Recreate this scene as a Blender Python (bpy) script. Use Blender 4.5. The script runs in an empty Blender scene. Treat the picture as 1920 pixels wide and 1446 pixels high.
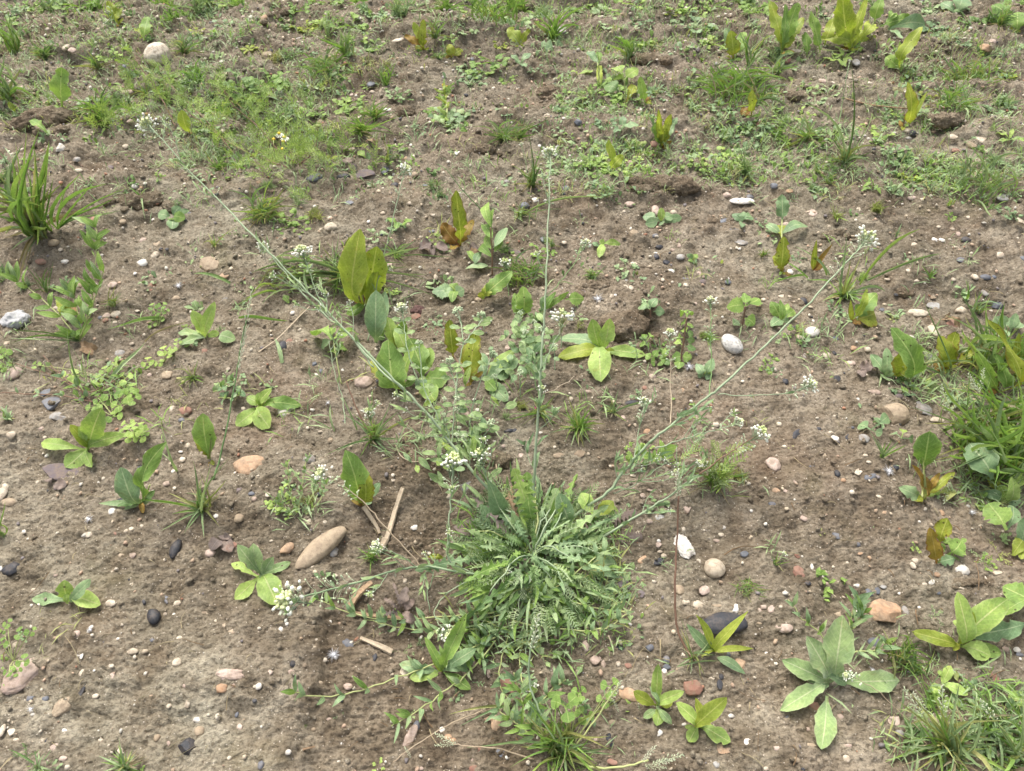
import bpy, math, random
import numpy as np
from mathutils import Vector, Matrix

SC = bpy.context.scene
COL = SC.collection
RNG = random.Random(7)

# ---------------------------------------------------------------- camera, light, exposure
CAM_H, DEPR, LENS, SENS = 0.85, math.radians(50.0), 26.2, 36.0
cam_d = bpy.data.cameras.new("camera"); cam = bpy.data.objects.new("camera", cam_d); COL.objects.link(cam)
cam.location = (0, 0, CAM_H); cam.rotation_euler = (math.pi/2 - DEPR, 0, 0)
cam_d.lens = LENS; cam_d.sensor_width = SENS; cam_d.sensor_fit = 'HORIZONTAL'
cam_d.clip_start = 0.02; cam_d.clip_end = 500
cam_d.dof.use_dof = True; cam_d.dof.focus_distance = 1.0; cam_d.dof.aperture_fstop = 18.0
SC.camera = cam
world = bpy.data.worlds.new("World"); SC.world = world; world.use_nodes = True
wn = world.node_tree.nodes; wl = world.node_tree.links
bgn = wn["Background"]; sky = wn.new("ShaderNodeTexSky"); sky.sky_type = 'NISHITA'; sky.sun_disc = False
SUN_EL, SUN_AZ = math.radians(58), math.radians(-25)          # azimuth from +Y towards +X
sky.sun_elevation = SUN_EL; sky.sun_rotation = SUN_AZ
sky.air_density = 1.0; sky.dust_density = 6.0; sky.ozone_density = 0.6
hs = wn.new('ShaderNodeHueSaturation'); hs.inputs['Saturation'].default_value = .42      # high thin cloud: a pale sky
wl.new(sky.outputs[0], hs.inputs['Color']); wl.new(hs.outputs[0], bgn.inputs[0]); bgn.inputs[1].default_value = 0.15
sun_d = bpy.data.lights.new("sun", 'SUN'); sun_d.energy = 1.6; sun_d.angle = math.radians(24); sun_d.color = (1.0, 0.95, 0.87)
sun = bpy.data.objects.new("sun", sun_d); COL.objects.link(sun)
_d = Vector((math.sin(SUN_AZ)*math.cos(SUN_EL), math.cos(SUN_AZ)*math.cos(SUN_EL), math.sin(SUN_EL)))
sun.rotation_euler = _d.to_track_quat('Z', 'Y').to_euler()
SC.view_settings.view_transform = 'Standard'; SC.view_settings.look = 'None'
SC.view_settings.exposure = 0.84; SC.view_settings.gamma = 1.0; SC.view_settings.use_curve_mapping = False
SC.cycles.max_bounces = 6; SC.cycles.transparent_max_bounces = 4

# ---------------------------------------------------------------- noise (numpy)
_prm = np.random.RandomState(11).permutation(4096).astype(np.int64)
def _h(ix, iy, s=0):
    return _prm[(_prm[(ix + s*131) & 4095] + iy) & 4095]
_ga = np.random.RandomState(5).rand(4096)*2*np.pi
_gx, _gy = np.cos(_ga), np.sin(_ga)
_rv = np.random.RandomState(9).rand(4096)
def gnoise(x, y, s=0):
    x0 = np.floor(x).astype(np.int64); y0 = np.floor(y).astype(np.int64); fx = x-x0; fy = y-y0
    u = fx*fx*fx*(fx*(fx*6-15)+10); v = fy*fy*fy*(fy*(fy*6-15)+10)
    def g(i, j):
        h = _h(x0+i, y0+j, s); return _gx[h]*(fx-i)+_gy[h]*(fy-j)
    a = g(0,0)*(1-u)+g(1,0)*u; b = g(0,1)*(1-u)+g(1,1)*u
    return (a*(1-v)+b*v)*1.5
def fbm(x, y, o=4, s=0, gain=.5):
    r = 0; a = 1
    for k in range(o):
        r = r + a*gnoise(x*2**k, y*2**k, s+k); a *= gain
    return r
def domes(x, y, s=0, rmin=.35, rmax=.62, keep=1.0):
    """height of rounded crumbs, one per cell"""
    x0 = np.floor(x).astype(np.int64); y0 = np.floor(y).astype(np.int64); best = np.zeros_like(x)
    for i in (-1,0,1):
        for j in (-1,0,1):
            cx = x0+i; cy = y0+j; h = _h(cx, cy, s)
            px = cx + .5 + (_rv[h]-.5)*.7; py = cy + .5 + (_rv[(h*7+3) & 4095]-.5)*.7
            r = rmin + (rmax-rmin)*_rv[(h*13+5) & 4095]
            on = _rv[(h*29+1) & 4095] < keep
            st = .7 + .6*_rv[(h*17+2) & 4095]
            d2 = ((x-px)*st)**2 + ((y-py)/st)**2
            best = np.maximum(best, np.where(on, np.sqrt(np.maximum(0, r*r-d2)), 0))
    return best

# ---------------------------------------------------------------- pixel <-> place
FW = Vector((0, math.cos(DEPR), -math.sin(DEPR))); UP = Vector((0, math.sin(DEPR), math.cos(DEPR)))
KF = SENS/LENS
CP = Vector((0, 0, CAM_H))
def ray(px, py):
    return FW + Vector((1,0,0))*((px-960)/1920*KF) + UP*((723-py)/1920*KF)
def flat(px, py):
    d = ray(px, py); t = -CAM_H/d.z; return d.x*t, d.y*t
_exf, _eyf = flat(572, 1330)
def macro(x, y):
    z = 0.020*gnoise(x*2.1+3, y*2.1+7, 40) + 0.012*gnoise(x*5.3, y*5.3, 41)
    z = z + 0.006*gnoise(x*13, y*13, 42)
    far = np.clip((y-.75)/.9, 0, 1)
    z = z + far*(0.022*np.maximum(0, gnoise(x*4.1+9, y*7.7+1, 44)) )
    s1 = gnoise(x*3.6+2*0+.35*gnoise(x*17, y*17, 53), y*6.2, 50); s2 = gnoise(x*8.5+.4*gnoise(x*30, y*30, 54)+4, y*12, 51)
    z = z + (.007+.010*far)/(1+np.exp(-np.clip((s1-.12)/.035, -30, 30))) + (.004+.006*far)/(1+np.exp(-np.clip((s2-.22)/.05, -30, 30)))
    # crust edge lower left of the photo: loose hollow to its right
    ex = x - (_exf + 0.016*gnoise(y*16, y*0+3.3, 46) + 0.006*gnoise(x*60, y*60, 47) + 0.004*gnoise(x*140, y*140, 48) + 0.10*np.maximum(0, y-.36))
    ey = y
    m = 1/(1+np.exp(-np.clip(ex/0.0045, -30, 30)))*(1/(1+np.exp(-np.clip((0.50-ey)/0.02, -30, 30))))*(1/(1+np.exp(np.clip((ex-.34)/0.05, -30, 30))))
    z = z - 0.019*m
    return z, m
_GX0, _GX1, _GY0, _GY1, _GS = -3.2, 3.2, -0.4, 4.6, 0.004
_gxs = np.arange(_GX0, _GX1, _GS); _gys = np.arange(_GY0, _GY1, _GS)
_GM, _ = macro(*np.meshgrid(_gxs, _gys))
def H(x, y):
    i = (x-_GX0)/_GS; j = (y-_GY0)/_GS
    i = min(max(i, 0), len(_gxs)-2.001); j = min(max(j, 0), len(_gys)-2.001)
    a, b = int(i), int(j); u, v = i-a, j-b
    return float((_GM[b,a]*(1-u)+_GM[b,a+1]*u)*(1-v) + (_GM[b+1,a]*(1-u)+_GM[b+1,a+1]*u)*v)
def P(px, py, h=0.0):
    """the place whose image is (px,py) and which stands h above the ground under it"""
    d = ray(px, py); z = h
    for _ in range(5):
        t = (CAM_H-z)/-d.z; z = H(d.x*t, d.y*t)+h
    t = (CAM_H-z)/-d.z
    return CP + d*t
def mpp(p):
    return (p-CP).dot(FW)*KF/1920
def above(base, px, py):
    """height over base at which the line of sight through (px,py) passes nearest to straight above it"""
    d = ray(px, py); t = base.y/d.y
    return CAM_H + d.z*t - base.z
def T(tile, x, y):
    if tile == 'F': return x, y
    return 480*int(tile[0]) + x/4.0, (0, 362, 724, 1085)[int(tile[1])] + y/4.0
_LZ = [(690,1310,120,110,1),(790,965,95,110,1),(650,1200,110,60,1),(860,590,110,50,.9),(1290,1400,130,50,.7),(1480,1290,50,90,.8),(1150,700,110,40,.6),(430,960,60,40,.5),(900,1300,90,70,.7),(160,1160,60,40,.4),(1800,1240,90,50,.5),(900,900,70,50,.7)]
def loose_map(X, Y):
    r = np.clip(.22+.5*fbm(X*3.3, Y*3.3, 3, 60), 0, .6)
    for px, py, sx, sy, a in _LZ:
        gx, gy = flat(px, py); gx2, _ = flat(px+sx, py); _, gy2 = flat(px, py-sy)
        d = ((X-gx)/(gx2-gx))**2+((Y-gy)/(gy2-gy))**2+.35*gnoise(X*14, Y*14, 61); r = np.maximum(r, a*np.clip(1.6-d, 0, 1))
    return r
def SCL(tile): return 1.0 if tile == 'F' else .25

# ---------------------------------------------------------------- materials
def newmat(name):
    m = bpy.data.materials.new(name); m.use_nodes = True
    return m, m.node_tree.nodes, m.node_tree.links, m.node_tree.nodes["Principled BSDF"]
def ramp(nt, fac, stops, interp='LINEAR'):
    r = nt.nodes.new("ShaderNodeValToRGB"); r.color_ramp.interpolation = interp
    e = r.color_ramp.elements
    while len(e) < len(stops): e.new(.5)
    for k, (p, c) in enumerate(stops):
        e[k].position = p; e[k].color = (*c, 1) if len(c) == 3 else c
    nt.links.new(fac, r.inputs[0]); return r.outputs[0]
def mix(nt, fac, a, b, mode='MIX'):
    m = nt.nodes.new("ShaderNodeMix"); m.data_type = 'RGBA'; m.blend_type = mode
    for s, v in ((0, fac), (6, a), (7, b)):
        if hasattr(v, 'is_linked'): nt.links.new(v, m.inputs[s])
        else: m.inputs[s].default_value = v if s == 0 else (*v, 1)
    return m.outputs[2]
def tnoise(nt, vec, scale, detail=3, rough=.55, dist=0):
    n = nt.nodes.new("ShaderNodeTexNoise"); n.inputs['Scale'].default_value = scale
    n.inputs['Detail'].default_value = detail; n.inputs['Roughness'].default_value = rough; n.inputs['Distortion'].default_value = dist
    if vec is not None: nt.links.new(vec, n.inputs['Vector'])
    return n.outputs['Fac']
def math_(nt, op, a, b=0.0, clamp=False):
    m = nt.nodes.new("ShaderNodeMath"); m.operation = op; m.use_clamp = clamp
    for s, v in ((0, a), (1, b)):
        if hasattr(v, 'is_linked'): nt.links.new(v, m.inputs[s])
        else: m.inputs[s].default_value = v
    return m.outputs[0]
def bump(nt, h, strength, dist, bs):
    b = nt.nodes.new("ShaderNodeBump"); b.inputs['Strength'].default_value = strength; b.inputs['Distance'].default_value = dist
    nt.links.new(h, b.inputs['Height']); nt.links.new(b.outputs[0], bs.inputs['Normal']); return b

def soil_mat(name, tint=(1,1,1)):
    m, N, L, bs = newmat(name); nt = m.node_tree
    g = N.new("ShaderNodeNewGeometry").outputs['Position']
    big = tnoise(nt, g, 3.2, 4, .6); mid = tnoise(nt, g, 26, 4, .65); fine = tnoise(nt, g, 220, 4, .7); gr = tnoise(nt, g, 700, 2, .6)
    c = ramp(nt, mid, [(.30, (.158*tint[0], .127*tint[1], .089*tint[2])), (.5, (.238*tint[0], .203*tint[1], .153*tint[2])), (.72, (.326*tint[0], .288*tint[1], .225*tint[2]))])
    c2 = ramp(nt, fine, [(.35, (.50,.47,.44)), (.48, (.96,.955,.95)), (.65, (1.28,1.28,1.28))])
    c = mix(nt, 1.0, c, c2, 'MULTIPLY')
    c3 = ramp(nt, big, [(.35, (.80,.76,.72)), (.62, (1.16,1.15,1.13))])
    c = mix(nt, 1.0, c, c3, 'MULTIPLY')
    la = N.new("ShaderNodeAttribute"); la.attribute_name = "loose"
    c = mix(nt, math_(nt, 'MULTIPLY', la.outputs['Fac'], .62), c, mix(nt, 1.0, c, (.74,.68,.62), 'MULTIPLY'))
    # thin greenish algae bloom and reddish patches
    a = ramp(nt, tnoise(nt, g, 8.5, 3, .6), [(.60, (0,0,0)), (.74, (.28,.28,.28))])
    c = mix(nt, a, c, (.16, .15, .065))
    r = ramp(nt, tnoise(nt, g, 5.1, 3, .6, .5), [(.54, (0,0,0)), (.75, (.30,.30,.30))])
    c = mix(nt, r, c, (.27, .165, .105))
    # older grey-olive crust
    gq = ramp(nt, tnoise(nt, g, 2.3, 4, .6, .3), [(.42, (0,0,0)), (.62, (.55,.55,.55))])
    c = mix(nt, gq, c, mix(nt, 1.0, c, (.96, 1.06, 1.04), 'MULTIPLY'))
    # pale mineral specks
    v = N.new("ShaderNodeTexVoronoi"); v.inputs['Scale'].default_value = 330; L.new(g, v.inputs['Vector'])
    sp = math_(nt, 'LESS_THAN', v.outputs['Distance'], .26)
    sepc = N.new("ShaderNodeSeparateColor"); L.new(v.outputs['Color'], sepc.inputs[0])
    sel = math_(nt, 'GREATER_THAN', sepc.outputs[0], .90)
    c = mix(nt, math_(nt, 'MULTIPLY', sp, sel), c, (.50, .44, .36))
    L.new(c, bs.inputs['Base Color']); bs.inputs['Roughness'].default_value = .93
    bs.inputs['Specular IOR Level'].default_value = .25
    hh = math_(nt, 'ADD', math_(nt, 'MULTIPLY', fine, 1.0), math_(nt, 'MULTIPLY', gr, .45))
    bump(nt, hh, 1.0, .0042, bs)
    return m
MSOIL = soil_mat("dry_soil"); MCLOD = soil_mat("shaded_clod_soil", (.80,.75,.70))  # clods use the same soil, its colour darkened to stand for their shading

def leaf_mat(name, c1, c2, vein, rough=.55, trans=.28, spots=0.0, edge=None, sheen=0.0, sidev=1.0):
    m, N, L, bs = newmat(name); nt = m.node_tree
    oi = N.new("ShaderNodeObjectInfo").outputs['Random']
    uv = N.new("ShaderNodeUVMap"); uv.uv_map = "UVMap"
    sx = N.new("ShaderNodeSeparateXYZ"); L.new(uv.outputs[0], sx.inputs[0])
    tc = N.new("ShaderNodeTexCoord").outputs['Object']
    geo = N.new("ShaderNodeNewGeometry")
    nz = tnoise(nt, geo.outputs['Position'], 90, 3, .6)
    f = math_(nt, 'ADD', math_(nt, 'MULTIPLY', oi, .65), math_(nt, 'MULTIPLY', nz, .5))
    c = ramp(nt, f, [(.12, c1), (.85, c2)])
    au = math_(nt, 'ABSOLUTE', math_(nt, 'SUBTRACT', sx.outputs[0], .5))
    mid = math_(nt, 'LESS_THAN', au, .028)
    if sidev > 0:
        w = math_(nt, 'FRACT', math_(nt, 'SUBTRACT', math_(nt, 'MULTIPLY', sx.outputs[1], 9.0), math_(nt, 'MULTIPLY', au, 4.5)))
        sv = math_(nt, 'MULTIPLY', math_(nt, 'LESS_THAN', math_(nt, 'ABSOLUTE', math_(nt, 'SUBTRACT', w, .5)), .07), .20*sidev)
        vm = math_(nt, 'MAXIMUM', math_(nt, 'MULTIPLY', mid, .7), sv)
    else:
        vm = math_(nt, 'MULTIPLY', mid, .5)
    c = mix(nt, vm, c, vein)
    rim = ramp(nt, au, [(.40,(0,0,0)),(.5,(.30,.30,.30))])
    c = mix(nt, rim, c, vein)
    mt = ramp(nt, tnoise(nt, geo.outputs['Position'], 340, 3, .65), [(.3,(.80,.80,.78)),(.7,(1.15,1.15,1.12))])
    c = mix(nt, 1.0, c, mt, 'MULTIPLY')
    bl = ramp(nt, tnoise(nt, geo.outputs['Position'], 62, 4, .6, .8), [(.60,(0,0,0)),(.74,(.45,.45,.45))])
    c = mix(nt, bl, c, mix(nt, 1.0, c, (.95,.62,.45), 'MULTIPLY'))
    dkc = ramp(nt, tnoise(nt, geo.outputs['Position'], 30, 3, .6), [(.38,(.76,.80,.80)),(.6,(1.06,1.04,1.0))])
    c = mix(nt, 1.0, c, dkc, 'MULTIPLY')
    if edge:
        base = ramp(nt, sx.outputs[1], [(.0, (1,1,1)), (.34, (0,0,0))])
        c = mix(nt, math_(nt, 'MULTIPLY', base, .75), c, edge)
        c = mix(nt, ramp(nt, math_(nt, 'ADD', au, math_(nt, 'MULTIPLY', nz, .25)), [(.50,(0,0,0)),(.62,(.7,.7,.7))]), c, edge)
    if spots > 0:
        v = N.new("ShaderNodeTexVoronoi"); v.inputs['Scale'].default_value = 210; L.new(geo.outputs['Position'], v.inputs['Vector'])
        sc_ = N.new("ShaderNodeSeparateColor"); L.new(v.outputs['Color'], sc_.inputs[0])
        s = math_(nt, 'MULTIPLY', math_(nt, 'LESS_THAN', v.outputs['Distance'], .3), math_(nt, 'GREATER_THAN', sc_.outputs[0], 1-spots))
        c = mix(nt, math_(nt, 'MULTIPLY', s, .75), c, (.05,.035,.015))
    L.new(c, bs.inputs['Base Color']); bs.inputs['Roughness'].default_value = rough
    bs.inputs['Specular IOR Level'].default_value = .25
    if sheen: bs.inputs['Sheen Weight'].default_value = sheen; bs.inputs['Sheen Roughness'].default_value = .6
    hb = math_(nt, 'ADD', math_(nt, 'MULTIPLY', nz, .8), math_(nt, 'MULTIPLY', vm, -.7))
    bump(nt, hb, .5, .0009, bs)
    tr = N.new("ShaderNodeBsdfTranslucent"); L.new(mix(nt, 1.0, c, (1.15,1.25,.7), 'MULTIPLY'), tr.inputs[0])
    mx = N.new("ShaderNodeMixShader"); mx.inputs[0].default_value = trans
    L.new(bs.outputs[0], mx.inputs[1]); L.new(tr.outputs[0], mx.inputs[2])
    L.new(mx.outputs[0], N["Material Output"].inputs[0])
    return m
M = {
 'lg': leaf_mat("light_green_leaf", (0.252,0.374,0.091), (0.408,0.550,0.156), (0.590,0.620,0.296), .5, .3, .01),
 'mg': leaf_mat("mid_green_leaf", (0.160,0.276,0.066), (0.278,0.414,0.107), (0.512,0.606,0.242), .5, .3, .05),
 'dk': leaf_mat("deep_green_leaf", (0.096,0.182,0.058), (0.175,0.277,0.095), (0.344,0.440,0.220), .5, .25),
 'bg': leaf_mat("bluish_green_leaf", (0.168,0.270,0.130), (0.279,0.395,0.205), (0.479,0.556,0.341), .45, .2, .01),
 'gg': leaf_mat("hairy_grey_green_leaf", (0.204,0.309,0.110), (0.319,0.447,0.172), (0.550,0.593,0.365), .8, .2, 0, None, .5),
 'yg': leaf_mat("yellow_green_leaf", (0.247,0.312,0.043), (0.397,0.471,0.086), (0.595,0.608,0.201), .45, .38, .04),
 'ol': leaf_mat("olive_dock_leaf", (0.229,0.283,0.041), (0.385,0.433,0.068), (0.620,0.620,0.187), .42, .38, .10, (.20,.12,.03)),
 'rd': leaf_mat("reddish_dock_leaf", (0.254,0.131,0.039), (0.322,0.231,0.046), (0.448,0.339,0.130), .5, .3, .10, (.20,.06,.03)),
 'dp': leaf_mat("purple_grey_dead_leaf", (0.150,0.115,0.105), (0.27,0.21,0.185), (0.300,0.240,0.220), .7, .1),
 'db': leaf_mat("brown_dead_leaf", (0.170,0.110,0.065), (0.300,0.210,0.130), (0.360,0.280,0.190), .8, .1),
 'gr': leaf_mat("grass_blade_green", (0.161,0.291,0.068), (0.321,0.481,0.130), (0.513,0.620,0.268), .4, .3, 0, None, 0, 0),
 'gb': leaf_mat("bluish_grass_blade", (0.197,0.294,0.137), (0.377,0.478,0.257), (0.564,0.620,0.402), .4, .22, 0, None, 0, 0),
 'gy': leaf_mat("yellowing_grass_blade", (0.251,0.310,0.096), (0.443,0.440,0.193), (0.560,0.550,0.321), .5, .3, 0, None, 0, 0),
 'st': leaf_mat("dry_straw_blade", (0.320,0.260,0.160), (0.460,0.390,0.270), (0.500,0.440,0.330), .7, .15, 0, None, 0, 0),
 'fm': leaf_mat("feathery_green_leaf", (0.216,0.339,0.071), (0.386,0.509,0.143), (0.568,0.620,0.286), .5, .3, 0, None, 0, 0),
}
def plain(name, c1, c2, scale=60, rough=.7, bumps=.3, bd=.0006, obj=False):
    m, N, L, bs = newmat(name); nt = m.node_tree
    oi = N.new("ShaderNodeObjectInfo").outputs['Random']
    g = N.new("ShaderNodeNewGeometry").outputs['Position']
    nz = tnoise(nt, g, scale, 4, .65)
    c = ramp(nt, math_(nt, 'ADD', math_(nt, 'MULTIPLY', oi, .4), math_(nt, 'MULTIPLY', nz, .7)), [(.25, c1), (.75, c2)])
    L.new(c, bs.inputs['Base Color']); bs.inputs['Roughness'].default_value = rough
    bump(nt, nz, bumps, bd, bs); return m
def stone_mat(name, c1, c2, dark, mott=.4, rough=.75, spec=.3, dirt=.68, scale=1.0):
    m, N, L, bs = newmat(name); nt = m.node_tree
    oi = N.new("ShaderNodeObjectInfo").outputs['Random']
    geo = N.new("ShaderNodeNewGeometry"); g = geo.outputs['Position']
    a = tnoise(nt, g, 55*scale, 5, .65, .6); b = tnoise(nt, g, 260*scale, 4, .7)
    c = ramp(nt, math_(nt, 'ADD', math_(nt, 'MULTIPLY', oi, .45), math_(nt, 'MULTIPLY', a, .62)), [(.2, c1), (.85, c2)])
    c = mix(nt, ramp(nt, tnoise(nt, g, 24*scale, 3, .6, 1.2), [(.50,(0,0,0)),(.62,(mott*.8,)*3)]), c, dark)
    c = mix(nt, ramp(nt, b, [(.36, (mott,)*3), (.50, (0,0,0))]), c, dark)
    d = ramp(nt, tnoise(nt, g, 120, 4, .7), [(.46, (0,0,0)), (.64, (dirt,)*3)])
    c = mix(nt, d, c, (.22,.165,.115))
    L.new(c, bs.inputs['Base Color']); bs.inputs['Roughness'].default_value = rough; bs.inputs['Specular IOR Level'].default_value = spec
    bump(nt, math_(nt, 'ADD', a, b), .45, .0007, bs); return m
S = {
 'W': stone_mat("white_quartz", (.56,.53,.47), (.74,.71,.65), (.42,.36,.28), .35, .6, .35, .4),
 'C': stone_mat("cream_stone", (.46,.39,.29), (.63,.56,.45), (.30,.23,.15), .4),
 'T': stone_mat("tan_stone", (.30,.235,.155), (.43,.345,.245), (.17,.12,.075), .45),
 'P': stone_mat("pinkish_stone", (.38,.29,.235), (.55,.44,.37), (.26,.18,.14), .4),
 'O': stone_mat("orange_stone", (.37,.235,.14), (.50,.36,.24), (.26,.12,.05), .4),
 'R': stone_mat("brick_red_stone", (.23,.12,.085), (.34,.20,.15), (.16,.07,.05), .4, .85),
 'K': stone_mat("black_stone", (.014,.017,.023), (.045,.047,.056), (.08,.075,.07), .2, .55, .3, .22),
 'B': stone_mat("slate_grey_stone", (.085,.095,.115), (.16,.17,.19), (.05,.05,.06), .35, .55, .4, .3),
 'G': stone_mat("grey_stone", (.25,.24,.225), (.39,.38,.355), (.15,.14,.13), .45),
 'M': stone_mat("mauve_grey_stone", (.135,.110,.115), (.21,.175,.175), (.08,.06,.065), .4, .8),
 'Z': stone_mat("black_flecked_white_stone", (.56,.54,.50), (.70,.68,.63), (.07,.07,.07), .62, .6, .35, .25, .8),
}
MSTEM = {
 'g': plain("grey_green_stem", (.20,.28,.15), (.33,.40,.25), 120),
 'y': plain("yellow_green_stem", (.30,.35,.12), (.44,.47,.20), 120),
 'd': plain("dark_green_stem", (.10,.19,.06), (.18,.29,.10), 120),
 'r': plain("reddish_brown_stem", (.16,.085,.055), (.26,.16,.10), 120),
 's': plain("dry_straw_stem", (.34,.26,.17), (.50,.41,.29), 120, .8),
}
MPET = plain("white_petal", (.74,.74,.62), (.86,.86,.76), 200, .6)
MBUD = plain("pale_green_bud", (.46,.54,.20), (.70,.74,.42), 300, .6)
MGBUD = plain("hairy_green_bud", (.34,.44,.24), (.58,.64,.44), 300, .8)
MYEL = plain("yellow_flower_disc", (.62,.40,.02), (.78,.55,.05), 300, .7)
MFLUFF = plain("white_seed_fluff", (.72,.72,.74), (.86,.86,.88), 100, .9)
MPAPER = plain("weathered_grey_paper", (.36,.36,.36), (.60,.60,.59), 90, .9, .6, .001)
MPINK = plain("magenta_plastic", (.55,.06,.20), (.6,.08,.24), 50, .5)
MDCLOD = plain("dark_maroon_crumb", (.055,.028,.026), (.14,.075,.062), 160, .9, .8, .002)

# ---------------------------------------------------------------- mesh tools
def mesh(name, v, f, mat, uv=None, smooth=True):
    me = bpy.data.meshes.new(name); me.from_pydata([tuple(a) for a in v], [], f)
    if uv is not None:
        l = me.uv_layers.new(name="UVMap"); idx = np.empty(len(me.loops), int); me.loops.foreach_get("vertex_index", idx)
        l.data.foreach_set("uv", np.asarray(uv, float)[idx].ravel())
    if mat: me.materials.append(mat)
    if smooth: me.polygons.foreach_set("use_smooth", [True]*len(me.polygons))
    me.update(); return me
def link(name, me, parent=None, mw=None):
    o = bpy.data.objects.new(name, me); COL.objects.link(o)
    if parent is not None: o.parent = parent
    if mw is not None:
        if parent is not None: o.matrix_local = parent_inv(parent) @ mw
        else: o.matrix_world = mw
    return o
def parent_inv(p):
    m = p.matrix_basis.copy(); q = p.parent
    while q is not None: m = q.matrix_basis @ m; q = q.parent
    return m.inverted()
def frame(origin, x, n, sx, sy, sz):
    x = x.normalized(); n = n - x*n.dot(x)
    if n.length < 1e-5: n = Vector((0,.3,1)) - x*x.dot(Vector((0,.3,1)))
    n.normalize(); y = n.cross(x)
    m = Matrix.Identity(4)
    for i in range(3):
        m[i][0] = x[i]*sx; m[i][1] = y[i]*sy; m[i][2] = n[i]*sz; m[i][3] = origin[i]
    return m
THINGS = []      # (object, description, px, py, group, category, explicit label)
def empty(name, p):
    o = bpy.data.objects.new(name, None); COL.objects.link(o); o.location = p; o.empty_display_size = .01; return o
def reg(o, desc, cat, px, py, group=None, label=None, size=0):
    o['category'] = cat
    if group: o['group'] = group
    THINGS.append([o, desc, px, py, label]); return o
# ---------------------------------------------------------------- leaf prototypes, chord along +X, bulge +Z
def _w(shape, t, k):
    if shape == 'ov':
        return .07 if t < .12 else .07+.43*math.sin(math.pi*min(1, (t-.12)/.88)**1.15)**.75
    if shape == 'sp':
        if t < .25: return .08+.06*t/.25
        s = (t-.25)/.75; return .14*(1-s)+.46*max(0, math.sin(math.pi*s**1.35))**.7
    if shape == 'la': return .5*math.sin(math.pi*min(1, t*.97+.02)**.85)**.9
    if shape == 'dk':
        if t < .2: return .06
        s = (t-.2)/.8; e = math.sin(math.pi*s**.72)**.55 if 0 < s < 1 else 0
        return .05+.45*e*(1+.09*math.sin(s*31+k*2))
    if shape == 'rd':
        if t < .35: return .05
        s = (t-.35)/.65; return .05+.45*max(0, math.sin(math.pi*s))**.55
    if shape == 'bl': return .5*(.75+.25*min(1, t*4))*(1-t**2.6)
    if shape == 'nt':
        if t < .18: return .05
        s = (t-.18)/.82; return .05+.45*math.sin(math.pi*s**.8)**.8*(.84+.26*((s*8+k*.3) % 1))
    if shape == 'lo':
        if t < .08: return .10
        s = (t-.08)/.92; env = math.sin(math.pi*min(1, s**.8*.93+.04))**.6
        ph = (s*8+k*.3) % 1; return .045+.455*env*((.10+.90*(1-abs(ph-.5)/.55)**1.5) if s < .88 else .8)
    return .3
SEG = {'ov':15,'sp':14,'la':7,'dk':22,'rd':9,'bl':6,'nt':34,'lo':44}
ARCH = [.06, .16, .30]
def leaf_mesh(shape, k):
    n = SEG[shape]; us = (-1,0,1) if shape in ('bl','la') else (-1,-.8,-.45,0,.45,.8,1) if shape in ('ov','sp') else (-1,-.5,0,.5,1)
    rr = random.Random(ord(shape[0])*3100+ord(shape[1])*17+k)
    arch = ARCH[k % 3]*rr.uniform(.8, 1.3); fold = {'bl':.22,'lo':.10}.get(shape, .16)
    side = rr.uniform(-.07,.07) if shape != 'bl' else rr.uniform(-.12,.12)
    tw = rr.uniform(-.35,.35); wv = {'dk':.13,'lo':.12,'ov':.09,'sp':.075,'nt':.08}.get(shape, .0)*rr.uniform(.6,1.4); cu = rr.uniform(-.05,.05); wf = rr.uniform(9,15); drp = rr.uniform(-.25,.45)
    bt, bt2 = rr.uniform(.35,.8), rr.uniform(.35,.8)
    v, uv, f = [], [], []
    for i in range(n+1):
        t = i/n; w = _w(shape, t, k) if i < n else .02
        z0 = arch*4*t*(1-t)*(1-.35*t)+cu*math.sin(2*math.pi*t); y0 = side*4*t*(1-t)
        ct, s_ = math.cos(tw*t), math.sin(tw*t)
        jl, jr = rr.uniform(.93,1.07), rr.uniform(.93,1.07)
        if shape in ('dk','ov','sp') and k % 3 == 1:
            if abs(t-bt) < .06: jl *= .62
            if abs(t-bt2) < .045: jr *= .72
        for u in us:
            yy = u*w*(jl if u < 0 else jr)
            zz = abs(u)*w*fold + (wv*math.sin(t*wf+k*2+(1.7 if u > 0 else 0))*u*u*min(1, w*3)) - drp*max(0, abs(u)-.5)*w*.5
            v.append((t, (yy*ct), 0)) ; x_, y_, z_ = t, yy*ct, z0
            v[-1] = (t - (abs(u)*w*.10 if shape in ('lo','nt') else 0), yy*ct + y0*(3 if shape == 'bl' else 1.5), z0 + zz*.45 + yy*s_*.4)
            uv.append((u*.5+.5, t))
    m = len(us)
    for i in range(n):
        for j in range(m-1):
            a = i*m+j; f.append((a, a+1, a+m+1, a+m))
    return v, f, uv
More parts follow.
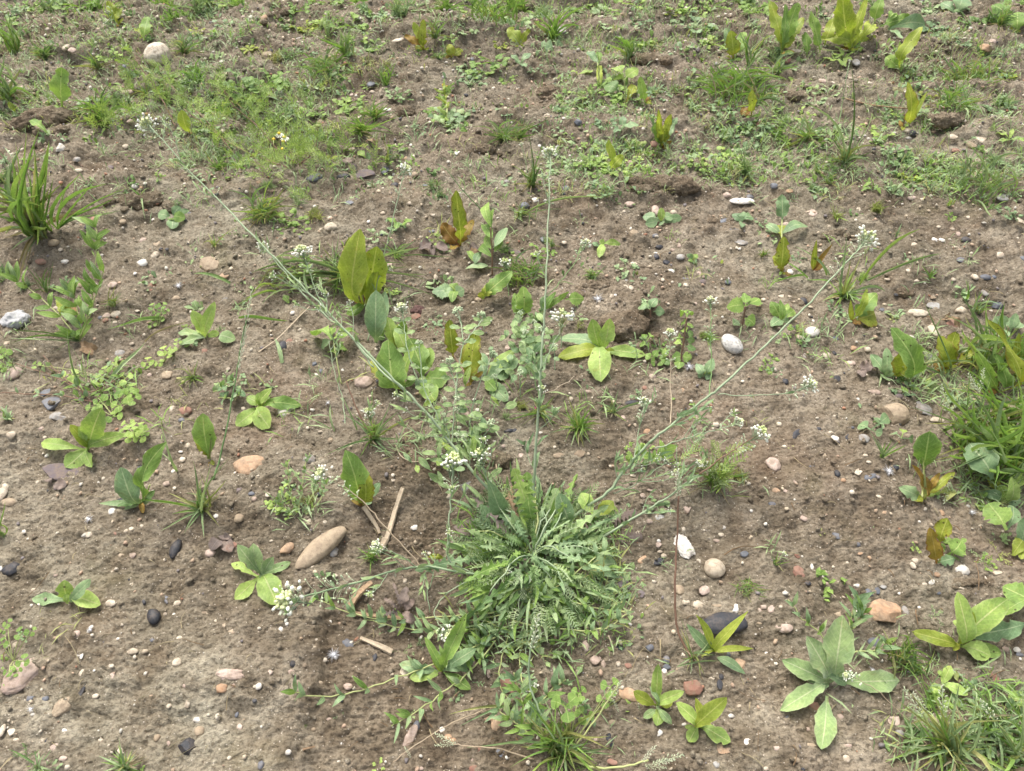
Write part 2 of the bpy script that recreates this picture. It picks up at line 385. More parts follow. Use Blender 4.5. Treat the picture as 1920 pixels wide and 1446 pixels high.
def frond_mesh(k):
    rr = random.Random(900+k); v, f, uv = [], [], []
    def rib(a, b, w):
        d = (Vector(b)-Vector(a)); s = Vector((-d.y, d.x, 0)); s = s.normalized()*w if s.length else Vector((0,w,0))
        i = len(v)
        for p, q in ((a, 1), (b, .3)):
            v.append(tuple(Vector(p)+s*q)); v.append(tuple(Vector(p)-s*q))
        uv.extend([(.5,0),(.55,0),(.5,1),(.55,1)]); f.append((i, i+1, i+3, i+2))
    prev = (0,0,0)
    for i in range(1, 11):
        t = i/10; p = (t, .04*math.sin(t*3+k), .12*4*t*(1-t))
        rib(prev, p, .022); prev = p
        L = .34*math.sin(math.pi*(.12+.8*t))
        for sg in (-1, 1):
            q = (p[0]+L*.5, p[1]+sg*L*rr.uniform(.8,1.1), p[2]+L*rr.uniform(-.1,.6))
            rib(p, q, .019)
            mid = tuple((a+b)/2 for a, b in zip(p, q))
            for s2 in (-1, 1):
                rib(mid, (mid[0]+L*.35*(1 if s2 > 0 else .9), mid[1]+sg*L*.32*(s2 > 0)+s2*L*.1, mid[2]+L*rr.uniform(0,.35)), .016)
    return v, f, uv
_LC = {}
def leaf(shape, mat, k):
    key = (shape, mat, k)
    if key not in _LC:
        v, f, uv = frond_mesh(k) if shape == 'fr' else leaf_mesh(shape, k)
        _LC[key] = mesh("leaf_" + shape, v, f, M[mat], uv)
    return _LC[key]
def view_n(p, wv=.55, jit=.25, r=RNG):
    d = (CP-p).normalized()
    return d*wv + Vector((0,0,1))*(1-wv) + Vector((r.uniform(-jit,jit), r.uniform(-jit,jit), r.uniform(-jit,jit)))
def put_leaf(parent, b, t, w, shape, mat, k=None, name="leaf", n=None, zmul=1.0):
    d = t-b; L = d.length
    if L < 1e-4: return None
    if k is None: k = RNG.randrange(6)
    if n is None: n = view_n((b+t)/2)
    return link(name, leaf(shape, mat, k), parent, frame(b, d, n, L, w, L*zmul))
def tip_point(b, px, py, up):
    hv = above(b, px, py); c = b-CP; f = c.dot(FW); bx = 960+c.x/f/KF*1920; by = 723-c.dot(UP)/f/KF*1920
    h = max(min(up*hv, 1.05*math.hypot(px-bx, py-by)*mpp(b)), .004)
    return P(px, py, h) if hv > 0 else P(px, py, max(.006, up*.03))

def tube(pts, radii, sides=6):
    v, f = [], []; n = len(pts)
    for i, p in enumerate(pts):
        d = (pts[min(i+1, n-1)]-pts[max(i-1, 0)]).normalized()
        a = d.cross(Vector((0,0,1))); a = a.normalized() if a.length > .05 else Vector((1,0,0)); b = d.cross(a)
        for s in range(sides):
            an = 2*math.pi*s/sides; v.append(p + (a*math.cos(an)+b*math.sin(an))*radii[i])
    for i in range(n-1):
        for s in range(sides):
            f.append((i*sides+s, i*sides+(s+1) % sides, (i+1)*sides+(s+1) % sides, (i+1)*sides+s))
    f.append(tuple(range(sides-1, -1, -1))); f.append(tuple((n-1)*sides+s for s in range(sides)))
    return v, f
def catmull(pts, sub=5):
    out = []; n = len(pts)
    for i in range(n-1):
        p0, p1, p2, p3 = pts[max(i-1,0)], pts[i], pts[i+1], pts[min(i+2,n-1)]
        for k in range(sub):
            t = k/sub; out.append(.5*((2*p1)+(p2-p0)*t+(2*p0-5*p1+4*p2-p3)*t*t+(3*p1-p0-3*p2+p3)*t**3))
    out.append(pts[-1].copy()); return out
def stem(parent, pts, r0, r1, mat='g', name="stem", wob=.0006):
    """pts: world points; returns smooth points"""
    pp = catmull(pts); n = len(pp)
    pp = [p + Vector((RNG.uniform(-wob,wob), RNG.uniform(-wob,wob), RNG.uniform(-wob,wob))) for p in pp]
    rad = [r0+(r1-r0)*i/(n-1) for i in range(n)]
    o0 = parent.location.copy() if parent is not None else Vector((0,0,0))
    v, f = tube([p-o0 for p in pp], rad)
    me = mesh(name, v, f, MSTEM[mat])
    return link(name, me, parent), pp

def ico(sub):
    t = (1+5**.5)/2
    v = [(-1,t,0),(1,t,0),(-1,-t,0),(1,-t,0),(0,-1,t),(0,1,t),(0,-1,-t),(0,1,-t),(t,0,-1),(t,0,1),(-t,0,-1),(-t,0,1)]
    f = [(0,11,5),(0,5,1),(0,1,7),(0,7,10),(0,10,11),(1,5,9),(5,11,4),(11,10,2),(10,7,6),(7,1,8),(3,9,4),(3,4,2),(3,2,6),(3,6,8),(3,8,9),(4,9,5),(2,4,11),(6,2,10),(8,6,7),(9,8,1)]
    v = [Vector(a).normalized() for a in v]
    for _ in range(sub):
        c = {}; g = []
        def m(a, b):
            k = (min(a,b), max(a,b))
            if k not in c: c[k] = len(v); v.append(((v[a]+v[b])/2).normalized())
            return c[k]
        for a, b, d in f:
            x, y, z = m(a,b), m(b,d), m(d,a); g += [(a,x,z),(b,y,x),(d,z,y),(x,y,z)]
        f = g
    return v, f
from mathutils import noise as mnoise
def stone_geo(kind, k, sub):
    """unit semi-axes stone; kind r rounded, a angular, f flat slab, l lumpy"""
    rr = random.Random(k*77+ord(kind)); v, f = ico(sub); off = Vector((k*3.1, k*1.7, ord(kind)))
    cuts = []
    if kind in 'af':
        for _ in range(9 if kind == 'a' else 6):
            n = Vector((rr.gauss(0,1), rr.gauss(0,1), rr.gauss(0,.7))).normalized(); cuts.append((n, rr.uniform(.55,.85)))
    out = []
    for p in v:
        q = p.copy()
        for n, d in cuts:
            e = q.dot(n)
            if e > d: q = q - n*(e-d)*.93
        a = {'r':.16,'s':.07,'a':.09,'f':.06,'l':.30,'c':0}[kind]
        q = q*(1 + a*mnoise.noise(p*1.1+off) + a*.5*mnoise.noise(p*2.7+off) + ({'r':.03,'s':.006}.get(kind, .04))*mnoise.noise(p*6+off))
        if kind == 'c':
            q = p*(1 + .38*mnoise.noise(p*1.3+off) + .24*mnoise.noise(p*2.9+off) + .15*mnoise.noise(p*6+off) + .10*abs(mnoise.noise(p*13+off)) + .05*mnoise.noise(p*27+off))
        if kind == 'l': q = q*(1 + .16*mnoise.noise(p*5+off) + .08*mnoise.noise(p*11+off))
        if kind == 'f': q.z = max(-.62, min(.62, q.z*1.25))
        if kind in 'rs': q.x *= 1 + (.16 if kind == 'r' else .08)*q.y*rr_sign(k)
        out.append(q)
    return out, f
def rr_sign(k): return 1 if k % 2 else -1
_SC = {}
def clod_mesh(a, b, c, k, mat, sub):
    v, f = ico(sub); m = min(a, b); off = Vector((k*5.3, k*2.1, 7)); out = []
    for p in v:
        q = Vector((p.x*a, p.y*b, p.z*c))/m; n = Vector((p.x, p.y, p.z*1.2))
        d = .30*mnoise.noise(q*1.6+off) + .17*mnoise.noise(q*3.4+off) + .13*abs(mnoise.noise(q*7+off)) + .08*mnoise.noise(q*14+off) + .05*mnoise.noise(q*28+off)
        out.append((q + n*d*.75)*m)
    return mesh("soil_clod", out, f, mat)
def stone_mesh(kind, k, mat, sub):
    key = (kind, k, mat.name, sub)
    if key not in _SC:
        v, f = stone_geo(kind, k, sub); _SC[key] = mesh("stone", v, f, mat)
    return _SC[key]
def put_stone(name, px, py, w, h, colour, kind, ang=0.0, sub=2, lift=.25, thick=None, k=None, parent=None):
    """w,h: image size in photo pixels; ang: turn of the long axis in the image, degrees"""
    p = P(px, py, 0); s = mpp(p); d = (p-CP).normalized(); sn, cs = -d.z, math.sqrt(1-d.z*d.z)
    a = w*s/2; r = {'r':.62,'s':.62,'a':.6,'f':.32,'l':.6,'c':.7}[kind] if thick is None else thick
    b = h*s/2/math.sqrt(sn*sn+(r*cs)**2)
    if abs(ang) > 1:
        an = math.atan2(math.sin(math.radians(ang))/sn, math.cos(math.radians(ang)))
        a *= math.sqrt(math.cos(math.radians(ang))**2+(math.sin(math.radians(ang))/sn)**2)
    else: an = RNG.uniform(-.12,.12)
    c = r*min(a, b)
    p = p + Vector((0, 0, c*lift*.55 - .0004))
    if k is None: k = RNG.randrange(6)
    mw = Matrix.Translation(p) @ Matrix.Rotation(an, 4, 'Z') @ Matrix.Rotation(RNG.uniform(-.12,.12), 4, 'X') @ Matrix.Diagonal((a, b, c, 1))
    mat = S[colour] if isinstance(colour, str) else colour
    if kind == 'c':
        return link(name, clod_mesh(a, b, c, RNG.randrange(99), mat, sub), parent, Matrix.Translation(p) @ Matrix.Rotation(an, 4, 'Z'))
    return link(name, stone_mesh(kind, k, mat, sub), parent, mw)

def merge(parts):
    """parts: [(verts, faces)] -> one"""
    V, F = [], []
    for v, f in parts:
        o = len(V); V += list(v); F += [tuple(i+o for i in q) for q in f]
    return V, F
_I0 = ico(0)
def blob(c, r, stretch=1.0, axis=None):
    ax = (axis or Vector((0,0,1))).normalized(); out = []
    for p in _I0[0]:
        q = p*r; q = q + ax*(q.dot(ax))*(stretch-1); out.append(c+q)
    return out, _I0[1]
_HC = {}
def head_protos(kind, k):
    """unit radius flower head: axis +Z. kinds: w white raceme, g hairy green cluster, l loose"""
    key = (kind, k)
    if key in _HC: return _HC[key]
    rr = random.Random(k*19+ord(kind)); buds, pets, peds = [], [], []
    nb, nw = {'w':(40,22), 'l':(10,26), 'g':(30,3), 's':(12,9)}[kind]
    for i in range(nb):
        th = rr.uniform(0, 2*math.pi); ph = math.acos(rr.uniform(.05, 1)); r = rr.uniform(.25,.52)
        d = Vector((math.sin(ph)*math.cos(th), math.sin(ph)*math.sin(th), math.cos(ph)))
        buds.append(blob(d*r+Vector((0,0,.15)), rr.uniform(.08,.12), 1.4, d))
    for i in range(nw):
        th = i*2.4+rr.uniform(-.4,.4); zz = rr.uniform(-.9,.25); r = rr.uniform(.62,1.0)
        d = Vector((math.cos(th), math.sin(th), rr.uniform(.1,.6))).normalized(); c = d*r*.95+Vector((0,0,zz*.6))
        pets.append(blob(c, rr.uniform(.075,.115), 1.5, d))
        if rr.random() < .5: pets.append(blob(c+Vector((rr.uniform(-.09,.09), rr.uniform(-.09,.09), .04)), .085, 1.3, d))
        peds.append(tube([Vector((0,0,zz*.9-.35)), c*.6+Vector((0,0,zz*.2-.12)), c-d*.08], [.022,.02,.02], 3))
    peds.append(tube([Vector((0,0,-1.2)), Vector((0,0,-.4)), Vector((0,0,.3))], [.05,.05,.04], 5))
    res = (mesh("buds", *merge(buds), MBUD if kind != 'g' else MGBUD), mesh("petals", *merge(pets), MPET if kind != 'g' else MGBUD), mesh("pedicels", *merge(peds), MSTEM['g' if kind != 'l' else 'y']))
    _HC[key] = res; return res
def put_head(parent, c, axis, R, kind='w', name="flower_head"):
    k = RNG.randrange(4); b, p, s = head_protos(kind, k)
    x = Vector((1,0,0)) - axis*axis.x
    mw = frame(c, x, axis, R, R, R) @ Matrix.Rotation(RNG.uniform(0,6), 4, 'Z')
    h = link(name, b, parent, mw)
    for nm, me in (("petals", p), ("pedicels", s)):
        o = bpy.data.objects.new(nm, me); COL.objects.link(o); o.parent = h
    return h
def panicle_proto(k):
    key = ('pan', k)
    if key not in _HC:
        rr = random.Random(k+400); parts = []
        for i in range(26):
            t = (i+.5)/26; rad = .16*math.sin(math.pi*(.15+.8*t)); th = i*2.4
            d = Vector((.6, math.cos(th), math.sin(th))).normalized(); c = Vector((t, math.cos(th)*rad*rr.uniform(.4,1), math.sin(th)*rad*rr.uniform(.4,1)))
            parts.append(blob(c, .022, 3.2, d))
        parts.append(tube([Vector((0,0,0)), Vector((1,0,0))], [.014,.008], 4))
        _HC[key] = mesh("seed_head", *merge(parts), plain_cache("pale_grass_seed"))
    return _HC[key]
_PCM = {}
def plain_cache(n):
    if n not in _PCM: _PCM[n] = plain(n, (.36,.42,.25), (.56,.60,.42), 200, .7)
    return _PCM[n]
def put_panicle(parent, b, t, name="seed_head", wd=.8):
    d = t-b; w = d.length*wd; return link(name, panicle_proto(RNG.randrange(3)), parent, frame(b, d, view_n(b), d.length, w, w))

# ---------------------------------------------------------------- small whole-plant prototypes (one mesh each; too small in the photo to show parts)
_WC = {}
def whole(kind, mat, k):
    """unit radius weed or tuft as one mesh, root at origin, Z up"""
    key = (kind, mat, k)
    if key in _WC: return _WC[key]
    rr = random.Random(sum(map(ord, kind))*7+k); V, F, U = [], [], []
    def add(shape, b, t, w, n, kk):
        lv, lf, lu = frond_mesh(kk % 3) if shape == 'fr' else leaf_mesh(shape, kk)
        if shape == 'lo' or shape == 'nt' or shape == 'dk':
            pass
        d = t-b; m = frame(b, d, n, d.length, w, d.length); o = len(V)
        V.extend(m @ Vector(p) for p in lv); F.extend(tuple(i+o for i in q) for q in lf); U.extend(lu)
    up = Vector((0,0,1))
    if kind == 'tuft':
        cs = [Vector((rr.uniform(-.4,.4), rr.uniform(-.4,.4), 0)) for _ in range(4)]
        for i in range(64):
            az = rr.uniform(0, 6.283); el = math.radians(rr.uniform(5, 75)); L = rr.uniform(.3, .95)
            d = Vector((math.cos(az)*math.cos(el), math.sin(az)*math.cos(el), math.sin(el)))
            b = cs[i % 4]+Vector((rr.uniform(-.08,.08), rr.uniform(-.08,.08), 0)); add('bl', b, b+d*L, .05, up-d*.4, rr.randrange(6))
    elif kind == 'thin':
        for i in range(14):
            az = rr.uniform(0, 6.283); el = math.radians(rr.uniform(20, 85)); L = rr.uniform(.5, 1.1)
            d = Vector((math.cos(az)*math.cos(el), math.sin(az)*math.cos(el), math.sin(el)))
            add('bl', Vector((0,0,0)), d*L, .05, up-d*.4, rr.randrange(6))
    elif kind in ('sprig', 'round', 'toothed'):
        sh = {'sprig':'ov','round':'rd','toothed':'nt'}[kind]
        for i in range(5):
            az = i*1.3+rr.uniform(0,.6); L = rr.uniform(.35,.8); el = rr.uniform(.15,.7)
            e = Vector((math.cos(az)*L, math.sin(az)*L, L*el*.5))
            add('bl', Vector((0,0,0)), e, .04, up, 0)
            for j in range(5):
                a2 = az+rr.uniform(-1.5,1.5); l2 = rr.uniform(.2,.38)
                b = e*rr.uniform(.5,1)
                add(sh, b, b+Vector((math.cos(a2)*l2, math.sin(a2)*l2, l2*rr.uniform(0,.5))), l2*rr.uniform(.55,.8), up+Vector((rr.uniform(-.4,.4), rr.uniform(-.4,.4), 0)), rr.randrange(6))
    elif kind == 'rosette':
        n = rr.choice((5,6,7))
        for i in range(n):
            az = i*6.283/n+rr.uniform(-.3,.3); L = rr.uniform(.65,1.05); el = rr.uniform(.05,.7)
            d = Vector((math.cos(az), math.sin(az), el)).normalized()
            add('ov', Vector((0,0,.02)), d*L, L*rr.uniform(.28,.42), up-d*.2, rr.randrange(6))
    elif kind == 'seedling':
        for i in range(rr.choice((2,3,4))):
            az = i*2.2+rr.uniform(-.4,.4); L = rr.uniform(.6,1); el = rr.uniform(.3,1.3)
            d = Vector((math.cos(az), math.sin(az), el)).normalized()
            add('ov', Vector((0,0,0)), d*L, L*.45, up-d*.3, rr.randrange(6))
    elif kind == 'feather':
        for i in range(10):
            az = i*.7+rr.uniform(-.3,.3); L = rr.uniform(.6,1.1); el = rr.uniform(.1,1.2)
            d = Vector((math.cos(az), math.sin(az), el)).normalized()
            add('fr', Vector((0,0,0)), d*L, L, up-d*.2, i)
    elif kind == 'creep':
        for i in range(4):
            az = i*1.6+rr.uniform(-.5,.5); e = Vector((math.cos(az), math.sin(az), .12)); add('bl', Vector((0,0,0)), e, .035, up, 1)
            for j in range(8):
                b = e*(.15+.85*j/8); a2 = az+(1 if j % 2 else -1)*rr.uniform(.5,1.1); l2 = rr.uniform(.15,.3)
                add('la', b, b+Vector((math.cos(a2)*l2, math.sin(a2)*l2, l2*.35)), l2*.3, up, rr.randrange(6))
    _WC[key] = mesh(kind, V, F, M[mat], U); return _WC[key]
WN = {'tuft':("grass_tuft","grass tuft","tuft of fine grass"), 'thin':("grass_tuft","grass tuft","sparse tuft of thin grass"), 'sprig':("chickweed","weed","low small-leaved weed"),
      'round':("speedwell","weed","low round-leaved weed"), 'toothed':("nettle_seedling","weed","small toothed-leaf weed"), 'rosette':("leaf_rosette","weed","small flat leaf rosette"),
      'seedling':("seedling","seedling","tiny seedling with few leaves"), 'feather':("mayweed","weed","feathery-leaved weed"), 'creep':("knotgrass","weed","creeping narrow-leaved weed")}
MC = {'lg':'pale green','mg':'green','dk':'dark green','bg':'bluish green','gg':'grey-green','yg':'yellow-green','ol':'olive','rd':'reddish','gr':'green','gb':'bluish green','gy':'yellowish','fm':'green'}
def put_whole(kind, mat, px, py, rpx, zs=1.0):
    p = P(px, py, 0); r = rpx*mpp(p)*{'tuft':1.15,'thin':1.2}.get(kind, 1.5)
    nm, cat, desc = WN[kind]
    mw = Matrix.Translation(p-Vector((0,0,.001))) @ Matrix.Rotation(RNG.uniform(0,6.28), 4, 'Z') @ Matrix.Diagonal((r, r, r*zs, 1))
    o = link(nm, whole(kind, mat, RNG.randrange(4)), None, mw)
    reg(o, MC.get(mat, 'green')+" "+desc, cat, px, py, {"grass tuft":"small grass tufts on the bare soil"}.get(cat, "small weeds on the bare soil"))
    return o
# ---------------------------------------------------------------- the ground, one sheet to the horizon
def build_ground():
    ys = [-3.0, -1.5, -.7, -.3, -.1, .0, .06, .10]; y = .12
    while y < 2.45:
        ys.append(y); dist2 = y*y+CAM_H**2; y += min(.0036, max(.0010, dist2/CAM_H*.00134*.86))
    while y < 80: ys.append(y); y += max(.01, (y-2.40)*.28)
    ts = np.linspace(-1, 1, 731); ts = list(ts)
    ext = [1.03,1.08,1.16,1.3,1.5,2,3,5,9,20,60]
    ts = [-e for e in reversed(ext)] + ts + ext
    ys = np.array(ys); ts = np.array(ts)
    hw = np.clip(.60+.60*np.clip(ys, .1, 2.5), .62, 2.2)
    X = ts[None,:]*hw[:,None]; Y = np.repeat(ys[:,None], len(ts), 1)
    Z, m = macro(X, Y)
    near = np.clip(1-(np.hypot(X, Y)-3.2)/1.5, 0, 1)
    # micro relief: cracked crust, loose crumbs, pits
    loose = np.clip(np.maximum(loose_map(X, Y), m*(.75+.5*gnoise(X*30, Y*30, 62))), 0, 1)
    crumb = domes(X/.0085, Y/.0085, 70, .30, .62, .55)*.0042 + domes(X/.0046, Y/.0046, 71, .35, .66, .9)*.0030
    lump = domes(X/.034, Y/.034, 72, .25, .60, .30)*.006*np.clip(gnoise(X*5, Y*5, 73)+.25, 0, 1)
    ridg = 1-np.abs(gnoise(X*36+1.5*gnoise(X*20, Y*20, 75), Y*36, 74)); ridg2 = 1-np.abs(gnoise(X*85, Y*85, 76))
    crust = .0030*fbm(X*52, Y*52, 3, 77) - .0028*np.clip(ridg-.90, 0, 1)/.1*np.clip(gnoise(X*8,Y*8,79)+.4,0,1) - .0014*np.clip(ridg2-.86, 0, 1)/.14
    pits = np.clip(gnoise(X*24, Y*24, 78)-.42, 0, 1)*-.020
    dpx = .0022*fbm(X*150, Y*150, 2, 80)
    far = 1+.7*np.clip((Y-.7)/1.0, 0, 1)
    Z = Z + near*far*(crumb*(.12+1.0*loose) + lump*.9 + crust*(1.15-.5*loose) + pits*.8 + dpx*.75)
    nr, nc = X.shape
    co = np.stack([X, Y, Z], -1).reshape(-1, 3).astype(np.float32)
    i = np.arange(nr-1)[:,None]*nc + np.arange(nc-1)[None,:]
    q = np.stack([i, i+1, i+nc+1, i+nc], -1).reshape(-1, 4).astype(np.int32)
    me = bpy.data.meshes.new("ground"); me.vertices.add(len(co)); me.vertices.foreach_set("co", co.ravel())
    me.loops.add(q.size); me.loops.foreach_set("vertex_index", q.ravel())
    me.polygons.add(len(q)); me.polygons.foreach_set("loop_start", np.arange(0, q.size, 4, dtype=np.int32))
    me.polygons.foreach_set("use_smooth", np.ones(len(q), bool)); me.materials.append(MSOIL); me.update(calc_edges=True)
    at = me.attributes.new("loose", 'FLOAT', 'POINT'); at.data.foreach_set("value", loose.astype(np.float32).ravel())
    o = link("ground", me); o['kind'] = 'structure'; o['label'] = "dry brown crumbly stony soil of a field"
build_ground()

def scatter_mesh(name, n, smin, smax, colours, seed, kind_label, power=3.0, dark=None, squash=.7):
    rs = np.random.RandomState(seed); iv = np.array([tuple(p) for p in _I0[0]]); fv = np.array(_I0[1])
    Y = .14 + (2.6-.14)*rs.rand(n*3); X = (rs.rand(n*3)*2-1)*(.66+.64*Y)
    keep = rs.rand(n*3) < (.50+.565*Y)/1.9 * (.55+.45*np.clip((Y-.3)/.9, 0, 1))
    if seed == 3: keep &= (rs.rand(n*3) < np.clip(.10+1.1*loose_map(X, Y), 0, 1))
    X, Y = X[keep][:n], Y[keep][:n]; n = len(X)
    s = smin + (smax-smin)*rs.rand(n)**power; s *= (1+.5*np.clip(Y-.8, 0, 2))
    Z = np.array([H(a, b) for a, b in zip(X, Y)])
    jit = 1+.35*(rs.rand(n, 12, 1)-.5)*2
    ax = np.stack([1+.35*rs.rand(n), 1-.2*rs.rand(n), squash*(.7+.5*rs.rand(n))], -1)
    an = rs.rand(n)*6.283; c, sn = np.cos(an), np.sin(an)
    V = iv[None]*jit*ax[:,None,:]*s[:,None,None]*.5
    x = V[...,0]*c[:,None]-V[...,1]*sn[:,None]; y = V[...,0]*sn[:,None]+V[...,1]*c[:,None]
    V = np.stack([x+X[:,None], y+Y[:,None], V[...,2]+(Z+s*.22+.0012)[:,None]], -1).reshape(-1, 3).astype(np.float32)
    F = (fv[None]+(np.arange(n)*12)[:,None,None]).reshape(-1, 3).astype(np.int32)
    me = bpy.data.meshes.new(name); me.vertices.add(len(V)); me.vertices.foreach_set("co", V.ravel())
    me.loops.add(F.size); me.loops.foreach_set("vertex_index", F.ravel()); me.polygons.add(len(F))
    me.polygons.foreach_set("loop_start", np.arange(0, F.size, 3, dtype=np.int32)); me.update(calc_edges=True)
    if colours is None: me.materials.append(MSOIL)
    else:
        at = me.attributes.new("grain_colour", 'FLOAT_COLOR', 'POINT')
        cs = np.array([k[0] for k in colours]); w = np.array([k[1] for k in colours], float); w /= w.sum()
        pick = cs[rs.choice(len(cs), n, p=w)]*(.8+.4*rs.rand(n, 1))
        at.data.foreach_set("color", np.repeat(np.concatenate([pick, np.ones((n,1))], 1), 12, 0).astype(np.float32).ravel())
        m, N, L, bs = newmat("mixed_grit"); a = N.new("ShaderNodeAttribute"); a.attribute_name = "grain_colour"
        nz = tnoise(m.node_tree, N.new("ShaderNodeNewGeometry").outputs['Position'], 500, 3, .7)
        L.new(mix(m.node_tree, 1.0, a.outputs['Color'], ramp(m.node_tree, nz, [(.3,(.72,.68,.62)),(.7,(1.1,1.1,1.1))]), 'MULTIPLY'), bs.inputs['Base Color'])
        bs.inputs['Roughness'].default_value = .8; me.materials.append(m)
    o = link(name, me); o['kind'] = 'stuff'; o['label'] = kind_label
scatter_mesh("soil_crumbs", 15000, .0018, .0085, None, 3, "loose crumbs of brown soil lying on the ground", 3.2)
scatter_mesh("grit", 15000, .0013, .0066, [((.60,.54,.44),5),((.50,.42,.31),4),((.60,.57,.50),3),((.40,.30,.21),4),((.08,.08,.085),.9),((.36,.19,.12),1.4),((.20,.18,.18),2),((.46,.33,.24),3)], 4, "fine pale and dark grit strewn over the soil", 2.6)

# ---------------------------------------------------------------- soil clods
CLODS = """20 1180 1395 520 200 0 large overhanging dark clod of soil|31 1025 750 175 95 0 small brown clod beside a shard|21 1500 215 140 70 0 small low clod of soil|00 330 900 520 200 8 wide dark crumbly clod among tufts
10 1120 850 190 130 0 dark crumbly clod by a grass tuft|10 1690 1130 260 120 0 low dark clod near the yellow flower|20 290 690 260 110 0 dark clod with an orange pebble on it|20 1010 450 300 110 0 broad dark clod behind weeds
30 180 720 210 90 0 brown clod in the stony patch|30 1330 900 260 130 0 knobbly clod capped with a white stone|21 840 1010 470 300 10 big reddish clod behind the bright rosette|12 1790 560 300 210 0 reddish crumbly clod behind the big plant
10 190 120 280 120 0 dark clod at the back among tufts|01 1050 70 420 170 0 broad brown clod beside the tall grass|11 1210 885 130 95 20 dark maroon clod|22 1000 400 150 110 0 small brown lump of soil
20 130 50 200 90 0 dark clod at the very back|31 480 310 260 80 12 long low ridge of soil|21 600 700 260 120 0 pitted clod with a white fluff under it|33 1500 30 300 70 0 mossy clod by the dock|23 760 900 320 90 0 low crust of soil beside the clover"""
for part in CLODS.replace("\n", "|").split("|"):
    t = part.split(); px, py = T(t[0], float(t[1]), float(t[2])); w, h = float(t[3])/4, float(t[4])/4
    mt = MDCLOD if 'maroon' in part else MCLOD
    o = put_stone("soil_clod", px, py, w*.85, h*.8, mt, 'c', float(t[5]), 4, .0, .75)
    reg(o, " ".join(t[6:]), "soil clod", px, py, "clods of soil")
    if w > 60:
        for j in range(6):
            qx, qy = px+RNG.uniform(-.55,.55)*w, py+RNG.uniform(-.3,.5)*h; s = RNG.uniform(.12,.3)
            o = put_stone("soil_clod", qx, qy, w*s, w*s*.7, MCLOD, 'c', RNG.uniform(-30,30), 3, .2, .7)
            reg(o, "small brown lump of soil", "soil clod", qx, qy, "clods of soil")

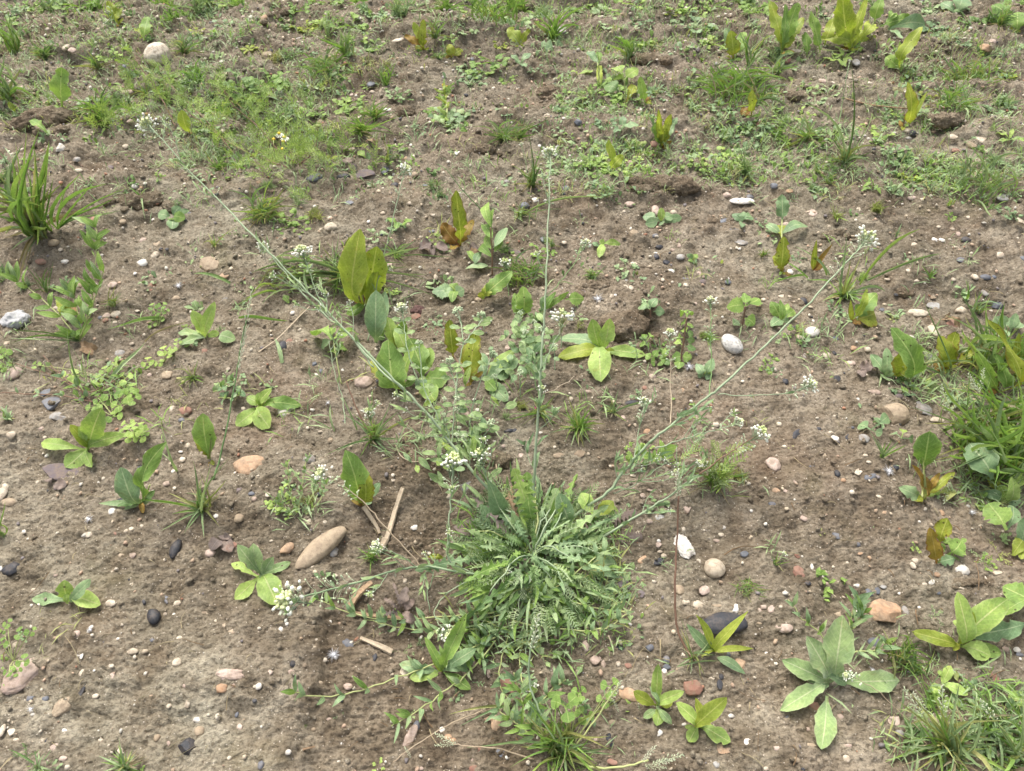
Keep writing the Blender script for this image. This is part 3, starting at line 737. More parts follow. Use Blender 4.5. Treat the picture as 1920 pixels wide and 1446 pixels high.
# ---------------------------------------------------------------- stones: tile, then x,y,w,h (quarter photo pixels),colour+kind,angle
STONES = {
'00':"495,358,60,60,Cr 540,378,60,50,Pa 955,692,110,45,Pr 825,1262,55,45,Mr 940,1100,55,45,Ca 1665,465,40,45,Wr 1800,500,60,50,Pa 945,295,45,55,Ga 720,320,30,30,Wa 355,220,35,25,Cr 1880,128,30,35,Wr 1825,128,30,25,Pr 455,1300,50,30,Cr 585,1280,80,35,Ca 1015,1395,70,50,Wa 1330,1030,35,30,Cr 690,998,30,20,Cr 640,1000,35,25,Ca 575,1195,60,45,Ga 1665,980,50,50,Cr 1890,500,30,30,Cr 890,240,25,25,Pr 1205,180,25,25,Cr 310,745,30,20,Cr 1180,1275,50,25,Pa 80,1250,60,40,Ca 345,1270,40,35,Cr 940,500,60,45,Ba 975,910,50,30,Pr 340,620,40,25,Pr 770,1040,35,30,Pa",
'10':"590,425,110,45,Pf 60,130,50,60,Or 190,690,30,40,Wr 262,693,38,38,Wr 395,650,40,30,Wa 140,590,40,35,Ca 985,825,80,40,Wa 1125,1190,50,30,Or 1185,1180,50,55,Ca 530,105,30,30,Cr 870,690,45,25,Cr 955,320,30,25,Cr 865,635,70,50,Ba 1620,445,45,40,Ba 720,1120,50,30,Pr 500,920,90,55,Ta 590,1278,60,25,Cf 1190,1308,45,40,Tr 1650,1370,40,30,Cr 20,1370,45,40,Oa 1510,1140,45,50,Wf 330,300,90,50,Gf 1065,300,90,25,Cf,20 1410,580,40,30,Gr 970,1280,70,65,Ba 1880,1365,60,40,Ga 1040,1388,65,45,Kr 1095,1380,50,40,Ca 1270,1390,45,30,Kf 80,412,95,45,Tr 110,385,50,40,Kr 1800,1150,35,25,Cr 700,710,60,30,Pf 240,265,25,20,Cr 1030,1310,25,20,Wr 1450,1220,30,20,Cr",
'20':"1320,922,50,30,Kr 795,475,90,50,Pa 1340,520,40,35,Cr 1065,1080,70,50,Ra 885,1215,35,35,Pr 1030,1245,30,35,Cr 260,870,50,40,Cr 965,815,30,50,Wa 1245,545,40,35,Ca 870,1352,40,30,Cr 1155,1130,30,25,Cr 1235,1140,35,25,Cr 405,1415,50,50,Ba 470,1385,30,30,Wr 1695,930,35,35,Oa 1850,930,60,35,Rf 725,390,40,30,Ra 560,285,25,30,Or 325,600,40,25,Cr 995,460,20,20,Cr 205,1095,30,35,Wr 945,915,50,30,Cr 1650,1382,60,25,Bf 1380,365,60,80,Ma 95,1290,30,25,Cr 985,965,30,25,Wr 1575,550,40,40,Br 1730,525,70,30,Pf 1540,478,50,30,Ga 360,230,60,70,Gf,40 25,395,80,40,Tf 1000,745,60,20,Tf",
'30':"515,135,70,70,Ca 725,558,100,40,Cf 410,612,70,50,Pa 620,585,40,40,Ca 480,625,40,35,Cr 525,645,40,25,Cr 1350,440,75,30,Cr 660,470,60,60,Gr 520,510,35,35,Gr 1640,360,110,70,Oa 1390,1030,80,50,Ca 1600,1040,100,70,Cf 1530,1090,80,65,Ta 1590,1205,80,45,Ca 1055,1035,40,20,Wr 1090,1000,80,50,Ka 1220,660,50,50,Br 380,487,60,25,Rf 1775,880,60,45,Wa 1700,880,50,30,Cr 1910,930,30,50,Wr 1365,875,45,35,Wa 1470,905,35,30,Cr 1255,1415,40,35,Cr 45,1395,70,50,Ba 1640,1135,60,25,Cf 1410,1130,90,40,Ra 245,1240,40,25,Cr 215,385,80,40,Ca 915,628,40,25,Cr 1270,1150,40,20,Cr 1725,1060,40,40,Pr 330,1200,40,25,Cr 160,1430,60,30,Of 140,450,80,50,Ra 970,1080,40,20,Or 1215,945,90,20,Tf 1690,310,60,50,Pa 820,570,40,30,Cr 760,625,40,25,Cr 700,760,50,30,Pf",
'01':"1695,615,95,55,Oa,25 1065,525,85,60,Wa,25 1160,465,65,60,Cr 1075,355,70,50,Pa 1175,375,60,60,Tf 1010,605,35,25,Wr 455,425,40,35,Ca 485,515,70,40,Wa 715,200,75,65,Ra 660,258,60,65,Kr 310,515,90,45,Rr 265,455,40,35,Or 1140,695,60,45,Rr 1130,730,40,30,Ra 870,910,75,55,Cr 845,690,70,50,Pr 800,920,60,40,Pr 790,955,50,35,Rr 750,935,40,30,Br 895,1205,80,60,Gr 1255,1365,85,65,Tl 95,1355,140,100,Pr 1535,1185,60,45,Ra 1145,620,55,35,Tr 1425,160,50,60,Br 1150,200,30,25,Wr 1770,325,45,30,Cr 1410,375,30,25,Cr 190,595,50,35,Ca 835,1103,40,25,Cr 990,1130,35,25,Cr 865,970,45,25,Cr 600,1295,60,25,Gf 1320,790,60,40,Tr 1690,805,60,40,Br 1710,1320,35,30,Cr 1775,1298,25,25,Wr 50,1130,60,40,Ca 425,862,60,35,Cr 1030,885,40,20,Cr 1240,655,30,25,Cr 1330,970,30,20,Cr 1120,1365,35,30,Pr 400,370,80,50,Tr 920,215,50,40,Tr 650,375,60,50,Ta 590,690,110,40,Ta,-5",
'11':"555,188,40,35,Cr 440,100,30,25,Wr 700,75,75,35,Bf 1335,165,55,35,Cr 1150,75,30,30,Cr 845,215,30,30,Wr 1320,285,60,25,Bf 1140,240,40,30,Cr 275,898,40,35,Wr 325,1025,35,25,Cr 195,1145,75,85,Kr 250,1115,60,45,Rr 295,1115,35,25,Cr 440,1280,50,45,Ba 485,1335,50,45,Ka 455,1358,55,20,Wf 660,1325,50,25,Wf 1350,630,45,55,Ca 1435,608,30,25,Cr 1000,535,60,40,Pa 490,275,35,25,Cr 1890,1160,50,50,Pa 950,150,40,30,Cr 1230,330,25,20,Cr 1630,820,30,20,Cr 1110,1290,25,20,Cr 60,1300,20,18,Cr 560,255,95,70,Cr 1665,800,50,40,Ta 1200,930,80,60,Ra 1745,1210,50,25,Cr",
'21':"1075,125,60,90,Pr 1212,145,50,40,Cr 175,55,55,45,Wr 95,95,70,55,Br 400,10,50,35,Ka 885,85,80,45,Pr 1160,520,60,60,Ka 1075,320,50,35,Kr 1100,405,75,40,Ka 1080,475,50,50,Kr 1075,450,40,20,Wa 1265,480,70,45,Gr 1190,588,60,40,Wr 1250,395,40,40,Pr 1205,428,35,25,Pr 1180,280,60,30,Cr 920,310,80,60,Tl 700,465,80,40,Tf 1300,650,55,40,Ka 1405,605,40,35,Pr 1430,625,30,40,Pr 1425,665,70,50,Ma 1615,640,30,30,Wr 1620,670,50,40,Br 915,530,60,35,Ca 895,712,35,45,Ca 850,710,50,40,Cr 745,775,40,40,Cr 775,765,25,25,Wr 520,750,80,50,Mf 530,820,30,30,Cr 645,855,40,30,Cr 1590,205,80,30,Kf,20 1665,280,80,35,Bf 945,1358,45,35,Cr 1053,1375,55,40,Pr 1635,1295,35,25,Cr 1885,800,35,30,Cr 1845,840,60,25,Oa 840,140,30,25,Cr 390,370,50,40,Ca 1610,15,60,40,Pr 1780,30,60,40,Br 1305,690,45,40,Ca 1130,650,30,35,Cr 1720,370,110,40,Gf 855,655,25,25,Wr 235,350,50,60,Br 30,460,110,80,Mf 1170,830,30,20,Cr 880,920,40,22,Cr 1370,830,40,30,Pr 790,580,35,20,Cr 1580,930,30,20,Wa",
'31':"325,150,120,60,Pf 135,235,50,40,Pr 165,592,50,45,Wr 1255,352,50,45,Wa 1305,355,50,40,Wa 1405,410,60,25,Cf 1485,352,70,45,Kr 1740,465,60,50,Cr 1455,500,80,35,Bf 1245,1035,85,95,Cr 1380,980,150,60,Rf,10 1075,1082,55,30,Wr 1725,840,110,75,Ba 1630,630,80,45,Br 1695,630,40,30,Br 1550,630,55,45,Cr 1440,880,100,60,Ca,15 1245,845,120,55,Gf,15 1630,750,70,60,Ga 245,1080,80,60,Pa 430,1220,90,65,Ca 500,1200,35,40,Ka 270,1215,45,60,Ga 620,1278,80,40,Pr 650,1165,80,45,Oa 745,1170,60,45,Ca 335,960,30,30,Wr 265,810,60,60,Kr 190,1015,60,35,Kr 510,1088,60,30,Bf 130,775,110,25,Cf 45,900,60,30,Kr 865,872,65,30,Bf 1840,1190,70,40,Pr 1100,390,50,35,Cr 895,648,45,20,Cr 1055,580,40,35,Cr 1115,658,40,20,Cr 1390,650,35,30,Cr 1280,255,35,25,Cr 680,120,35,40,Ca 1500,183,30,25,Cr 1385,270,30,25,Cr 1080,35,70,35,Pr 1155,50,40,25,Cr 520,1395,60,55,Ka 130,1415,50,45,Kr 390,430,50,20,Cf 460,252,30,20,Cr 545,478,30,20,Cr 1895,210,50,60,Ca 1760,30,100,50,Gf 1215,1225,90,80,Ga 1420,310,50,40,Pr 1350,1425,70,30,Pa 480,930,60,40,Ma 1915,490,40,40,Br 1230,780,60,40,Tf 1560,250,50,22,Tr",
'02':"340,45,110,55,Bf 380,130,150,85,Bf 440,230,140,80,Ga 85,365,80,65,Ca 300,318,60,40,Pa 350,522,30,30,Wr 280,722,30,30,Cr 175,665,35,35,Gr 450,755,110,55,Mf 20,790,80,130,Cr 840,940,65,55,Wr 880,1100,65,35,Rf,-20 945,1088,35,30,Cr 985,1072,45,30,Cr 1063,1050,30,25,Cr 662,1115,65,45,Cr 1165,1015,35,30,Cr 1795,985,75,75,Tr 1285,170,40,50,Cr 1385,190,110,70,Rr 1360,255,50,35,Kr 1370,550,55,50,Ca 1410,445,40,40,Cr 1355,420,35,30,Wa 1280,383,35,20,Wr 1355,493,35,20,Wr 1300,640,35,30,Wr 1620,975,40,35,Wr 1890,750,35,30,Cr 1885,805,50,30,Kr 1795,780,60,50,Ma 1760,1190,50,50,Ra 905,860,80,45,Kr 1050,640,80,100,Ba 80,1370,150,95,Kr 10,1360,50,50,Wr 995,1268,55,50,Pa 420,1410,55,45,Pa 775,692,30,25,Cr 1235,1300,25,20,Cr 1755,742,30,20,Cr 1905,845,40,35,Pr 330,385,40,25,Cr 1575,1250,80,60,Pr 1825,170,35,30,Cr 1250,730,60,40,Pr 400,472,40,22,Cr 510,450,40,20,Wr 905,1270,50,30,Tr 845,1392,30,20,Cr 60,870,130,60,Tr",
'12':"570,1245,90,85,Gl 1185,1055,70,65,Wa 1435,822,60,55,Cr 1305,872,30,25,Wr 1030,708,35,30,Cr 555,685,45,35,Wa 90,815,45,45,Ca 1075,655,40,30,Br 515,1020,40,30,Cr 1125,1152,35,25,Wr 1845,870,60,50,Oa 1310,80,100,90,Ol 1590,210,60,80,Pa 1660,178,40,30,Wr 1880,90,50,50,Pr 385,1010,100,60,Ca 400,550,90,60,Gl 225,1220,130,80,Oa,40 580,1420,70,40,Ca 690,1270,40,40,Wa 1475,1180,35,50,Pr 1300,1255,30,25,Cr 770,1225,35,30,Cr 560,405,60,45,Ta 1780,670,30,40,Cr 115,1160,30,20,Cr 1855,450,30,30,Pr 1580,750,120,75,Gf 1295,1205,40,35,Tr 430,1370,70,50,Ca 1000,630,22,18,Cr 480,340,35,18,Cr 150,990,35,25,Pr 440,185,30,20,Cr 1540,1140,35,25,Pr",
'22':"1530,285,80,50,Ca 1015,342,60,45,Or 1088,338,45,35,Ca 1285,40,40,60,Oa 838,238,50,45,Pf 1240,580,45,30,Wa 910,670,50,30,Ca 530,725,60,25,Ca 1310,910,80,90,Pf 1108,985,70,45,Zr 1155,930,35,25,Cr 945,1105,35,40,Cr 1100,1190,50,45,Pa 1285,1068,35,40,Cr 1110,1243,40,25,Cr 1140,1270,45,35,Cr 990,1300,110,50,Oa,20 1115,1310,130,50,Kf,15 1400,1315,35,40,Cr 1030,1015,55,35,Pr 1795,935,25,25,Wr 1570,1115,45,30,Cr 1530,900,30,25,Cr 1535,1160,50,25,Pr 1685,182,30,25,Cr 1745,1260,70,50,Ba 900,125,110,45,Kr 570,40,60,30,Pa 440,95,40,40,Ca 320,457,30,25,Cr 573,508,25,25,Cr 510,510,100,60,Ta 978,820,50,50,Pa 1065,718,35,25,Wr 1040,775,60,30,Pa 68,515,45,60,Pa 15,335,60,45,Kr 215,350,35,20,Wr 920,285,30,50,Ca 25,885,50,30,Oa 1000,15,50,40,Ra 1590,1060,50,30,Wa 1465,130,40,50,Pa 1650,215,25,25,Wr 1100,1160,30,25,Wr 690,740,35,25,Wa 740,600,30,22,Cr 1440,1080,25,20,Cr 1490,870,30,20,Cr 1730,380,60,25,Tf 350,520,90,40,Ta 1900,690,25,20,Cr",
'32':"1170,175,120,130,Ga 1270,255,110,50,Ca 505,390,65,45,Wf 210,360,110,42,Kr,38 620,308,60,28,Kr 380,320,45,28,Kr 470,348,45,25,Cr 720,395,80,75,Gr 520,652,45,60,Kr 680,645,75,42,Cf,30 770,680,115,55,Ba,20 960,610,50,40,Kr 1300,952,50,50,Or 270,993,60,50,Pa 510,1095,95,95,Bf 565,1135,60,20,Cf,-12 670,1185,50,35,Br 205,715,35,45,Pa 60,785,60,40,Or 145,780,75,40,Pf 35,890,60,45,Br 630,795,40,35,Cr 835,828,45,30,Cr 1460,1378,95,80,Wl 1090,1345,45,50,Cr 1105,1310,50,40,Cr 1290,1300,35,30,Wr 235,1400,90,90,Rl 330,1350,40,70,Wa 335,1290,50,30,Br 225,1275,50,40,Rr 430,1392,30,25,Cr 290,1300,30,25,Cr 1275,1415,60,40,Oa 500,225,50,22,Cr 790,45,120,50,Pa 1045,70,60,45,Kr 1100,72,30,25,Wr 675,100,30,25,Wr 1235,100,30,25,Cr 895,75,30,20,Cr 985,75,60,35,Mr 420,520,60,60,Ta 600,380,50,30,Kf,60 85,285,40,35,Cr 410,415,50,25,Ka 730,520,40,25,Cr 875,950,40,25,Or 565,705,40,30,Or 1500,900,30,25,Wr 1395,875,30,25,Cr 1720,1400,80,30,Cf 490,1355,25,20,Cr 595,1325,25,25,Cr 1175,920,40,30,Cr 1115,915,30,25,Cr 495,828,30,20,Cr 1590,1045,40,22,Cr 330,600,50,30,Ka 690,1255,60,20,Of,10 760,1285,35,35,Oa 1000,900,30,20,Cr 200,850,18,15,Wr 1135,1015,22,18,Wr",
'03':"1735,715,210,72,Pl 1415,925,65,100,Ca 1325,625,70,60,Cr 990,545,80,45,Cr 1480,1060,85,42,Wa,-15 1495,1145,75,70,Tr 830,185,80,50,Cr,-15 1330,185,55,40,Cr 1345,445,45,30,Cr 1238,265,30,25,Cr 1303,270,28,25,Wr 575,415,50,50,Pr 675,385,55,65,Wa 600,560,90,40,Wf,-60 600,860,130,32,Kf,75 715,880,50,35,Cr 1395,800,55,35,Pr 1665,820,90,60,Ol 1750,800,35,35,Pa 900,1295,55,38,Cr,-60 1800,1110,50,50,Pa 755,1215,40,30,Cr 810,1248,30,25,Cr 480,1140,50,30,Wa,-30 85,1150,80,45,Cf 10,1140,50,90,Cr 120,1210,50,25,Cr 320,1215,30,30,Cr 355,1220,45,45,Ka 245,1018,35,25,Wr 335,940,40,25,Wr 315,832,30,25,Cr 340,900,60,50,Ba 225,895,70,45,Ba 1775,1020,30,40,Kr 1520,260,85,35,Tf 1740,400,60,40,Tr 1690,350,50,35,Tr 1615,320,30,30,Cr 1540,340,25,20,Wr 920,340,30,30,Cr 1265,955,40,35,Cr 1255,1240,45,45,Pr 1175,1195,50,50,Tr 410,1265,70,50,Pa 1720,1345,35,30,Cr 470,1350,60,40,Pa 445,740,40,30,Cr 620,710,55,60,Ca 825,655,25,30,Cr 840,735,40,60,Pr 1245,155,70,35,Kr,-50 250,85,45,30,Cr 115,498,50,45,Cr 1020,1033,50,20,Cf 985,40,30,20,Cr 1880,665,25,25,Wr 945,5,60,22,Kr 1000,410,30,22,Cr 885,450,28,22,Wr 705,690,22,18,Wr 1500,520,22,18,Cr 1910,810,28,25,Cr 665,1120,35,18,Cr 730,1140,30,15,Wr 520,1195,25,20,Wr 430,1160,30,20,Wr 710,1048,25,22,Wr 235,200,25,20,Wr 65,1065,22,18,Cr 1140,460,40,30,Kr",
'13':"510,612,50,40,Cr 430,522,45,35,Cr 100,705,50,38,Pr 275,640,45,55,Ka 265,700,50,35,Pr 20,805,50,50,Wr 240,1300,50,40,Wr 640,1230,45,35,Wr 620,1380,35,30,Wr 185,380,45,35,Wr,-40 230,338,35,30,Wr 1110,15,50,40,Cr 290,70,50,32,Cr,-50 1120,710,90,120,Cr 1340,745,80,55,Cr 1160,1180,170,75,Pr,65 1200,1110,70,85,Ba 1395,1135,45,45,Wr 1730,1050,90,38,Or 1800,1085,75,115,Or 1440,1190,60,50,Or 1480,1215,50,40,Or 1825,1310,90,65,Bf,20 1635,1425,80,50,Ra 1430,1415,50,50,Ca 1330,1265,100,60,Tf,20 1665,1285,60,40,Rr 690,810,70,50,Pr 890,590,42,60,Kr 555,325,30,30,Wr 35,1400,50,60,Br 1745,715,30,60,Pr 1640,640,50,60,Pa 450,457,30,25,Cr 385,1015,25,25,Cr 555,1055,60,25,Pr 1230,1425,50,30,Pr 1190,350,120,50,Mf 500,405,22,18,Wr 360,590,22,18,Cr 40,1110,20,20,Wr 1015,720,25,18,Cr 780,1410,22,18,Wr 1615,1360,40,28,Pr 470,780,60,30,Tr 365,650,30,35,Tr 700,70,22,18,Wr 625,425,18,16,Cr 600,870,60,30,Tr 540,950,50,28,Tr 430,1130,35,30,Tr",
'23':"1310,175,80,50,Ca 1400,200,90,75,Ca 1445,90,85,75,Pa,40 1255,85,75,80,Tr 1675,225,95,50,Wa,60 820,45,140,105,Ml 970,105,70,75,Mf 630,610,90,75,Pa 685,635,45,75,Pa 795,635,45,50,Ca 730,605,30,35,Cr 815,520,75,50,Ka 1030,515,85,58,Ba,20 965,465,35,40,Tr 970,415,35,35,Tr 555,500,60,80,Pl 440,480,40,45,Pr 1335,510,50,55,Pa 1160,610,55,60,Br 1160,665,60,45,Br 1145,695,40,42,Wr 875,655,60,42,Rr 490,685,45,35,Tr 75,590,40,35,Ga 65,460,25,25,Cr 890,330,55,42,Wa,-40 1570,735,38,45,Kr 1560,795,50,78,Ka 1500,750,60,28,Ca 1775,1210,95,52,Wa,45 1100,1155,60,48,Wr,20 740,1205,75,105,Ka 750,1080,60,45,Tr 805,1205,32,38,Wr 1535,1395,50,48,Gr 1645,1028,45,30,Wr 1735,1070,70,28,Pf,-40 1705,960,40,35,Cr 755,1375,90,50,Ra 1290,1090,40,24,Wf,50 995,1170,45,28,Cr 560,1190,40,32,Pr 1855,330,50,30,Tr 1540,200,90,25,Tf 360,830,40,38,Pr 630,1215,35,50,Pr 270,310,90,65,Ca 460,360,110,50,Kf,40 1610,570,60,50,Br 30,95,55,28,Cr,30 1905,1425,40,30,Cr 1845,1105,20,20,Wr 590,435,22,20,Wr 1290,1255,22,18,Wr 960,1275,40,25,Cr 1830,415,22,18,Wr 1880,920,40,30,Tr 1910,560,30,25,Wr 880,1095,25,18,Cr 1885,210,60,40,Pa 1860,240,40,35,Pa 300,680,25,25,Cr",
'33':"1030,240,50,70,Gr 125,370,130,72,Pr 480,135,60,32,Cr 755,110,62,62,Br 820,90,50,60,Ba 665,50,70,35,Wa 1230,25,60,32,Wa,20 1175,40,40,25,Cr 1450,68,60,28,Ca 1130,90,40,22,Wr 1875,535,70,42,Wa 1890,570,60,35,Ka 1685,745,135,85,Rf,35 1785,530,60,50,Pa 590,1350,50,55,Cr 820,1108,65,38,Wa,30 1135,1375,60,55,Ca 1200,1390,55,55,Ra 950,1065,110,70,Pf,30 985,1160,80,65,Ga 545,1035,50,42,Pr 315,1250,90,32,Tr 600,1255,60,35,Pr 350,955,85,60,Rl 145,1045,40,50,Kr 330,1035,60,28,Gr 80,1040,30,30,Cr 715,1235,50,35,Wa 570,1195,40,25,Cr 535,262,90,35,Tf 675,260,26,45,Wr 1135,215,30,20,Wr 30,225,75,45,Pf,35 95,210,35,25,Cr 435,35,40,30,Pr 300,35,50,38,Kr 865,60,60,28,Gf 1280,105,50,32,Ba 1850,1010,80,38,Pf,55 1820,845,32,28,Wr 1145,858,22,20,Wr 1655,795,25,18,Wr 1180,790,40,24,Pf,60 65,1270,60,38,Pa 880,1300,20,15,Wr 990,110,40,22,Wr 130,95,20,18,Wr 300,1130,40,30,Pr 215,1360,50,40,Tr 265,1430,35,28,Ka 1410,1150,30,22,Cr 140,610,50,35,Tr 30,605,22,20,Wr 775,1200,30,18,Wr,40 1890,600,30,22,Wr 1540,1265,40,25,Rr",
}
ALLST = []; REST = []
for tile, s in STONES.items():
    for it in s.split():
        q = it.split(','); ALLST.append((tile, *map(float, q[:4]), q[4], float(q[5]) if len(q) > 5 else 0.0))
ALLST.sort(key=lambda a: -a[3]*a[4])
CN = {'W':'white','C':'cream','T':'tan','P':'pinkish','O':'orange','R':'brick red','K':'black','B':'slate grey','G':'grey','M':'mauve grey','Z':'flecked white'}
KN = {'r':'rounded','a':'angular','f':'flat','l':'lumpy'}
for i, (tile, x, y, w, h, ck, ang) in enumerate(ALLST):
    px, py = T(tile, x, y); w, h = w/4, h/4; a = math.sqrt(w*h)
    big = i < 250
    if i >= 545: REST.append((px, py, w, h, ck)); continue
    o = put_stone("stone" if big else "pebble", px, py, w, h, 'B' if ck[0] == 'K' and not big and i % 2 else ck[0], ck[1], ang, 3 if a > 22 else 2 if a > 9 else 1, .02)
    sz = 'large' if a > 24 else 'medium-sized' if a > 16 else 'small' if a > 10 else 'tiny'
    shp = 'elongated' if max(w/h, h/w) > 2.2 and ck[1] != 'f' else KN[ck[1]]
    reg(o, f"{sz} {'dark' if ck[0] == 'K' and not big else CN[ck[0]]} {shp} {'stone' if big else 'pebble'}", "stone" if big else "pebble", px, py, "stones lying on the soil" if big else "small pebbles lying on the soil")

if REST:
    V, F, MI = [], [], []; cols = sorted({c[4][0] for c in REST})
    for px, py, w, h, ck in REST:
        o = put_stone("pebble_source", px, py, w, h, ck[0], ck[1], 0, 1); b = len(V)
        V += [tuple(o.matrix_world @ v.co) if False else tuple(o.matrix_basis @ v.co) for v in o.data.vertices]
        F += [tuple(i+b for i in p.vertices) for p in o.data.polygons]; MI += [cols.index(ck[0])]*len(o.data.polygons)
        bpy.data.objects.remove(o)
    me = mesh("fine_pebbles", V, F, None)
    for c in cols: me.materials.append(S[c])
    me.polygons.foreach_set("material_index", MI)
    o = link("fine_pebbles", me); o['kind'] = 'stuff'; o['label'] = "the smallest scattered pebbles on the soil"

# stones that stand out: photo pixels
def hero(name, label, px, py, w, h, c, kind, ang=0, sub=4, lift=.3, thick=None, k=None, cat="stone", grp="stones lying on the soil"):
    o = put_stone(name, px, py, w, h, c, kind, ang, sub, lift, thick, k); reg(o, "", cat, px, py, grp, label); return o
hero("stone", "large smooth black oval stone behind two narrow upright leaves", 1357, 1170, 88, 41, 'K', 's', 6, 4, .35, .5, 0)
hero("stone", "white egg-shaped stone speckled with black, in the open soil", 1371, 647, 38, 30, 'Z', 's', -50, 4, .5, .8, 1)
hero("stone", "flat pure white oval stone below the dark clod", 1391, 377, 47, 13, 'W', 's', 0, 3, .3, .4, 0)
hero("stone", "long thick tan stone lying slanted left of the straw stalk", 601, 1026, 106, 38, 'T', 's', 44, 4, .0, .62, 0)
hero("stone", "large round tan stone standing up among weeds at the back", 302, 119, 47, 50, 'C', 's', 0, 4, 1.35, .9, 2)
hero("stone", "white egg-shaped stone touching a round green leaf", 535, 770, 27, 34, 'W', 's', 0, 3, .5, .8, 3)
hero("stone", "smooth black oval pebble alone on bare soil", 329, 1030, 32, 18, 'K', 's', 86, 3, .4, .7, 0)
hero("stone", "broad orange-tan rounded stone beside the tall grass culm", 470, 875, 57, 38, 'O', 'r', 12, 4, .35, .55, 5)
hero("stone", "orange faceted rock with a cleft near the hairy rosette", 1658, 1150, 62, 48, 'O', 'a', 10, 4, .45, .7, 3)
hero("stone", "white crescent-shaped stone behind the thin reddish stalk", 1283, 1026, 44, 26, 'W', 'l', -60, 4, .4, .6, 2)
hero("stone", "pale cream round stone in open soil, right of the reddish stalk", 1339, 1067, 40, 36, 'C', 's', 15, 4, .5, .75, 4)
hero("stone", "yellow-tan oval stone lying alone in the lower left soil", 119, 1325, 38, 26, 'T', 'r', 40, 4, .4, .7, 4)
hero("stone", "black pitted stone at the bottom edge of the crust", 352, 1402, 40, 30, 'K', 'a', -45, 4, .4, .7, 1)
hero("stone", "blue-black glossy pebble in bare soil", 289, 1157, 30, 22, 'K', 's', -55, 3, .5, .8, 2)
hero("stone", "large tan shell-like stone under the clover leaves", 44, 1266, 72, 42, 'P', 'r', 42, 4, .2, .45, 2)
hero("stone", "flat dark mauve slate slab under the pale rosette", 120, 886, 94, 28, 'M', 'f', -4, 4, .3, .35, 0)
hero("stone", "rough yellowish block of stone beside the paired round leaves", 1675, 778, 56, 46, 'T', 'a', 10, 4, .4, .7, 5)
hero("stone", "large pinkish cream stone below the dock leaves", 682, 717, 36, 22, 'P', 'r', 0, 4, .3, .6, 1)
hero("stone", "brick red angular chip below the black oval stone", 1299, 1289, 36, 34, 'R', 'a', 35, 4, .4, .5, 2)
hero("stone", "flat red stone half hidden by the knotgrass stems", 955, 1283, 52, 34, 'R', 'f', -60, 4, .3, .4, 3)
hero("stone", "orange-brown stone tucked behind the clover leaf", 1180, 1302, 40, 24, 'O', 'r', -15, 3, .4, .6, 0)
hero("stone", "orange wedge-shaped pebble beside the narrow-leaved rosette", 1389, 1246, 28, 22, 'O', 'a', 40, 3, .4, .6, 1)
hero("stone", "flat orange chip with a scalloped edge near the bottom", 1356, 1405, 30, 21, 'O', 'f', 0, 3, .3, .4, 2)
hero("stone", "brownish-grey oval stone mottled with lichen", 394, 497, 40, 25, 'T', 'r', -30, 4, .25, .5, 3)
hero("stone", "slate blue oval stone on the loose crumbly soil", 653, 1207, 26, 15, 'B', 's', -30, 3, .4, .5, 4)
hero("stone", "pale pinkish shard-like stone right of the rosette", 1450, 872, 26, 27, 'P', 'r', 0, 3, .4, .6, 5)
hero("stone", "slate blue flat round pebble under the spreading stem", 1640, 1206, 26, 19, 'B', 's', 0, 3, .4, .5, 1)
hero("stone", "flat grey mottled slab at the foot of the mayweed", 682, 329, 42, 20, 'M', 'f', 8, 4, .3, .4, 2)
hero("stone", "dark grey striped stone at the foot of the mayweed", 591, 335, 26, 15, 'B', 'r', 25, 3, .4, .6, 5)
hero("stone", "blue-black stone between grey slab and striped stone", 644, 332, 26, 12, 'K', 'r', 5, 3, .4, .6, 0)
hero("stone", "blue-grey square pebble beside the bright orange one", 1084, 231, 15, 14, 'B', 'a', -20, 3, .5, .8, 1)
hero("stone", "small bright orange pebble on the dark clod", 1016, 179, 18, 9, 'O', 'r', 0, 3, .8, .7, 2)
hero("stone", "bright white round pebble at the tall grass edge", 115, 280, 15, 17, 'W', 'r', 0, 3, .5, .9, 4)
hero("stone", "cream and orange long stone beside the flat brown shard", 1721, 588, 38, 15, 'C', 'r', -5, 3, .4, .6, 3)
hero("stone", "white oval pebble under the slanting flower stalk", 1522, 624, 27, 20, 'W', 's', 22, 3, .5, .7, 4)
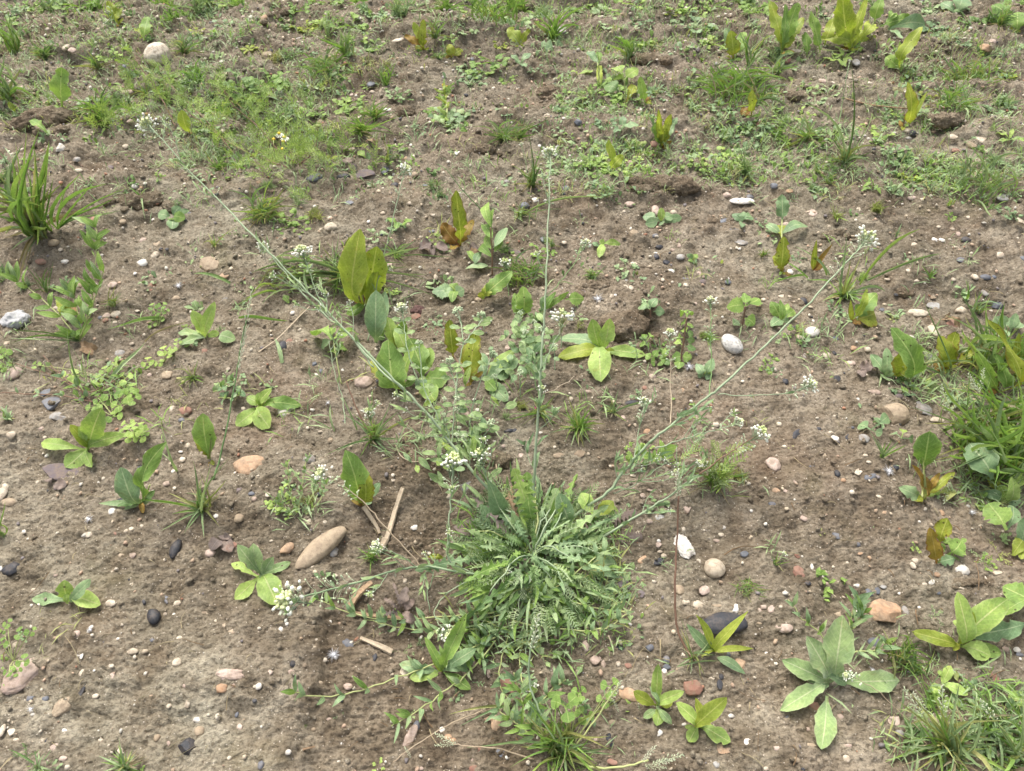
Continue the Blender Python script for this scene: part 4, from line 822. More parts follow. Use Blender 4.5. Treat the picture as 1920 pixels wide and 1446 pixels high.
# ---------------------------------------------------------------- plants with leaves placed one by one
def plant(name, label, cat, tile, cx, cy, leaves, group="broad-leaved weeds on the bare soil", desc=None, zb=.002, st=None):
    """leaves: 'tx ty w up shape mat [bx by bh_mm]' separated by ';' in tile coordinates; default base is the centre"""
    px, py = T(tile, cx, cy); c = P(px, py, 0); root = empty(name, c); k = SCL(tile)
    for L in leaves.split(';'):
        q = L.split()
        if not q: continue
        tx, ty = T(tile, float(q[0]), float(q[1])); up = float(q[3])
        if len(q) > 6:
            bx, by = T(tile, float(q[6]), float(q[7])); b = P(bx, by, float(q[8])/1000 if len(q) > 8 else zb)
        else: b = c + Vector((RNG.uniform(-.002,.002), RNG.uniform(-.002,.002), zb))
        t = tip_point(b, tx, ty, up); w = float(q[2])*k*mpp((b+t)/2)*(.90 if q[4] == 'dk' else .97)
        if up >= .8 and q[4] in ('dk','ov') and float(q[2]) >= 70:
            e_ = b+(t-b)*.30; stem(root, [c-Vector((0,0,.002)), b+(t-b)*.10, e_], .0013, .0010, 'r' if q[5] in ('ol','rd') else 'y', 'leaf_stalk', .0002)
            if cat == 'dock':
                for _ in range(2):
                    a_ = RNG.uniform(0, 6.28); l_ = (t-b).length*RNG.uniform(.18,.34); put_leaf(root, c, c+Vector((math.cos(a_)*l_, math.sin(a_)*l_, l_*RNG.uniform(.1,.7))), l_*.38, 'ov', RNG.choice(['rd','ol','mg','dk']))
        put_leaf(root, b, t, w, q[4], q[5], name="blade" if q[4] == 'bl' else "leaf", zmul=2.2 if cat == 'dead leaf' else 1.0)
    if st:
        tx, ty = T(tile, st[0], st[1]); t = tip_point(c, tx, ty, st[2]); stem(root, [c-Vector((0,0,.002)), (c+t)/2+Vector((.001,0,0)), t], .0016, .0010, st[3] if len(st) > 3 else 'g')
    reg(root, desc or "", cat, px, py, group, label)
    return root
R_ = "leaf_rosette"
plant(R_, "pale green rosette with two upright leaves left of the tall grass culm", "weed", '01', 1550, 1090, "1440 880 95 .8 ov lg;1610 815 85 .9 ov lg;1335 1045 80 .25 ov gg;1345 1140 80 .1 ov gg;1645 1045 60 .3 ov lg;1765 1100 105 .05 ov gg 1640 1085;1480 1010 50 .3 ov lg")
plant(R_, "pale green rosette beside the white egg-shaped stone", "weed", '12', 40, 165, "15 50 90 .7 ov lg;115 20 80 .8 ov lg;-150 300 120 .05 ov lg;340 145 110 .1 ov mg;105 315 160 .05 rd lg;10 290 60 .02 ov lg;-70 80 90 .5 ov lg")
plant(R_, "light green five-leaved rosette above the flat slate slab", "weed", '02', 660, 480, "760 165 175 .75 ov lg;525 290 90 .8 ov yg;310 425 100 .15 ov lg;490 610 150 .05 ov lg;690 610 85 .02 ov lg;940 360 100 .2 ov lg;590 300 60 .85 ov lg")
plant(R_, "pale grey-green rosette left of the large white flower head", "weed", '02', 1960, 1430, "1780 1190 110 .7 sp gg;1900 1180 120 .9 sp gg;1735 1330 70 .2 sp lg;2050 1280 80 .5 sp gg;2180 1320 70 .1 sp gg;1760 1600 110 .02 sp lg;2080 1640 190 .05 ov lg;1970 1300 60 .9 ov gg")
plant(R_, "four-leaved bluish green rosette in open soil", "weed", '03', 545, 180, "240 150 95 .12 sp bg;480 10 120 .7 sp lg;680 5 85 .8 sp bg;755 195 120 .05 sp lg;500 90 40 .5 sp lg")
plant(R_, "bright green five-leaved rosette by the reddish clod", "weed", '21', 670, 1190, "600 945 110 .85 ov lg;735 940 120 .8 ov lg;360 1090 125 .25 ov bg;345 1230 125 .08 ov yg;1000 1215 110 .15 ov lg;670 1415 170 .02 sp lg;775 1195 60 .1 ov yg;690 1110 60 .9 ov gg")
plant(R_, "rosette of toothed green leaves under a small white flower head", "weed", '13', 1400, 700, "1580 260 110 .85 ov mg;1265 440 70 .8 ov mg;1390 545 50 .9 ov lg;1075 640 100 .25 ov bg;1150 745 110 .1 ov lg;1650 525 100 .45 ov bg;1640 600 100 .3 ov bg;1610 830 90 .03 ov mg;1300 480 60 .75 ov yg")
plant(R_, "light green upright rosette between clover and brick chip", "weed", '23', 1090, 960, "1098 640 85 .9 ov lg;1290 845 85 .6 ov lg;910 845 90 .5 ov yg;1205 920 80 .25 ov yg;1085 1105 90 .02 sp lg;985 1045 60 .05 rd gg;1200 1090 60 .03 sp gg;1030 810 60 .6 sp bg")
plant(R_, "light green rosette with rounded leaves below the brick chip", "weed", '23', 1385, 1105, "1230 930 100 .45 sp lg;1375 895 70 .85 sp yg;1610 890 120 .6 sp yg;1640 1225 130 .03 sp lg;1325 1225 90 .02 sp lg;1290 1000 60 .5 sp yg;1295 1110 40 .1 rd lg;1500 1100 60 .2 sp yg")
plant(R_, "narrow-leaved rosette in front of the black oval stone", "weed", '23', 1510, 540, "1770 245 80 .6 la yg;1380 270 60 .75 la yg;1810 525 50 .12 la yg;1310 340 90 .4 la bg;1750 715 75 .03 la bg 1540 590;1420 590 40 .05 la yg;1590 560 35 .1 la yg")
plant(R_, "large hairy grey-green rosette with one tall leaf", "weed", '33', 460, 770, "560 275 220 .75 ov gg 500 740 10;440 550 90 .6 ov yg 520 730 8;290 430 170 .4 ov gg;105 610 140 .2 ov gg;90 990 140 .05 ov gg;400 1280 165 .02 ov gg 440 880;985 765 170 .08 ov gg 540 780;300 770 55 .2 ov bg;290 850 55 .08 ov bg;560 640 90 .6 ov gg;590 790 80 .2 ov bg 400 720 12;640 700 60 .4 ov bg")
plant(R_, "yellowish green rosette near the lower right edge", "weed", '33', 1420, 500, "1420 100 160 .8 ov lg;1430 300 80 .7 ov yg;1800 150 190 .5 ov lg;1385 320 70 .5 ov lg 1540 380 10;1080 400 110 .2 ov yg;1390 540 60 .4 ov ol;1670 580 150 .04 ov lg;1750 560 110 .03 ov mg;1560 380 90 .5 ov lg;1540 250 90 .6 ov yg")
plant(R_, "blue-green hairy leaf lying flat at the right edge", "weed", '33', 1960, 330, "1500 430 160 .12 ov bg;1760 60 220 .35 dk mg 2000 180 20;1740 270 100 .3 ov mg 1960 160 20")
plant(R_, "small rosette with an almost fallen brown leaf", "weed", '33', 1400, 640, "1350 730 40 .02 ov gg;1440 610 60 .2 ov gy;1405 770 60 .02 ov gg 1390 650") if False else None
plant(R_, "pale bluish rosette at the bottom of the knotgrass", "weed", 'F', 738, 1430, "700 1432 26 .2 ov lg;722 1440 24 .1 ov lg;735 1418 20 .5 ov lg") if False else None
plant(R_, "yellow-green three-leaved seedling by the dark round flower head", "seedling", '21', 665, 410, "680 345 45 .8 sp lg;815 385 50 .3 sp lg;655 485 60 .03 sp lg;600 375 40 .3 sp bg")
plant(R_, "small two-leaved seedling near the grey slab", "seedling", '10', 820, 1195, "770 1130 60 .6 sp lg;860 1165 60 .4 sp bg")
plant(R_, "paired round leaves on a low stem beside the yellowish block", "weed", '32', 850, 540, "680 290 95 .5 rd bg 770 330 12;900 225 95 .7 rd bg 770 330 14;860 350 70 .4 rd bg 780 330 10;920 360 60 .6 rd bg 1000 390 16;1090 400 70 .3 rd bg 1000 390 14;1010 325 60 .7 rd lg 1000 390 16;760 330 14 .6 bl gb;1000 400 14 .6 bl gb;820 430 16 .5 bl gb;930 400 14 .8 bl gr;880 420 14 .8 bl gr;800 380 12 .7 bl gb;1040 440 14 .5 bl gr;960 450 14 .6 bl gr")
plant(R_, "bluish green rosette at the edge of the picture, half hidden by a dock leaf", "weed", '33', 1960, 960, "1800 890 140 .3 ov lg")
# docks
D_ = "dock_plant"
plant(D_, "pair of large olive dock leaves on red stalks", "dock", '11', 810, 850, "780 270 215 .93 ov yg 800 840;700 330 150 .92 dk yg;905 400 230 .8 ov yg 840 850;935 470 60 .7 dk yg 830 850;860 660 24 .9 bl gy", "dock plants")
plant(D_, "upright olive dock leaf with a reddish side leaf", "dock", '11', 1530, 400, "1500 -20 115 .97 dk ol;1395 225 130 .6 dk rd;1560 270 60 .6 dk ol;1500 300 60 .5 dk yg;1630 200 90 .5 dk rd;1420 340 60 .2 ov rd", "dock plants")
plant(D_, "olive dock leaf standing behind the hairy flower stems", "dock", '11', 1620, 1420, "1450 950 120 .9 dk ol 1480 1240;1640 1045 160 .75 dk ol;1560 1140 110 .7 dk ol;1640 1250 70 .5 dk yg", "dock plants")
plant(D_, "spotted green dock leaf with wavy yellowish lower leaf", "dock", '11', 1090, 1480, "990 1100 260 .8 dk mg;860 1260 180 .5 dk ol;940 1330 120 .4 dk ol;1180 1130 90 .6 ov lg", "dock plants")
plant(D_, "broad round-leaved dock at the foot of the tall dock leaves", "dock", '11', 900, 1130, "900 730 170 .75 ov bg;970 740 110 .6 ov bg;900 900 130 .5 ov mg 960 1100;985 930 110 .7 ov lg 1040 1150;1110 950 100 .75 ov mg 1050 1160;1080 980 90 .5 ov yg 1040 1150;960 1060 70 .3 ov dk", "dock plants")
plant(D_, "broad mid-green leaves at the base of the hairy stems", "dock", '11', 1250, 1400, "1150 1090 190 .5 ov mg;1310 1160 150 .5 ov mg;1440 1390 180 .15 ov mg;1050 1010 120 .6 ov lg 1140 1240;1340 1560 150 .05 ov mg;1240 1470 100 .1 ov bg", "dock plants")
plant(D_, "wide green leaves spreading right of the hairy stems", "dock", '11', 1720, 1400, "1960 1240 150 .2 ov bg;1900 1330 140 .1 ov bg;1690 1200 110 .5 ov bg;1890 1560 120 .03 ov bg;1800 1480 110 .05 ov mg;1930 1180 100 .4 ov lg", "dock plants")
plant(D_, "toothed green leaf cluster reaching over bare soil", "dock", '11', 1500, 760, "1320 740 140 .3 nt bg;1440 690 100 .5 nt mg;1560 720 110 .4 nt bg;1470 820 80 .1 nt mg;1400 760 90 .3 nt bg", "dock plants")
plant(D_, "green dock leaf pointing right above a dark stem", "dock", '11', 1700, 800, "1920 590 130 .6 dk mg;1760 690 90 .4 dk yg;1690 740 60 .7 dk ol;1830 640 90 .7 dk yg", "dock plants")
plant(D_, "bright green dock leaf behind the woolly plant", "dock", '21', 60, 930, "80 700 140 .9 dk mg;110 860 60 .4 dk mg;20 750 90 .7 dk mg", "dock plants")
plant(D_, "dark green leaf fan beside the tall upright stem", "dock", '21', 230, 900, "290 780 110 .5 ov bg;330 740 60 .7 nt mg;540 790 110 .2 nt mg 400 800 8;430 740 50 .6 nt lg;180 960 90 .1 ov dk", "dock plants")
plant(D_, "flat green leaf umbrella on a thin yellowish stem", "dock", '11', 650, 1400, "450 1070 140 .3 ov mg 570 1100 40;760 1060 110 .3 ov mg 570 1100 40;560 1010 70 .4 nt mg 570 1100 40;490 1150 80 .05 ov bg 570 1100 38;660 1150 90 .2 nt mg 590 1200 20;560 1190 60 .1 nt mg 590 1200 20", "dock plants")
plant(D_, "single upright green dock leaf at the back", "dock", '00', 472, 815, "463 505 150 .97 dk mg;475 790 20 .9 bl gy", "dock plants")
plant(D_, "small dock with green and yellow upright leaves behind the round tan stone", "dock", '00', 1085, 310, "1110 125 90 .85 dk mg;1035 215 60 .4 dk yg;1130 195 70 .4 ov yg;1070 180 40 .8 ov lg", "dock plants")
plant(D_, "bent yellow-green leaf among grass at the back", "dock", '00', 890, 190, "810 5 90 .8 dk yg;925 60 50 .8 dk yg", "dock plants")
plant(D_, "green leaf leaning left beside the dark crumbly clod", "dock", '00', 370, 1020, "232 900 75 .6 ov mg;330 985 40 .2 bl gb", "dock plants")
plant(D_, "yellowish leaf standing behind the white flower head", "dock", '00', 1430, 1000, "1360 825 95 .85 ov yg", "dock plants")
plant(D_, "leaning dock with green leaf over an olive one", "dock", '02', 1575, 555, "1520 205 170 .85 ov mg;1465 395 90 .6 dk ol;1590 300 16 .9 bl gy", "dock plants")
plant(D_, "two broad leaves, one bluish and one green, on thick stalks", "dock", '02', 1060, 880, "905 610 170 .8 ov bg;1250 420 160 .9 ov mg 1075 870;905 740 80 .4 ov ol;740 880 50 .1 la gb;930 930 50 .03 la gb;1140 840 50 .2 la gb", "dock plants")
plant(D_, "dock with a diseased green leaf and a yellow leaf", "dock", '12', 800, 900, "670 480 215 .85 ov mg;800 610 140 .75 dk ol;930 725 70 .5 ov bg 860 850;870 860 50 .1 rd bg;705 850 30 .1 la rd;830 840 40 .2 la rd", "dock plants")
plant(D_, "tall green dock leaves at the upper right edge of the clump", "dock", '30', 100, 400, "15 10 110 .95 dk yg;130 30 60 .9 dk mg;225 20 130 .85 dk mg;265 130 110 .7 dk yg;60 290 70 .6 dk mg;200 250 80 .5 dk yg", "dock plants")
plant(D_, "dock clump of many upright bright leaves at the back", "dock", '30', 620, 380, "320 80 90 .85 dk mg 390 400;500 130 100 .8 dk yg 420 350;280 240 70 .6 dk mg 290 430;380 290 90 .5 dk yg;560 -60 170 .9 dk yg;740 -20 80 .9 dk yg;850 -10 110 .9 dk mg 800 170;690 160 110 .7 dk yg;770 190 110 .6 dk yg;640 200 90 .8 dk yg;590 280 70 .5 dk mg;810 280 80 .4 dk yg;720 340 80 .3 dk mg;540 260 70 .6 dk yg;670 300 90 .5 dk yg", "dock plants")
plant(D_, "folded green dock leaf over a pale one, right of the bright clump", "dock", '30', 830, 330, "1080 140 110 .55 dk mg 840 200 25;1180 180 120 .35 ov bg 900 220 18;940 100 80 .7 dk mg 860 200 20;1010 290 40 .3 ov bg 900 230 12", "dock plants")
plant(D_, "dock seedling with two large rounded leaves on pink stalks", "dock", '30', 985, 515, "1160 200 120 .9 dk yg;880 430 110 .4 ov mg;985 310 45 .85 ov lg", "dock plants")
plant(D_, "slender olive dock with two upright leaves", "dock", '30', 1010, 965, "1045 615 95 .95 dk ol;1195 685 45 .85 la yg 1060 930;985 900 30 .5 la rd", "dock plants")
plant(D_, "dock leaf at the very back edge, pale bluish", "dock", '30', 1400, 110, "1460 -20 170 .5 ov bg;1300 20 90 .3 ov bg;1500 60 80 .2 ov bg", "dock plants")
plant(D_, "rounded green dock leaves in the far right corner", "dock", '30', 1860, 250, "1680 40 140 .5 ov mg 1840 200 10;1870 90 140 .6 ov mg;1850 220 90 .4 dk ol;1900 120 80 .7 dk mg", "dock plants")
plant(D_, "reddish two-leaved dock among back weeds", "dock", '10', 1260, 380, "1180 165 70 .9 dk yg;1255 145 85 .95 dk ol;1110 270 60 .4 dk rd;1200 340 80 .3 dk ol", "dock plants")
plant(D_, "olive and rust coloured two-leaved dock", "dock", '10', 1460, 440, "1450 330 80 .9 dk ol;1545 370 75 .6 dk ol;1420 430 50 .1 la rd", "dock plants")
plant(D_, "yellow-green leaves beside the grass clump at the back", "dock", '20', 60, 350, "-30 210 110 .7 dk yg;130 215 60 .9 dk ol;80 330 70 .3 dk yg;20 230 70 .8 dk yg", "dock plants")
plant(D_, "rust-tinged dock in front of arching grass", "dock", '20', 1660, 460, "1640 230 120 .9 dk ol;1740 240 90 .7 dk mg;1600 210 90 .8 dk bg", "dock plants")
plant(D_, "olive dock leaf at the end of the grass patch", "dock", '20', 1790, 880, "1800 670 80 .9 dk ol;1720 810 80 .4 dk rd", "dock plants")
plant(D_, "dock with several reddish upright leaves, centre back", "dock", '20', 1120, 1110, "1100 820 55 .9 dk ol;1195 855 75 .85 dk ol;1240 880 70 .6 dk bg;1070 920 70 .7 dk mg;1150 960 110 .5 dk ol;1040 880 60 .7 dk bg", "dock plants")
plant(D_, "green leaf with rusty base in the speedwell patch", "dock", '20', 1000, 780, "960 575 80 .9 dk mg;1030 710 50 .3 dk rd", "dock plants")
plant(D_, "upright leaf pair above the chickweed row", "dock", '20', 730, 1290, "725 1045 60 .95 dk yg;840 1165 80 .7 dk yg", "dock plants")
plant(D_, "three dock leaves below the slanting flower stalk, one green two rusty", "dock", '31', 620, 970, "740 715 60 .7 dk yg;815 750 140 .6 dk mg;800 900 200 .3 dk ol;700 980 60 .05 dk rd;620 800 40 .7 la ol", "dock plants")
plant(D_, "small dock with a single blue-green blade and olive lower leaves", "dock", '31', 100, 600, "105 10 120 .9 dk bg 105 220 18;120 325 120 .9 dk ol;300 250 90 .3 la bg 110 300 16;40 470 90 .6 dk ol;75 240 110 .3 dk yg 100 330 10;-20 240 70 .4 la bg 90 300 12", "dock plants")
plant(D_, "small rusty leaf pair by the grass crown", "dock", '31', 345, 590, "365 350 45 .95 la ol;420 520 40 .5 la rd;485 380 35 .8 la rd", "dock plants")
plant(D_, "green and orange dock leaves at the head of the grass clump", "dock", '31', 1040, 1420, "920 1010 200 .9 dk mg;1000 1180 210 .7 dk ol;1130 1250 110 .5 dk bg;900 1290 60 .4 dk ol", "dock plants")
plant(D_, "wide heart-shaped olive leaf pair at the right", "dock", '31', 1330, 1330, "1280 1070 150 .85 dk ol;1410 1040 150 .85 dk ol;1240 1280 110 .4 dk rd;1580 1180 100 .4 dk ol 1420 1300", "dock plants")
plant(D_, "tall narrow dock leaves in the thick grass", "dock", '31', 1720, 1500, "1650 950 70 .9 dk ol;1560 1180 90 .8 dk mg;1880 1050 60 .9 dk ol 1850 1440;1700 1200 90 .7 dk mg;1590 1320 100 .5 dk lg;1940 1010 55 .9 dk mg 1870 1440", "dock plants")
plant(D_, "round green dock leaf on a stout stalk with red-brown lower leaves", "dock", '32', 1160, 850, "1210 340 200 .85 ov mg 1165 620;1160 530 26 .7 bl gy;1080 590 75 .7 ov rd;1400 645 75 .5 dk ol;980 760 110 .25 ov bg;1290 790 60 .15 ov lg;1100 860 60 .02 ov ol;1130 700 18 .6 bl gy;1290 650 60 .5 dk rd", "dock plants")
plant(D_, "large oval dock leaf in front of the thick grass", "dock", '32', 1760, 860, "1510 430 250 .55 ov bg 1680 700 30;1650 660 80 .3 ov ol 1740 800;1800 880 120 .1 dk mg 1700 760;1740 740 100 .4 ov lg;1600 800 90 .1 nt bg;1900 860 100 .1 nt bg;1900 640 160 .5 nt lg 1780 740 12;1830 680 120 .6 nt lg", "dock plants")
plant(D_, "dock leaves hanging over a hole at the right edge", "dock", '32', 1870, 1240, "1650 880 210 .45 dk mg 1790 1080 30;1840 900 120 .5 ov bg 1790 1080 25;1830 1270 110 .1 dk yg 1880 1150;1940 1100 120 .5 dk mg;1900 1300 60 .1 ov yg;1960 960 110 .6 ov bg", "dock plants")
plant(D_, "dock with one orange-green and one rusty leaf alone in the soil", "dock", '32', 1260, 1330, "1345 990 130 .85 ov ol 1290 1180;1215 1060 120 .7 dk rd;1450 1160 150 .45 dk mg 1340 1270;1290 1200 18 .8 bl gy;1400 1290 100 .05 dk bg", "dock plants")
plant(D_, "tuft of arching yellow leaves on the left weed", "dock", '01', 590, 1040, "420 780 90 .7 dk yg 560 970;510 845 60 .6 rd rd 590 910", "dock plants") if False else None
plant(D_, "small leaf pair on the mauve slab side", "weed", '20', 310, 380, "240 350 150 .3 ov bg;380 330 80 .4 ov bg 330 350")
# weeds with toothed leaves
plant("nettle_seedling", "small nettle-like seedling near the slanting flower stalk", "weed", '21', 1720, 1010, "1610 860 130 .8 nt mg 1750 850 28;1850 790 130 .8 nt mg 1750 850 28;1740 750 70 .9 nt mg 1750 850 30;1660 990 80 .3 nt gg 1710 960 8;1820 990 110 .1 nt mg 1740 940 10", st=(1750,850,.9,'r'))
plant("nettle_seedling", "bluish three-leaved seedling right of centre", "weed", '21', 1035, 960, "1090 790 80 .9 nt bg 1035 870 18;945 860 80 .5 nt bg 1035 875 16;1145 895 80 .3 nt bg 1060 890 12;1000 840 60 .6 nt bg 1035 870 16", st=(1035,870,.9,'r'))
plant("nettle_seedling", "low toothed leaves half under the slanting flower stalk", "weed", '31', 90, 960, "20 815 100 .4 nt mg;150 830 90 .4 nt mg;20 1000 90 .1 nt bg;160 960 90 .1 nt bg;90 800 60 .7 nt mg;200 880 70 .3 nt lg")
plant("nettle_seedling", "small bluish weed below the flat white oval stone", "weed", '21', 1720, 225, "1650 160 70 .4 nt bg;1740 140 70 .6 nt bg;1815 190 80 .2 nt bg;1720 260 60 .03 nt bg;1780 160 50 .4 nt bg")
plant("nettle_seedling", "two-stemmed small weed left of the flat white oval stone", "weed", '21', 1110, 220, "980 180 90 .4 rd bg;1080 200 90 .3 rd bg;1000 235 80 .1 rd bg;1120 110 60 .8 ov lg;1205 170 80 .5 rd bg;1275 185 70 .3 rd bg;1130 235 50 .05 rd bg;1200 205 50 .2 rd bg")
plant("nettle_seedling", "small leafy weed by the pair of dark pebbles", "weed", '21', 1350, 510, "1310 460 50 .5 nt bg;1390 460 50 .5 nt mg;1320 510 45 .1 nt mg;1385 520 45 .1 nt bg;1350 480 40 .6 nt lg")
plant("nettle_seedling", "low bluish weed under the tall white-flowered stalk", "weed", '21', 1440, 1380, "1380 1280 80 .4 nt bg;1510 1240 80 .4 nt bg;1470 1300 70 .3 nt lg;1390 1360 60 .1 nt bg;1500 1370 60 .1 nt bg")
plant("nettle_seedling", "small bluish weed beside the white pebble, left edge", "weed", '01', 1300, 190, "1185 155 90 .4 ov bg;1350 100 80 .6 ov bg;1390 190 90 .3 ov mg;1290 270 90 .03 ov bg;1260 200 70 .2 ov mg;1420 130 50 .5 ov bg")
plant("nettle_seedling", "paired bluish leaves among stones at the right", "weed", '31', 1800, 1060, "1700 930 110 .5 rd bg;1850 930 100 .6 rd bg;1720 1080 100 .05 rd bg;1890 970 110 .4 rd bg;1860 900 60 .7 rd bg")
plant("nettle_seedling", "green opposite-leaved weed left of the orange dock leaves", "weed", '31', 880, 1380, "770 1210 90 .4 ov bg;890 1160 80 .6 ov bg;850 1270 80 .2 rd bg;870 1390 90 .03 ov bg;960 1340 70 .1 ov bg")
plant("nettle_seedling", "upright leafy green weed at the back centre", "weed", '20', 650, 650, "565 385 70 .9 ov bg 650 480 30;650 390 60 .95 ov mg 650 480 30;680 450 50 .6 ov bg 650 480 26;640 590 45 .4 ov yg 650 500 22;660 640 50 .1 ov yg 650 540 16", st=(650,480,.95,'y'))
plant("nettle_seedling", "pale star-shaped leafy weed at the back", "weed", '20', 850, 780, "750 510 100 .7 nt lg 840 600 20;945 515 100 .7 nt lg 840 600 20;760 590 80 .5 nt lg 840 600 18;870 620 90 .3 nt mg 840 600 16;690 650 130 .5 nt dk 800 700;770 710 90 .3 nt dk 820 760;920 640 80 .4 ov ol", st=(840,600,.9,'y'))
plant("nettle_seedling", "upright green leaves left of the slanting dark stem", "weed", '11', 1770, 620, "1740 70 80 .95 la mg 1760 250 60;1780 120 60 .9 la mg 1760 280 50;1705 240 70 .8 la mg 1770 340 45;1880 260 70 .6 la bg 1790 400 35;1715 330 60 .6 la mg 1770 420 30;1680 400 70 .5 la mg 1770 480 22;1590 440 50 .5 la mg 1640 520 12;1690 440 60 .6 la bg 1640 530 12;1570 570 60 .3 la gb 1740 545 8;1850 330 50 .7 la mg 1790 440 28", st=(1760,260,.9,'r'))
plant("speedwell", "leafy upright speedwell with reddish stems near the small white flower head", "weed", '21', 1260, 1280, ";".join(f"{x} {y} {w} {u} nt {m} {bx} {by} {h}" for x,y,w,u,m,bx,by,h in [
 (1265,930,50,.8,'mg',1310,940,34),(1345,920,50,.8,'mg',1310,940,34),(1270,975,55,.6,'mg',1310,985,30),(1360,1000,55,.6,'mg',1310,990,30),(1280,1030,60,.5,'mg',1310,1040,25),(1360,1060,60,.5,'dk',1310,1045,25),(1260,1080,60,.4,'mg',1300,1090,20),(1370,1110,60,.4,'dk',1305,1095,20),(1220,1120,60,.3,'lg',1290,1150,14),(1380,1170,70,.3,'dk',1300,1150,14),(1200,1230,90,.2,'mg',1280,1220,8),(1350,1230,90,.1,'mg',1270,1220,8),(1250,1320,80,.03,'mg',1260,1260,4),(1310,900,30,.9,'lg',1310,930,36),
 (985,1060,50,.6,'mg',1010,1110,16),(1040,1080,60,.5,'mg',1010,1110,16),(960,1130,60,.3,'mg',1010,1140,12),(1030,1150,60,.3,'mg',1010,1140,12),(1000,1210,70,.3,'mg',1050,1240,6),(1090,1180,60,.4,'mg',1050,1240,6),(1040,1270,80,.1,'mg',1080,1270,4),(1130,1290,80,.05,'mg',1100,1270,4),(1150,1170,60,.4,'lg',1130,1250,6),(1180,1290,60,.05,'dk',1140,1260,4),(1140,1220,60,.3,'mg',1120,1270,4)]), st=(1310,935,.9,'r'))
# clover
def clover(tile, cx, cy, spots, mat, label, desc="", w=1.0):
    px, py = T(tile, cx, cy); c = P(px, py, 0); root = empty("clover", c)
    for sx, sy, r, h in spots:
        qx, qy = T(tile, sx, sy); p = P(qx, qy, h/1000); s = mpp(p)*.25*r*(1.05 if tile == '23' else .68)
        stem(root, [c, (c+p)/2+Vector((0,0,.003)), p], .0005, .0004, 'y', "stalk", .0003)
        a0 = RNG.uniform(0, 2.1)
        for i in range(3):
            a = a0+i*2.094; t = p+Vector((math.cos(a)*s, math.sin(a)*s, RNG.uniform(-.1,.25)*s))
            put_leaf(root, p, t, s*.95, 'rd' if i < 9 else 'ov', mat, name="leaflet", n=Vector((0,-.3,1)))
    reg(root, desc, "clover", px, py, "clover plants", label)
clover('23', 420, 1300, [(400,960,110,40),(545,1030,70,14),(505,860,60,30),(740,810,75,38),(690,915,60,20),(450,1000,60,20),(490,900,45,26)], 'mg', "clover with trefoil leaves left of the upright rosette")
clover('03', 100, 620, [(60,340,60,20),(160,410,80,18),(20,490,80,20),(240,400,60,12),(180,620,85,14),(70,700,70,8),(130,700,60,6),(30,390,50,18),(60,770,60,4)], 'mg', "clover hanging over the shell-like stone at the left edge")
clover('01', 1190, 1000, [(1150,860,60,16),(1220,850,60,18),(1180,900,55,12),(1240,890,50,12),(1140,990,55,6),(1210,950,50,5),(1160,940,50,8)], 'mg', "small bright green clump crossed by a grass blade")
clover('02', 850, 230, [(830,60,110,14),(960,70,110,16),(900,150,100,8),(860,230,100,4),(1000,100,90,14),(780,130,80,8),(740,90,70,8),(930,20,80,12),(700,160,80,6),(990,30,90,16)], 'mg', "spreading round-leaved weed, pale green, left of the tall culm")
clover('02', 1010, 390, [(1010,330,110,14),(960,290,80,10),(1060,310,80,12),(980,380,90,6),(1060,390,90,5),(1010,350,80,18),(930,350,60,5),(1090,350,60,6)], 'lg', "ruffled lime green weed tip beside the five-leaved rosette")
clover('01', 1230, 1270, [(1240,1190,90,14),(1290,1180,60,14),(1110,1270,80,6),(1200,1280,60,4),(1270,1210,70,10),(1330,1120,50,10),(1400,1130,70,4)], 'lg', "creeping trefoil weed below the two-leaved pale rosette")
clover('01', 800, 1380, [(790,1330,70,8),(740,1400,70,6),(940,1390,90,10),(530,1370,100,8),(860,1310,50,10),(900,1430,60,4),(270,1290,60,4)], 'lg', "round-leaved creeping weed with pale leaves, left side")
clover('01', 30, 1240, [(30,1210,90,10),(60,1200,60,12),(40,1310,80,4),(10,1180,60,10)], 'mg', "trefoil weed at the left edge over a tan stone")

